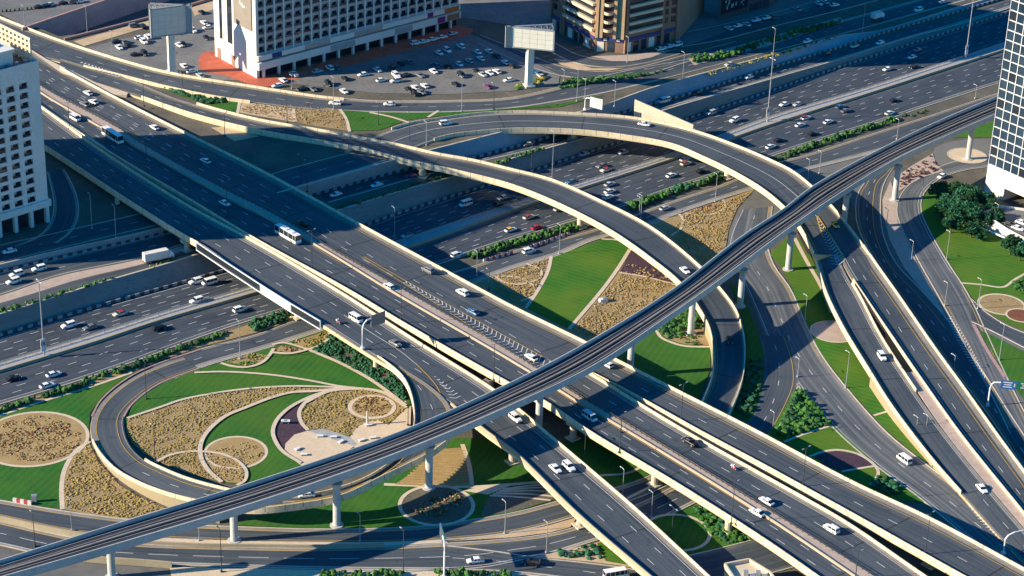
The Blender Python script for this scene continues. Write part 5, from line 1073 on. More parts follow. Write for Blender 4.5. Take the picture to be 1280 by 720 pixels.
q = MB(); obox(q, C0, u, v, .1, W_ + .4, -1.2, 1.6, z + 3.6, z + 6.6); obox(q, C0, u, v, .1, W_ + .4, -1.2, 1.2, z + 7.3, z + 9.4); ch(q.build('podium', M['hotel_white']))
for k, (a, b, mt, zz_) in enumerate(((.065, .11, 'blue_fascia', 7.3), (.11, .15, 'hotel_white', 7.3), (.22, .34, 'pink_paver', 7.3), (.34, .46, 'grey_paving', 3.7), (.46, .6, 'pink_paver', 7.3), (.66, .75, 'grey_paving', 3.7), (.83, .86, 'purple_sign', 7.3), (.88, .92, 'purple_sign', 3.7), (.92, .995, 'orange_sign', 7.3), (.93, .995, 'rust_shade_stone', 3.7))):
    q = MB(); obox(q, C0, u, v, W_*a, W_*b, 1.1 if zz_ > 5 else 1.5, 1.3 if zz_ > 5 else 1.7, z + zz_ + .1, z + zz_ + (2.0 if zz_ > 5 else 2.7)); ch(q.build('sign_panel', M[mt]))
q = MB(); obox(q, C0, u, v, .2, W_, -1.3, -1.0, z, z + 9); ch(q.build('shop_front', M['glass_dark']))
q = MB()
for k in range(14): obox(q, C0, u, v, W_*(k + .3)/14, W_*(k + .3)/14 + 1.0, .3, 1.3, z - .2, z + 3.6)
ch(q.build('columns', M['hotel_white']))
q = MB(); obox(q, C0, ul, vl, 0, dl_, -1.3, 0, z - 2, HH + 1.5)
ch(q.build('end_wall', M['hotel_white']))
for a, b in ((.10, .20), (.56, .68), (.80, .87)):
    q = MB(); obox(q, C0, ul, vl, dl_*a + 0, dl_*b, -.05 if a > .5 else -.02, .03, z + (9 if a > .5 else 6), HH); 
    if a > .5: ch(q.build('window_slot', M['glass_dark']))
q = MB(); obox(q, C0, ul, vl, dl_*.08, dl_*.5, .0, .45, z + 19, z + 35); ch(q.build('sign_panel', M['taupe_panel']))
q = MB()
for a, zz_, w_, h_ in ((.27, 33, 1.8, .9), (.32, 33.6, .8, 2.4), (.22, 32.4, 2.0, .9)): obox(q, C0, ul, vl, dl_*a, dl_*a + w_, .45, .55, z + zz_ - 5, z + zz_ - 5 + h_)
ch(q.build('emblem', M['white_paint']))
q = MB(); obox(q, C0, ul, vl, dl_*.08, dl_*.48, .0, .4, z + 35.5, HH - .5); ch(q.build('sign_panel', M['billboard_cream']))
for a in (.52, .86):
    q = MB(); obox(q, C0, ul, vl, dl_*a, dl_*a + 2.2, 0, .25, z - .5, z + 4.5); ch(q.build('door', M['rust_shade_stone']))
# --- beige corner building
pts = [(688, 34), (743, 64), (779, 67), (846, 51), (880, 10), (740, -10)]
zz_ = 10.4; B = [S(x, y, zz_) for x, y in pts]
r, ch = root_for('corner_building', B[1], 'beige corner building with rust walls coloured like shade, blue fascia and curved balconies', 'building')
q = MB(); prism(q, B, zz_ - 2, zz_ + 52); ch(q.build('wall', M['rust_shade_stone']))  # wall colour darkened to rust so the wings read as shaded
wq = 0
for s, (i, j) in enumerate(((0, 1), (1, 2), (2, 3))):
    o = B[i]; uu = (B[j] - B[i]); w = uu.length; uu.normalize(); vv = Vector((uu.y, -uu.x, 0)); vv = vv if vv.y < 0 else -vv
    q = MB(); obox(q, o, uu, vv, .3, w - .3, 0, .5, zz_ + 5.0, zz_ + 6.4); ch(q.build('fascia', M['blue_fascia']))
    for k in range(int(w // 4.2)):
        q = MB(); obox(q, o, uu, vv, 1 + k*4.2, 3.8 + k*4.2, 0, .18, zz_ + .2, zz_ + 4.4); ch(q.build('shop_window', M['glass_tower'] if k % 3 else M['hotel_white']))
    if s != 1:
        for f in range(6):
            z1_ = zz_ + 8.6 + f*3.7
            q = MB(); obox(q, o, uu, vv, w*.32 if s == 0 else w*.05, w*.98 if s == 0 else w*.66, 0, 1.5, z1_, z1_ + 1.15); ch(q.build('balcony', M['beige_pale']))
            q = MB(); obox(q, o, uu, vv, w*.33 if s == 0 else w*.06, w*.97 if s == 0 else w*.65, 0, .12, z1_ + 1.2, z1_ + 3.5); ch(q.build('window', M['glass_dark']))
            for a in ((.06, .2) if s == 0 else (.72, .86)):
                q = MB(); obox(q, o, uu, vv, w*a, w*a + w*.08, 0, .12, z1_ + .6, z1_ + 3.0); ch(q.build('window', M['glass_dark']))
        for a in ((.0, .24, .30) if s == 0 else (.0, .67, .95)):
            q = MB(); obox(q, o, uu, vv, w*a, w*a + 1.4, 0, .8, zz_ - .2, zz_ + 50); ch(q.build('pilaster', M['rust_shade_stone']))
    else:
        for a in (.0, .16, .62, .9):
            q = MB(); obox(q, o, uu, vv, w*a, w*a + w*.1, 0, 1.6, zz_ + 6.6, zz_ + 50); ch(q.build('pilaster', M['beige_stone']))
        q = MB(); obox(q, o, uu, vv, w*.10, w*.16, 0, .5, zz_ + 6.6, zz_ + 50); obox(q, o, uu, vv, w*.72, w*.9, 0, .5, zz_ + 6.6, zz_ + 50); ch(q.build('window', M['glass_teal']))
        for f in range(9):
            z1_ = zz_ + 9.5 + f*3.7; c = o + uu*(w*.44); q = MB()
            q.loft([[c + uu*(cos(t)*w*.18) + vv*(sin(t)*2.6 + .3) + UP*(h_ - c.z) for t in [pi*m_/8 for m_ in range(9)]] for h_ in (z1_, z1_ + 1.2)], False, False)
            q.add([c + uu*(cos(t)*w*.18) + vv*(sin(t)*2.6 + .3) + UP*(z1_ - c.z) for t in [pi*m_/8 for m_ in range(9)]], [tuple(range(9))])
            ch(q.build('balcony', M['beige_pale']))
            q = MB(); obox(q, o, uu, vv, w*.27, w*.6, 0, .1, z1_ + 1.2, z1_ + 3.4); ch(q.build('window', M['glass_dark']))
        for a in (.3, .75):
            q = MB(); obox(q, o, uu, vv, w*a, w*a + 1.4, .5, .62, zz_ + 5.15, zz_ + 6.25); ch(q.build('sign', M['white_paint']))
# --- right tower with white grid
C0 = S(1230.5, 240, 0); u = dirpx(C0, 1230, 240, 1290, 267); v = Vector((u.y, -u.x, 0)); v = v if v.x < 0 else -v
r, ch = root_for('glass_tower', C0, 'dark glass tower with a white square grid at the right edge', 'building')
W_, Dp, HT = 46, 30, 112; zb = htop(C0, 205)
q = MB(); obox(q, C0, u, v, 0, W_, -Dp, -.6, zb - 1, HT); ch(q.build('core', M['glass_tower']))
q = MB(); cw = 3.55; fh = 3.75
for k in range(int(W_/cw) + 1): obox(q, C0, u, v, k*cw - (.0 if k == 0 else .09), k*cw + .14, -.55, .12, zb, HT)
for f in range(int((HT - zb)/fh) + 1): obox(q, C0, u, v, .31, W_, -.55, .05, zb + f*fh - .02, zb + f*fh + .2)
for k in range(9): obox(q, C0, u, v, -.1, .3, -Dp + k*3.55, -Dp + k*3.55 + .5, zb, HT)
for f in range(int((HT - zb)/fh) + 1): obox(q, C0, u, v, -.05, .25, -Dp, -.55, zb + f*fh - .02, zb + f*fh + .2)
ch(q.build('grid_frame', M['white_steel']))
q = MB(); n_ = 0
for k in range(9):
    for f in range(int((HT - zb)/fh)):
        p = C0 + u*(k*cw + cw*.55) + UP*(zb + f*fh + fh*.5); x, y = P(p)
        if -5 < y < 260 and x < 1290 and n_ < 100:
            w = MB(); obox(w, C0, u, v, k*cw + .31, (k+1)*cw - .23, -.58, -.28, zb + f*fh + .34, zb + (f+1)*fh - .03); ch(w.build('window', M['glass_tower'] if random.random() > .12 else M['glass_dark'])); n_ += 1
q = MB(); obox(q, C0, u, v, 0, W_, -Dp, .1, zb - 6.5, zb - .03); obox(q, C0, u, v, 0, 9, -Dp, .1, -.5, zb - 6.5); obox(q, C0, u, v, 19, 30, -Dp, .1, -.5, zb - 6.5)
ch(q.build('podium', M['hotel_white']))
q = MB(); obox(q, C0, u, v, 9, 19, -Dp, -8, -.5, zb - 6.52); ch(q.build('entrance', M['glass_dark']))
# low car deck beside it
zc = 4.0; B = [S(x, y, zc) for x, y in ((1228, 268), (1246, 259), (1285, 264), (1340, 275), (1340, 330), (1290, 305), (1258, 288))]
r, ch = root_for('parking_deck', (B[0].x, B[0].y, 0), 'low white parking deck with cars on its roof at the right edge', 'building')
q = MB(); prism(q, B, -.3, zc - .05); ch(q.build('wall', M['hotel_white']))
q = MB(); prism(q, B, zc - .04, zc + .02); ch(q.build('roof', M['lot_asphalt']))
q = MB(); n = len(B)
for i in range(n):
    a, b = B[i], B[(i+1) % n]; t = (b - a).normalized(); nn = Vector((-t.y, t.x, 0))*.2
    q.loft([[a - nn + UP*.03, a - nn + UP*.9, a + nn + UP*.9, a + nn + UP*.03], [b - nn + UP*.03, b - nn + UP*.9, b + nn + UP*.9, b + nn + UP*.03]], True, True)
ch(q.build('parapet', M['hotel_white']))
q = MB(); a, b = S(1222, 283, 3), S(1256, 297, 3); q.tube([a, b], .35, 8); ch(q.build('pipe', M['white_steel']))
# dark building at the top
B = [S(x, y, 8.5) for x, y in ((897, 27), (962, 8), (1010, -30), (930, -20))]; zq = 8.5
r, ch = root_for('shop_building', B[0], 'dark shop building with a pale mural panel at the top edge', 'building')
q = MB(); prism(q, B, 6, 32); ch(q.build('wall', M['dark_steel']))
uu = (B[1] - B[0]).normalized(); vv = Vector((uu.y, -uu.x, 0)); w = (B[1]-B[0]).length
q = MB(); obox(q, B[0], uu, vv, 2, w*.55, 0, .3, zq + 3, zq + 20); ch(q.build('mural_panel', M['glass_dark']))
q = MB()
for k in range(30):
    a = random.uniform(3, w*.5); z1_ = zq + random.uniform(4, 18); obox(q, B[0], uu, vv, a, a + random.uniform(.3, 1.2), .3, .36, z1_, z1_ + random.uniform(.4, 2.5))
tag(ch(q.build('mural', M['silver_mural'] if 'silver_mural' in M else M['grey_paving'])), kind='stuff')
for k in range(6):
    q = MB(); obox(q, B[0], uu, vv, w*.6 + k*2.2, w*.6 + k*2.2 + 1.7, 0, .1, zq + .5, zq + 3.5); ch(q.build('shop_window', M['glass_tower']))
# sunken road and the long wall carrying the far car park at the top left
fl_ = [S(x, y, 2.0) for x, y in ((20, 70), (75, 48), (205, 3), (345, -46), (400, 5), (200, 65), (100, 100), (20, 120))]
q = MB(); q.add(fl_, [tuple(range(len(fl_)))]); tag(q.flat('road', M['asphalt_highway']), 'dark sunken road running below the tall wall at the top left', 'road', kind='structure')
wb = [S(x, y, 2.0) for x, y in ((30, 64), (75, 48), (205, 3), (345, -46))]; up_ = Vector((-sin(SZA), cos(SZA), 0)) * .9
q = MB(); q.loft([[p - UP*.5, p + UP*9.6, p + up_ + UP*9.6, p + up_ - UP*.5] for p in wb], True, True)
o = q.build('retaining_wall', M['wall_blue']); tag(o, 'tall blue grey retaining wall with a salmon coping at top left', 'wall')
q = MB(); q.loft([[p - up_*.2 + UP*9.61, p - up_*.2 + UP*10.2, p + up_ + UP*10.2, p + up_ + UP*9.61] for p in wb], True, True); q.build('coping', M['kerb_pink'], o)
nb_ = [S(x, y, 10.6) for x, y in ((80, 50), (190, 22), (340, -24))]
q = MB(); q.loft([[p - UP*9, p + UP*.9, p - up_*.6 + UP*.9, p - up_*.6 - UP*9] for p in nb_], True, True); tag(q.build('retaining_wall', M['kerb_pink']), 'low salmon parapet wall between the sunken road and the left car park', 'wall')
lot = [S(x, y, 11.55) for x, y in ((32, 34), (75, 20), (205, -25), (345, -74), (345, -220), (-220, -220), (-220, -75), (-60, -11), (0, 17))]
q = MB(); q.add(lot, [tuple(range(len(lot)))]); tag(q.flat('car_park', M['lot_asphalt']), 'far car park above the tall wall at top left', 'car park', kind='structure')
q = MB()
for k in range(9): blob(q, S(3 + k*5.2, 15 - k*.5, 11.6) + UP*.5, .5, .8)
tag(q.build('hedge', M['leaf_dark']), 'row of small round bushes on the far car park at top left', 'hedge')
# small concrete plant building at the bottom edge
Bq = [S(x, y, 4.5) for x, y in ((906, 708), (936, 702), (962, 718), (975, 735), (930, 745))]
r, ch = root_for('plant_building', (Bq[0].x, Bq[0].y, 0), 'small flat roofed concrete building cut by the bottom edge', 'building')
q = MB(); prism(q, Bq, -.2, 4.5); ch(q.build('wall', M['beige_pale']))
q = MB(); n = len(Bq)
for i in range(n):
    a, b = Bq[i], Bq[(i+1) % n]; t = (b - a).normalized(); nn = Vector((-t.y, t.x, 0))*.25
    q.loft([[a - nn + UP*.02, a - nn + UP*1.0, a + nn + UP*1.0, a + nn + UP*.02], [b - nn + UP*.02, b - nn + UP*1.0, b + nn + UP*1.0, b + nn + UP*.02]], True, True)
ch(q.build('parapet', M['beige_pale']))
q = MB(); c = sum(Bq, Vector()) / n
for k in range(4): q.box(c + Vector((-2 + k*1.6, .5 - (k % 2)*2, .8)), (1.2, 1.2, 1.5))
ch(q.build('roof_plant', M['steel']))
# ------------------------------------------------------------------ vehicles
ORD = ['first', 'second', 'third', 'fourth', 'fifth', 'sixth', 'seventh', 'eighth', 'ninth', 'tenth', 'eleventh', 'twelfth', 'thirteenth', 'fourteenth', 'fifteenth', 'sixteenth', 'seventeenth', 'eighteenth', 'nineteenth', 'twentieth', 'twenty first', 'twenty second', 'twenty third', 'twenty fourth', 'twenty fifth']
PENDING = {}
def pend(o, base, zone, px, extra=''):
    PENDING.setdefault((base, zone), []).append((px, o, extra))
def flush():
    for (base, zone), lst in PENDING.items():
        lst.sort(key=lambda t: t[0][0])
        for i, (px, o, ex) in enumerate(lst):
            l = f'{base} {zone}'
            if len(lst) == 2: l = '%s of the two %ss %s' % ('left' if i == 0 else 'right', base, zone)
            elif len(lst) > 2: l = f'{ORD[i]} {base} from the left {zone}'
            o['label'] = l
    PENDING.clear()
def wheel_mb(r, w, x, y):
    q = MB(); n = 12
    q.loft([[Vector((x + cos(2*pi*k/n)*r, y + s*w/2, r + sin(2*pi*k/n)*r)) for k in range(n)] for s in (-1, 1)], True, True, 0)
    for s in (-1, 1): q.add([Vector((x + cos(2*pi*k/n)*r*.6, y + s*(w/2 + .01), r + sin(2*pi*k/n)*r*.6)) for k in range(n)], [tuple(range(n))], 1)
    return q
KINDS = {   # length, width, roof height, bonnet height, belt height, cabin stations (rear foot, rear roof, front roof, front foot), wheel radius
    'saloon': (4.75, 1.84, 1.46, .92, .98, (-1.95, -1.15, .35, 1.15), .33),
    'SUV': (4.85, 1.96, 1.85, 1.12, 1.18, (-2.36, -2.05, .45, 1.15), .39),
    'hatchback': (4.1, 1.76, 1.5, .95, 1.0, (-2.0, -1.6, .3, 1.1), .32),
    'minivan': (5.2, 1.98, 2.15, 1.15, 1.2, (-2.56, -2.45, 1.5, 2.2), .36),
    'pickup': (5.3, 1.95, 1.82, 1.1, 1.15, (-.75, -.55, .75, 1.35), .4),
    'minibus': (6.9, 2.1, 2.65, 1.3, 1.35, (-3.4, -3.35, 2.7, 3.3), .38),
    'bus': (12.0, 2.55, 3.2, 1.35, 1.3, (-5.96, -5.92, 5.75, 5.95), .5)}
def rounded(x, hw, z0_, z1_, k=.14):
    return [Vector((x, -hw, z0_ + k)), Vector((x, -hw*.96, z0_)), Vector((x, hw*.96, z0_)), Vector((x, hw, z0_ + k)), Vector((x, hw, z1_ - k*1.4)), Vector((x, hw - k, z1_)), Vector((x, -hw + k, z1_)), Vector((x, -hw, z1_ - k*1.4))]
PROTO = {}
def car_proto(kind, colour, roofc=None):
    key = (kind, colour, roofc)
    if key in PROTO: return PROTO[key]
    L_, W_, Hr, Hb, Bt, (c0, c1, c2, c3), wr = KINDS[kind]; hw = W_/2; fr, rr_ = L_/2, -L_/2
    paint = M['car_paint_' + colour.replace(' ', '_')]; rp = M['car_paint_' + roofc] if roofc else paint
    b = MB(); big = kind in ('bus', 'minibus', 'minivan'); tail = Bt if kind in ('SUV', 'hatchback') or big else (Bt - .12 if kind == 'saloon' else Bt)
    st = [(rr_, hw*.86, .42, tail - .12), (rr_ + .18, hw*.96, .3, tail), (c0, hw, .24, tail + .02), (c1, hw, .24, Bt), (c2, hw, .24, Bt), (c3, hw, .24, Hb + .02), (fr - .35, hw*.96, .28, Hb - .1 if not big else Hb), (fr, hw*.82, .4, Hb - .25 if not big else Hb - .15)]
    st = [s for i, s in enumerate(st) if i == 0 or s[0] > st[i-1][0] + .02]
    b.loft([rounded(*s) for s in st], True, True, 0)
    # roof panel and pillars
    rw = hw*.80 if not big else hw*.93; tw = hw*.93 if not big else hw*.97
    b.loft([[Vector((c1 - .05, -rw, Hr - .07)), Vector((c1 - .05, rw, Hr - .07)), Vector((c1 + .1, rw*.94, Hr)), Vector((c1 + .1, -rw*.94, Hr))], [Vector((c2 + .12, -rw, Hr - .09)), Vector((c2 + .12, rw, Hr - .09)), Vector((c2 - .1, rw*.94, Hr - .01)), Vector((c2 - .1, -rw*.94, Hr - .01))]], True, True, 1)
    if kind == 'pickup':
        for y in (-hw + .06, hw - .06): b.box(((rr_ + c0)/2, y, Bt + .08), (c0 - rr_ - .1, .1, .2), 0)
        b.box((rr_ + .08, 0, Bt + .08), (.1, W_ - .15, .2), 0)
    pil = [c1, (c1 + c2)/2, c2] if not big else [c1 + (c2 - c1)*t for t in ((0, .22, .44, .66, .88, 1) if kind != 'minivan' else (0, .33, .66, 1))]
    for x in pil:
        for s in (-1, 1):
            xb = x + (0 if x not in (c1, c2) else (c0 - c1)*.4 if x == c1 else (c3 - c2)*.5)
            b.loft([[Vector((xb - .05, s*(tw + .012), Bt - .05)), Vector((xb + .05, s*(tw + .012), Bt - .05)), Vector((xb + .05, s*(tw - .06), Bt - .05)), Vector((xb - .05, s*(tw - .06), Bt - .05))], [Vector((x - .05, s*(rw + .012), Hr - .04)), Vector((x + .05, s*(rw + .012), Hr - .04)), Vector((x + .05, s*(rw - .06), Hr - .04)), Vector((x - .05, s*(rw - .06), Hr - .04))]], True, True, 0)
    if kind == 'bus':
        b.box((-1.5, 0, Hr + .12), (3.2, 1.7, .24), 1); b.box((2.6, 0, Hr + .1), (1.6, 1.5, .2), 1)
        b.box((0, 0, .62), (L_ - .6, W_ + .03, .12), 2)
    body = b.build('body', [paint, rp, M['tail_lamp'] if False else M['dark_steel']])
    g_ = MB()
    g_.loft([[Vector((c0, -tw, Bt - .03)), Vector((c0, tw, Bt - .03)), Vector((c0 + .02, tw, Bt)), Vector((c0 + .02, -tw, Bt))], [Vector((c1, -tw, Bt - .03)), Vector((c1, tw, Bt - .03)), Vector((c1, rw, Hr - .06)), Vector((c1, -rw, Hr - .06))], [Vector((c2, -tw, Bt - .03)), Vector((c2, tw, Bt - .03)), Vector((c2, rw, Hr - .08)), Vector((c2, -rw, Hr - .08))], [Vector((c3, -tw, Bt - .03)), Vector((c3, tw, Bt - .03)), Vector((c3 - .02, tw, Hb + .03)), Vector((c3 - .02, -tw, Hb + .03))]], True, True)
    parts = [('window', g_.build('window', M['glass_dark']))]
    wx = L_*.31 if kind != 'bus' else L_*.3
    for x in (-wx, wx):
        for s in (-1, 1): parts.append(('wheel', wheel_mb(wr, .24, x, s*(hw - .1)).build('wheel', [M['rubber'], M['steel']])))
    for s in (-1, 1):
        q = MB(); q.box((fr - .06, s*hw*.62, Hb - .3 if not big else .85), (.16, .36, .16)); parts.append(('headlight', q.build('headlight', M['head_lamp'])))
        q = MB(); q.box((rr_ + .05, s*hw*.68, tail - .28), (.14, .3, .18)); parts.append(('taillight', q.build('taillight', M['tail_lamp'])))
    for _, p in parts + [('body', body)]: COL.objects.unlink(p)
    PROTO[key] = (body, parts); return PROTO[key]
NCAR = 0
def vehicle(kind, colour, p, ang, zone, group, roofc=None, px=None, label=None, name=None):
    body, parts = car_proto(kind, colour, roofc)
    nm = name or {'saloon': 'car', 'hatchback': 'car', 'SUV': 'suv', 'minivan': 'van'}.get(kind, kind)
    r = empty(nm, p, None, {'saloon': 'car', 'hatchback': 'car', 'SUV': 'car', 'minivan': 'van', 'pickup': 'pickup truck'}.get(kind, kind), group, ang)
    for part_name, src in [('body', body)] + parts:
        c = src.copy(); COL.objects.link(c); c.parent = r; c.name = part_name
    word = {'saloon': 'saloon car', 'hatchback': 'hatchback', 'minivan': 'van'}.get(kind, kind)
    base = (colour + ' ' + word) if not roofc else f'{colour} taxi with {roofc} roof'
    if label: r['label'] = label
    else: pend(r, base, zone, px or P(p))
    return r
def on_road(key, lst, zone, group, flip=0, up=.05):
    for it in lst:
        x, y, kind, colour = it[:4]; rc = it[4] if len(it) > 4 else None
        p, a = near_on(key, x, y); vehicle(kind, colour, p + UP*up, a + (pi if flip else 0) + random.uniform(-.03, .03), zone, group, rc, (x, y))
GV = 'vehicles on the wide highway'
on_road('far', [(86, 409, 'SUV', 'white'), (113, 411, 'saloon', 'grey'), (150, 394, 'saloon', 'cream', 'red'), (246, 378, 'SUV', 'white'), (245, 354, 'SUV', 'white'), (262, 355, 'minivan', 'white'), (509, 296, 'saloon', 'silver', 'red'), (582, 257, 'minivan', 'white'), (629, 249, 'saloon', 'silver'), (621, 258, 'saloon', 'black'), (730, 194, 'saloon', 'silver'), (779, 192, 'saloon', 'silver'), (752, 209, 'saloon', 'grey'), (757, 214, 'saloon', 'cream', 'red'), (714, 229, 'saloon', 'blue'),
        (918, 152, 'SUV', 'white'), (889, 143, 'SUV', 'silver'), (980, 132, 'saloon', 'white'), (997, 132, 'saloon', 'silver'), (1109, 88, 'saloon', 'white'), (1140, 73, 'saloon', 'white'), (1147, 64, 'saloon', 'grey'), (1142, 85, 'saloon', 'black'), (1178, 24, 'SUV', 'silver')][:23], 'on the far highway carriageway', GV, 1)
on_road('near', [(199, 412, 'SUV', 'black'), (300, 389, 'SUV', 'white'), (17, 475, 'saloon', 'black'), (67, 470, 'saloon', 'white'), (59, 484, 'saloon', 'white'), (571, 321, 'SUV', 'white'), (638, 289, 'saloon', 'white', 'yellow'), (671, 286, 'saloon', 'red'), (661, 273, 'saloon', 'cream', 'red'), (699, 263, 'saloon', 'silver'), (762, 232, 'saloon', 'silver'), (762, 241, 'saloon', 'white'), (760, 248, 'saloon', 'white'), (839, 221, 'saloon', 'white'), (856, 201, 'saloon', 'silver'), (857, 206, 'saloon', 'cream', 'red'), (876, 216, 'saloon', 'black'),
        (1000, 158, 'saloon', 'white'), (1007, 149, 'saloon', 'white', 'red'), (1035, 154, 'saloon', 'white'), (1015, 169, 'saloon', 'black'), (963, 185, 'saloon', 'white'), (973, 177, 'saloon', 'black'), (1117, 127, 'saloon', 'black'), (1112, 143, 'saloon', 'white'), (1050, 135, 'saloon', 'blue'), (1057, 140, 'saloon', 'grey')], 'on the near highway carriageway', GV, 0)
GF = 'vehicles on the roads around the interchange'
on_road('coll', [(830, 128, 'minivan', 'white'), (871, 118, 'saloon', 'black'), (936, 98, 'saloon', 'white'), (1033, 69, 'saloon', 'black'), (1068, 59, 'saloon', 'cream', 'red'), (1100, 55, 'saloon', 'white'), (420, 245, 'saloon', 'white'), (471, 233, 'saloon', 'white'), (515, 222, 'saloon', 'purple'), (660, 182, 'saloon', 'grey')], 'on the lower terrace collector road', GF, 1, .08)
on_road('coll2', [(21, 345, 'SUV', 'white'), (17, 354, 'SUV', 'white'), (49, 338, 'SUV', 'white')], 'on the collector road below the left tower', GF, 1, .08)
on_road('front', [(912, 82, 'saloon', 'silver'), (1009, 53, 'saloon', 'white'), (1148, 14, 'SUV', 'white'), (1178, 4, 'saloon', 'silver'), (487, 132, 'saloon', 'white'), (419, 131, 'SUV', 'white')], 'on the frontage road', GF, 1, .1)
on_road('slip', [(12, 316, 'saloon', 'white')], 'on the slip road below the left tower', GF, 1, .1)
on_road('C', [(110, 118, 'saloon', 'white'), (117, 129, 'saloon', 'white'), (193, 161, 'saloon', 'white'), (257, 203, 'saloon', 'white'), (379, 282, 'SUV', 'black'), (485, 361, 'SUV', 'white'), (578, 368, 'SUV', 'white'), (591, 392, 'saloon', 'blue'), (535, 340, 'SUV', 'grey'), (664, 449, 'saloon', 'white'), (759, 458, 'hatchback', 'white'), (106, 132, 'saloon', 'grey')], 'on the far half of the main flyover', GF, 1, .1)
on_road('B1', [(94, 150, 'minivan', 'white'), (281, 256, 'saloon', 'white'), (737, 524, 'minivan', 'pale blue')], 'on the main flyover beside the pink median', GF, 0, .1)
for x, y, c, l in ((141, 174, 'white', 'white coach standing in the shadow of the left tower on the main flyover'), (360, 298, 'white', 'long white coach in sunlight on the main flyover beside the pink median')):
    p, a = near_on('B1', x, y); vehicle('bus', c, p + UP*.1, a, '', GF, None, None, l)
on_road('B2', [(862, 555, 'pickup', 'black'), (958, 629, 'saloon', 'white'), (946, 643, 'saloon', 'white'), (1039, 664, 'SUV', 'white')], 'on the lower right flyover past the viaduct', GF, 1, .1)
on_road('A', [(445, 401, 'minivan', 'white'), (494, 431, 'saloon', 'grey'), (694, 588, 'saloon', 'white'), (711, 586, 'SUV', 'white'), (644, 525, 'SUV', 'white')], 'on the near flyover', GF, 0, .1)
on_road('R2', [(856, 340, 'saloon', 'white'), (912, 427, 'saloon', 'black')], 'on the curved flyover', GF, 0, .1)
on_road('R3', [(805, 157, 'saloon', 'white'), (557, 156, 'SUV', 'white'), (1044, 283, 'saloon', 'yellow')], 'on the upper curved flyover', GF, 0, .1)
on_road('R3b', [(1102, 448, 'SUV', 'white'), (1227, 613, 'saloon', 'white')], 'on the left hand lower ramp', GF, 0, .1)
on_road('R4', [(1130, 577, 'minivan', 'white')], 'on the ground road beside the green strip', GF, 1, .06)
on_road('loop', [(383, 621, 'saloon', 'white')], 'on the loop ramp behind the viaduct', GF, 0, .1)
on_road('S2', [(594, 703, 'saloon', 'white')], 'on the wide bottom surface road', GF, 1, .06)
on_road('S3', [(664, 706, 'SUV', 'black')], 'on the lower surface road', GF, 1, .07)
on_road('R6', [(1177, 222, 'saloon', 'white')], 'on the slip road beside the dark trees', GF, 0, .07)
on_road('serv', [(831, 262, 'saloon', 'silver'), (661, 316, 'SUV', 'white')], 'on the service road', GF, 0, .06)
# parked cars
PKC = 'cars parked in the hotel car park'
def parked(lst, zone, group, zf=zT2, up=.14, base_a=None, z=None):
    for it in lst:
        x, y, colour = it[:3]; kind = it[3] if len(it) > 3 else random.choice(['saloon', 'SUV', 'saloon', 'saloon'])
        p = S(x, y, (zf(x, y) if z is None else z)) + UP*up
        a = base_a if base_a is not None else random.choice([.58, .58 + pi/2, .58 + pi/2]) + random.choice([0, pi])
        vehicle(kind, colour, p, a + random.uniform(-.06, .06), zone, group, None, (x, y))
parked([(347, 109, 'white'), (354, 102, 'white'), (367, 95, 'white', 'pickup'), (378, 113, 'black'), (391, 113, 'grey'), (397, 91, 'silver'), (411, 107, 'black'), (412, 87, 'white'), (421, 86, 'grey'), (431, 100, 'black'), (430, 116, 'white', 'saloon'), (454, 95, 'white')], 'in the hotel car park near the corner', PKC)
parked([(472, 89, 'white'), (477, 102, 'white'), (495, 96, 'white', 'SUV'), (495, 103, 'white', 'SUV'), (509, 96, 'black'), (525, 96, 'grey'), (542, 91, 'white'), (544, 84, 'blue'), (511, 114, 'black'), (519, 111, 'white'), (531, 109, 'white'), (527, 117, 'grey'), (518, 119, 'black'), (490, 86, 'black'), (501, 81, 'black'), (511, 79, 'grey')], 'in the middle of the hotel car park', PKC)
parked([(560, 85, 'black'), (574, 82, 'white'), (569, 107, 'black'), (577, 96, 'black'), (596, 91, 'black'), (603, 95, 'silver'), (612, 93, 'white'), (621, 91, 'white'), (610, 110, 'purple'), (636, 102, 'white'), (632, 80, 'white'), (597, 67, 'white'), (611, 66, 'white'), (601, 75, 'white'), (587, 78, 'silver'), (576, 60, 'white'), (559, 65, 'white'), (549, 68, 'white'), (640, 84, 'black'), (621, 72, 'black')], 'in the car park left of the billboard', PKC)
parked([(520, 56, 'white'), (530, 54, 'white'), (541, 51, 'white'), (553, 48, 'white'), (566, 44, 'silver')], 'in the row against the hotel front', PKC, base_a=.58)
parked([(672, 93, 'blue'), (676, 97, 'silver'), (660, 90, 'black')], 'behind the billboard pole', PKC)
parked([(826, 63, 'white'), (836, 60, 'white'), (846, 58, 'white')], 'parked beside the beige building', 'cars parked by the beige building')
parked([(911, 37, 'white'), (922, 34, 'white'), (933, 32, 'white'), (945, 27, 'white'), (958, 24, 'white')], 'parked along the dark shop building', 'cars parked by the dark shop building')
parked([(1023, 6, 'white'), (1031, 4, 'white'), (1043, 8, 'white'), (996, 13, 'silver'), (965, 23, 'grey')], 'on the upper boulevard', 'cars on the upper boulevard')
PKL = 'cars parked in the lot left of the hotel'
parked([(178, 35, 'black'), (185, 48, 'white'), (180, 54, 'white', 'SUV'), (175, 49, 'white'), (145, 54, 'black'), (155, 54, 'grey'), (149, 61, 'white'), (159, 58, 'black'), (170, 70, 'black'), (181, 69, 'black'), (255, 30, 'white'), (260, 36, 'white'), (241, 40, 'white'), (252, 17, 'black'), (222, 43, 'silver'), (229, 57, 'black'), (224, 58, 'white'), (258, 49, 'black'), (230, 84, 'white'), (240, 91, 'white'), (250, 96, 'silver'), (168, 34, 'grey')], 'in the lot left of the hotel', PKL)
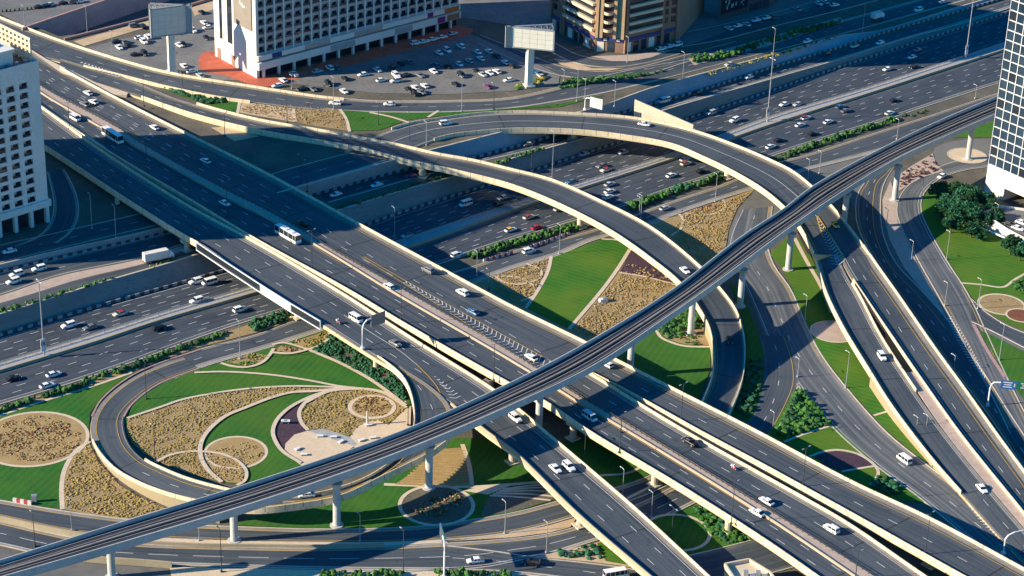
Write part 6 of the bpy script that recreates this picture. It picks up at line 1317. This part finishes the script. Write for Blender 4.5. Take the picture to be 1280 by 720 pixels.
parked([(58, 9, 'black'), (64, 7, 'silver'), (80, 5, 'black'), (101, 3, 'white'), (49, 10, 'black'), (92, 4, 'grey')], 'on the far car park at top left', 'cars on the far car park', z=11.55, up=.03, base_a=.6)
parked([(1262, 282, 'black'), (1272, 287, 'white'), (1277, 280, 'white')], 'on the parking deck roof', 'cars on the parking deck', z=4.0, up=.06, base_a=-.7)
flush()
# box truck on the boulevard and trailer by the flyover
def truck(name, label, p, ang, L_, h, cab=True):
    r = empty(name, p, label, 'truck', None, ang)
    q = MB(); q.box((-.6, 0, .95 + h/2), (L_, 2.4, h)); q.build('cargo_box', M['hotel_white'], r)
    q = MB(); q.box((-.4, 0, .75), (L_ + .6, 1.1, .3)); q.build('chassis', M['dark_steel'], r)
    if cab:
        q = MB(); x = L_/2 - .4
        q.loft([rounded(x, 1.1, .5, 2.4), rounded(x + 1.3, 1.1, .5, 2.35), rounded(x + 1.75, 1.05, .5, 1.5)], True, True); q.build('cab', M['car_paint_white'], r)
        q = MB(); q.loft([[Vector((x + 1.36, -.95, 2.25)), Vector((x + 1.36, .95, 2.25)), Vector((x + 1.78, .95, 1.5)), Vector((x + 1.78, -.95, 1.5))], [Vector((x + 1.4, -.95, 2.27)), Vector((x + 1.4, .95, 2.27)), Vector((x + 1.82, .95, 1.52)), Vector((x + 1.82, -.95, 1.52))]], True, True); q.build('windshield', M['glass_dark'], r)
    for x in (-L_/2 + .3, -L_/2 + 1.4, L_/2 + (.2 if cab else -.8)):
        for s in (-1, 1): wheel_mb(.45, .3, x, s*1.05).build('wheel', [M['rubber'], M['steel']], r)
p, a = near_on('front', 1096, 24); truck('box_truck', 'white box truck on the frontage road near the upper right', p + UP*.1, a, 5.5, 2.4)
p = S(197, 326, 5.0); truck('semi_trailer', 'white semi trailer parked by the flyover pier at left', p + UP*.1, .56, 8.5, 2.7, True)
# ------------------------------------------------------------------ lamps
def lamp(x, y, ytop, where, zone, kind='single', dark=True, lean=0):
    p = near_on(where, x, y)[0] if isinstance(where, str) else S(x, y, where(x, y) if callable(where) else where)
    h = max(4.0, htop(p, ytop)); ang = near_on(where, x, y)[1] + pi/2 if isinstance(where, str) else .6 + pi/2
    r = empty('street_lamp', p, None, 'street lamp', 'street lamps around the interchange', ang)
    m = M['dark_steel'] if dark else M['steel']; k = .85 if kind != 'mast' else 1.6
    q = MB(); q.tube([(0, 0, -.1), (0, 0, h*.5), (0, 0, h)], [.17*k, .13*k, .09*k], 8); q.box((0, 0, .2), (.6, .6, .5)); q.build('pole', m, r)
    for s in ((1,) if kind == 'single' else (-1, 1)):
        q = MB(); q.tube([(0, 0, h - .1), (s*.7, 0, h + .12), (s*1.1, 0, h + .15)], .06, 6); q.build('arm', m, r)
        q = MB(); q.loft([[Vector((s*1.0, -.16, h + .06)), Vector((s*1.0, .16, h + .06)), Vector((s*1.0, .16, h + .22)), Vector((s*1.0, -.16, h + .22))], [Vector((s*1.75, -.2, h + .1)), Vector((s*1.75, .2, h + .1)), Vector((s*1.75, .14, h + .24)), Vector((s*1.75, -.14, h + .24))]], True, True); q.build('lamp_head', M['steel'] if kind != 'mast' else M['white_steel'], r)
    pend(r, ('tall pale lighting mast' if kind == 'mast' else ('dark' if dark else 'pale') + ' street lamp'), zone, (x, y)); return r, p, h
def banner(p, z, ang):
    b = empty('banner', p + UP*z, None, 'banner', 'banners on lighting masts', ang); q = MB(); q.box((0, 0, 0), (.12, 1.7, 4.2)); q.build('panel', M['white_steel'], b)
    q = MB(); q.box((.0, .0, .6), (.16, 1.5, 1.4)); q.build('picture', M['kerb_pink'], b); return b
for x, y, yt in ((55.5, 446, 352), (959, 152, 74), (1207, 73, -8)):
    r, p, h = lamp(x, y, yt, 0.2, 'on the highway median', 'mast' if x != 0 else 0, False)
    b = banner(p + Vector((.0, -.3, 0)), 4.2, -.9); pend(b, 'small upright white and pink banner', 'on a highway median mast', (x, y))
for x, y, yt in ((690, 224, 165), (664, 217, 180), (493, 298, 260), (447, 278, 263)): lamp(x, y, yt, 0.1, 'standing along the far highway wall', 'single', x in (664,))
for x, y, yt in ((300, 449, 402), (183, 499, 451), (699, 317, 282), (596, 345, 315), (611, 363, 338), (801, 273, 245), (894, 252, 218), (1024, 217, 190), (1010, 223, 200), (1121, 174, 150), (1219, 123, 107), (799, 268, 247)): lamp(x, y, yt, 0.1, 'beside the service road', 'single', x in (183, 611))
for x, y, yt in ((194, 581, 533), (90, 663, 625), (44, 683, 642), (249, 676, 660), (277, 715, 662), (450, 677, 644), (504, 716, 663), (631, 667, 628), (683, 691, 654), (510, 532, 505)): lamp(x, y, yt, 0.1, 'by the bottom surface roads and garden', 'single', x in (194, 44, 277, 504, 510))
for x, y, yt in ((730, 581, 540), (778, 621, 587), (814, 647, 616), (745, 417, 385)): lamp(x, y, yt, 0.1, 'on the ground among the flyovers', 'single', x in (745, 730))
lamp(839, 678, 635, 0.1, 'on the ground among the flyovers', 'double', True)
for x, y, yt in ((1183, 325, 290), (1139, 326, 302), (1108, 281, 262), (1152, 246, 225), (1249, 450, 406), (1057, 485, 441), (997, 471, 449), (966, 536, 516), (1006, 400, 370), (1222, 386, 350), (1181, 382, 354), (1145, 541, 522), (1157, 541, 520), (1192, 462, 445)): lamp(x, y, yt, 0.1, 'beside the right hand roads', 'single', False)
lamp(1246, 272, 256, 4.0, 'on the parking deck', 'single', False)
for x, y, yt in ((87, 161, 128), (184, 216, 176), (284, 273, 226), (390, 338, 288), (501, 404, 362), (617, 476, 430)): lamp(x, y, yt, 'B1', 'on the main flyover edge', 'double', True)
for x, y, yt in ((180, 133, 97), (281, 170, 142)): lamp(x, y, yt, 'R2', 'on the curved flyover edge', 'single', True)
for x, y, yt in ((774, 566, 535), (776, 541, 517), (914, 655, 603), (1069, 724, 690)): lamp(x, y, yt, 'B2', 'on the lower right flyover edge', 'single', True)
for x, y, yt in ((851, 527, 480), (1003, 608, 560), (1156, 693, 642)): lamp(x, y, yt, 'C2', 'on the far lower right flyover edge', 'double', True)
for x, y, yt in ((721, 127, 87), (731, 123, 100), (768, 133, 102), (853, 104, 66), (784, 78, 47), (705, 101, 88), (359, 154, 117), (417, 137, 97), (577, 140, 97), (617, 137, 105), (512, 178, 142), (533, 182, 153), (473, 156, 129), (365, 111, 95), (966, 73, 36), (1078, 40, 5), (376, 229, 195), (384, 240, 202), (31, 36, 8), (109, 41, 8), (141, 71, 40), (228, 108, 92)): lamp(x, y, yt, zT2, 'on the upper terrace', 'single', x in (359, 512, 473, 617, 376, 384, 228))
for x, y, yt in ((145, 298, 258), (115, 286, 243)): lamp(x, y, yt, zT2, 'behind the left tower', 'single', False)
# ------------------------------------------------------------------ billboards and signs
def billboard(label, bx, by, zb, ptop, corners, back):
    p = S(bx, by, zb); h = htop(p, ptop); r = empty('billboard', p, label, 'billboard')
    q = MB(); q.box((0, 0, h/2), (2.6, 2.6, h), 0, .4); q.box((0, 0, .4), (4, 4, .8), 0, .4); q.build('pole', M['billboard_cream'], r)
    W_, H_, ang = corners; top = h + H_
    for k, a in enumerate((ang, ang + radians(back))):
        R = Matrix.Rotation(a, 3, 'Z'); q = MB(); off = R @ Vector((0, -1.6, 0))
        q.box(off + Vector((0, 0, h + H_/2)), (W_, .5, H_), 0, a); q.build('panel', M['billboard_cream'] if k == 0 else M['hotel_grey'], r)
        q = MB()
        for zc_, hh in ((h - .2, .5), (h + H_ + .2, .5)): q.box(off + Vector((0, 0, zc_)), (W_ + 1, .9, hh), 0, a)
        for s in (-1, 1): q.box(off + R @ Vector((s*(W_/2 + .3), 0, 0)) + Vector((0, 0, h + H_/2)), (.6, .9, H_ + .9), 0, a)
        for s_ in range(1, 6): q.box(off + R @ Vector((-W_/2 + W_*s_/6, 0, 0)) + Vector((0, 0, h + H_/2)), (.07, .54, H_), 0, a)
        for s_ in range(1, 4): q.box(off + Vector((0, 0, h + H_*s_/4)), (W_, .545, .07), 0, a)
        q.build('frame', M['steel'], r)
    q = MB(); R1, R2 = Matrix.Rotation(ang, 3, 'Z'), Matrix.Rotation(ang + radians(back), 3, 'Z')
    for k in range(9):
        t = -1 + k/4; q.tube([R1 @ Vector((t*W_/2, -1.6, top)), R2 @ Vector((-t*W_/2, -1.6, top))], .14, 5)
        if k < 8: q.tube([R1 @ Vector((t*W_/2, -1.6, top)), R2 @ Vector((-(t + .25)*W_/2, -1.6, top))], .1, 5)
    q.build('truss', M['steel'], r); return r
billboard('large cream two sided billboard on a square pole by the frontage road', 661, 108, 10.5, 58, (18.5, 7.8, -.18), 205)
billboard('grey backed billboard on a white pole left of the hotel', 215, 91, 10.5, 41, (16, 11, .5), 150)
def sign_post(label, p, ang, h, reach, panels, pm='white_steel', arch=True, cat='road sign'):
    r = empty('road_sign', p, label, cat, None, ang); q = MB()
    pts = [(0, 0, -.1), (0, 0, h*.72)] + ([(reach*.08, 0, h*.88), (reach*.28, 0, h*.98), (reach, 0, h)] if arch else [(0, 0, h)])
    q.tube(pts, .24, 10); q.box((0, 0, .3), (1.0, 1.0, .7)); q.build('post', M[pm], r)
    for x0, w, zc, hh, mt, marks in panels:
        q = MB(); q.box((x0 + w/2, -.35, zc), (w, .18, hh)); pn = q.build('panel', M[mt], r)
        q = MB()
        for k in range(int(w // .55)):
            q.box((x0 + .35 + k*.55, .0 - .2, zc), (.12, .14, hh*.96))
        q.build('bracket', M['steel'], r)
        if marks:
            q = MB()
            for k in range(3): q.box((x0 + w*.45, -.46, zc + hh*(.28 - .27*k)), (w*(.6 - .12*(k % 2)), .03, hh*.12))
            q.box((x0 + w*.9, -.46, zc), (w*.08, .03, hh*.4)); q.build('lettering', M['white_paint'], pn)
    return r
p, a = near_on('A', 452, 437); sign_post('curved sign gantry seen from behind on the near flyover edge', S(453, 436, zA(453) + .3), a + pi/2, 9.5, 6.0, [(3.0, 5.5, 8.6, 4.0, 'wall_grey', False)])
p = S(731, 137, 10.6); sign_post('white slatted sign panel seen from behind above the upper curved flyover', p, -.55, 5.2, 2.6, [(2.4 + k*.95, .72, 4.0, 4.2, 'white_steel', False) for k in range(6)])
p = S(555, 722, .1); sign_post('green and blue direction sign on a curved pole at the bottom edge', p, 1.78, 11.0, 3.0, [(1.5, 5.0, 9.6, 3.8, 'sign_green', True), (6.6, 2.2, 9.6, 3.8, 'sign_blue', True)])
p = S(1234.5, 507, .1); sign_post('blue and green overhead direction sign beside the right hand road', p, -.12, 8.4, 3.4, [(2.9, 4.6, 8.0, 2.9, 'sign_blue', True), (7.7, 7.5, 8.1, 2.7, 'sign_green', True)])
p = S(1254, 692, .3); sign_post('white curved gantry arm at the bottom right edge', p, .35, 6.5, 9.0, [])
p = S(357, 529, .2); r = empty('notice_board', p, 'small white and green notice board in the purple mulch crescent', 'notice board'); q = MB(); q.box((0, 0, .9), (2.6, 1.2, .14)); q.build('panel', M['white_steel'], r); q = MB(); q.box((0, 0, .985), (1.0, .6, .02)); q.build('picture', M['sign_green'], r); q = MB(); q.box((-.9, 0, .45), (.12, .8, .9)); q.box((.9, 0, .45), (.12, .8, .9)); q.build('leg', M['steel'], r)
# plaza furniture
for x, y in ((372, 562), (380, 569), (417, 547), (426, 553), (400, 546), (461, 532), (452, 551), (466, 548)):
    p = S(x, y, .22); r = empty('plaza_bench', p, None, 'bench', 'benches on the plaza', random.uniform(0, 1)); q = MB(); q.box((0, 0, .45), (1.9, 1.0, .16)); q.build('seat', M['white_steel'], r)
    for s in (-.7, .7):
        q = MB(); q.box((s, 0, .2), (.2, .8, .4)); q.build('leg', M['steel'], r)
    pend(r, 'small white bench', 'on the round garden plaza', (x, y))
p = S(459, 531, .2); r = empty('plaza_pillar', p, 'slim grey pillar at the edge of the plaza below the round bed', 'pillar'); q = MB(); q.tube([(0, 0, 0), (0, 0, 4.6)], [.35, .28], 10); q.build('shaft', M['metro_concrete'], r); q = MB(); q.box((0, 0, .15), (1.4, 1.4, .3)); q.build('base', M['metro_concrete'], r)
# plastic barriers along the service road, striped barrier on the left road, cabinets
for (x0, y0), (x1, y1), n in (((604, 327), (641, 317), 10), ((660, 311.5), (712, 293), 15)):
    for k in range(n):
        t = (k + .5)/n; p = S(x0 + (x1-x0)*t, y0 + (y1-y0)*t, .08); c = 'red' if k % 2 else 'white'
        r = empty('plastic_barrier', p, f'{c} plastic road barrier in the striped row along the service road', 'road barrier', f'{c} plastic barriers along the service road', .56)
        q = MB(); q.loft([[Vector((s*.55, -.35, 0)), Vector((s*.55, .35, 0)), Vector((s*.55, .16, .95)), Vector((s*.55, -.16, .95))] for s in (-1, 1)], True, True); q.build('body', M['red_paint' if k % 2 else 'white_paint'], r)
        q = MB(); q.box((0, 0, 1.0), (.7, .2, .12)); q.build('cap', M['dark_steel'], r)
p = S(28, 629, .15); r = empty('road_barrier', p, 'red and white striped barrier beside the lower left lawn', 'road barrier', None, -.25)
for k in range(5):
    q = MB(); q.box((-2.2 + k*1.1, 0, .6), (1.08, .5, 1.2)); q.build('block', M['red_paint' if k % 2 else 'white_paint'], r)
p = S(43, 627, .12); r = empty('utility_cabinet', p, 'grey utility cabinet on the lower left lawn', 'utility box', None, .1); q = MB(); q.box((0, 0, 1.1), (1.5, .9, 2.2)); q.build('body', M['steel'], r); q = MB(); q.box((0, -.47, 1.1), (1.3, .05, 1.8)); q.build('door', M['grey_paving'], r)
p = S(754, 377, .15); r = empty('utility_cabinet', p, 'low white utility box in the dry bed beside the centre lawn', 'utility box', None, .4); q = MB(); q.box((0, 0, .6), (3.0, 1.6, 1.2), top=.85); q.build('body', M['white_steel'], r); q = MB(); q.box((.4, 0, 1.3), (1.4, 1.1, .25)); q.build('lid', M['steel'], r)
# white van cut by the bottom edge
vehicle('minibus', 'white', S(770, 722, .1), .35, '', GF, None, None, 'white minibus cut off by the bottom edge')
def motorbike(key, x, y, label, jacket):
    p, a = near_on(key, x, y); p = p + UP*.1
    r = empty('motorcycle', p, label, 'motorcycle', None, a)
    for s in (-.7, .7): wheel_mb(.32, .14, s, 0).build('wheel', [M['rubber'], M['steel']], r)
    q = MB(); q.loft([rounded(-.8, .16, .55, .85, .05), rounded(-.1, .2, .4, .85, .05), rounded(.35, .2, .45, 1.0, .05), rounded(.75, .1, .6, .95, .04)], True, True); q.build('body', M['car_paint_red'], r)
    q = MB(); q.tube([(.55, -.4, 1.1), (.5, 0, 1.12), (.55, .4, 1.1)], .03, 5); q.build('handlebar', M['steel'], r)
    q = MB(); q.box((-.75, 0, 1.05), (.5, .5, .5)); q.build('top_box', M['white_steel'], r)
    h = empty('person', p, 'rider in ' + jacket + ' on the ' + label.split(' on ')[0], 'person', None, a)
    m = bpy.data.meshes.new('body')
    vs = [(-.2, 0, .92), (-.12, 0, 1.15), (0, 0, 1.4), (.08, 0, 1.52), (.12, 0, 1.66), (-.18, .12, .9), (.22, .22, .82), (.1, .24, .45), (.24, .24, .4), (-.18, -.12, .9), (.22, -.22, .82), (.1, -.24, .45), (.24, -.24, .4), (.02, .2, 1.38), (.25, .3, 1.18), (.5, .34, 1.12), (.02, -.2, 1.38), (.25, -.3, 1.18), (.5, -.34, 1.12)]
    es = [(0, 1), (1, 2), (2, 3), (3, 4), (0, 5), (5, 6), (6, 7), (7, 8), (0, 9), (9, 10), (10, 11), (11, 12), (2, 13), (13, 14), (14, 15), (2, 16), (16, 17), (17, 18)]
    m.from_pydata(vs, es, []); o = bpy.data.objects.new('body', m); COL.objects.link(o); o.parent = h; m.materials.append(M['car_paint_' + jacket.split()[0]])
    sk = o.modifiers.new('skin', 'SKIN'); ra = [.17, .16, .18, .07, .12, .1, .09, .06, .05, .1, .09, .06, .05, .08, .06, .045, .08, .06, .045]
    for v_, q_ in zip(m.skin_vertices[0].data if m.skin_vertices else [], ra): v_.radius = (q_, q_)
    if not m.skin_vertices:
        o.modifiers.remove(sk)
        bm = bmesh.new()
        bm.from_mesh(m); bm.verts.layers.skin.verify(); L_ = bm.verts.layers.skin.active
        for v_, q_ in zip(bm.verts, ra): v_[L_].radius = (q_, q_); v_[L_].use_root = (v_.index == 0)
        bm.to_mesh(m); bm.free(); o.modifiers.new('skin', 'SKIN')
    o.modifiers.new('subdiv', 'SUBSURF').levels = 1
    q = MB(); blobc = Vector((.13, 0, 1.72)); q.add([blobc + v_*.16 for v_ in ICO_V], ICO_F); q.build('helmet', M['white_steel'], h, True)
motorbike('A', 423, 405, 'red motorcycle on the near flyover', 'grey jacket')
motorbike('B2', 917, 587, 'motorcycle with a white top box on the lower right flyover', 'white jacket')
# ------------------------------------------------------------------ trees on the right
def tree(x, y, zb, h, cr_, label, group):
    p = S(x, y, zb); r = empty('broadleaf_tree', p, None, 'tree', group); q = MB()
    q.tube([(0, 0, -.2), (.1, .1, h*.25), (0, .15, h*.45)], [.35, .25, .18], 8)
    for k in range(5):
        a = k*1.26 + random.random(); q.tube([(0, .1, h*.3 + k*.2), (cos(a)*cr_*.4, sin(a)*cr_*.4, h*.55), (cos(a)*cr_*.7, sin(a)*cr_*.7, h*.72)], [.14, .09, .04], 5)
    q.build('trunk', M['bark'], r)
    c = MB(); cl = []
    for k in range(22):
        a = random.uniform(0, 6.28); d_ = cr_*random.uniform(0, .75)**.8; cl.append((Vector((cos(a)*d_, sin(a)*d_, h*random.uniform(.38, .9) - d_*.12)), cr_*random.uniform(.25, .42)))
    for cc, rad in cl:
        m_ = random.choice([0, 0, 1])
        for _ in range(170):
            dv = Vector((random.gauss(0, 1), random.gauss(0, 1), random.gauss(0, 1))).normalized() * rad * random.uniform(.45, 1.08)
            pos = cc + Vector((dv.x, dv.y, dv.z*.8)); s = random.uniform(.2, .5)
            a_, b_ = Vector((random.gauss(0, 1), random.gauss(0, 1), random.gauss(0, .6))).normalized()*s, Vector((random.gauss(0, 1), random.gauss(0, 1), random.gauss(0, .6))).normalized()*s
            c.quad(pos - a_, pos - b_, pos + a_, pos + b_, m_ if random.random() > .15 else 1)
    c.build('crown', [M['leaf_dark'], M['leaf_teal']], r); pend(r, label[0], label[1], (x, y)); return r
GT = 'trees beside the glass tower'
for x, y, h, c_ in ((1176, 252, 7.5, 5.2), (1182, 272, 8, 5.8), (1196, 256, 9, 6.0), (1201, 280, 9, 6.0), (1213, 262, 9.5, 6.2), (1221, 284, 8.5, 5.6), (1232, 270, 8.5, 5.6), (1240, 286, 7.5, 4.6), (1206, 268, 10, 6.0), (1188, 291, 7, 4.6)): tree(x, y, .1, h, c_, ('dark green tree', 'in the grove beside the glass tower'), GT)
for x, y, h, c_ in ((1213, 297, 6, 3.2), (1262, 318, 7, 3.6), (1274, 326, 7, 3.8), (1225, 300, 4.5, 2.6)): tree(x, y, .1, h, c_, ('smaller green tree', 'below the parking deck'), GT)
flush()
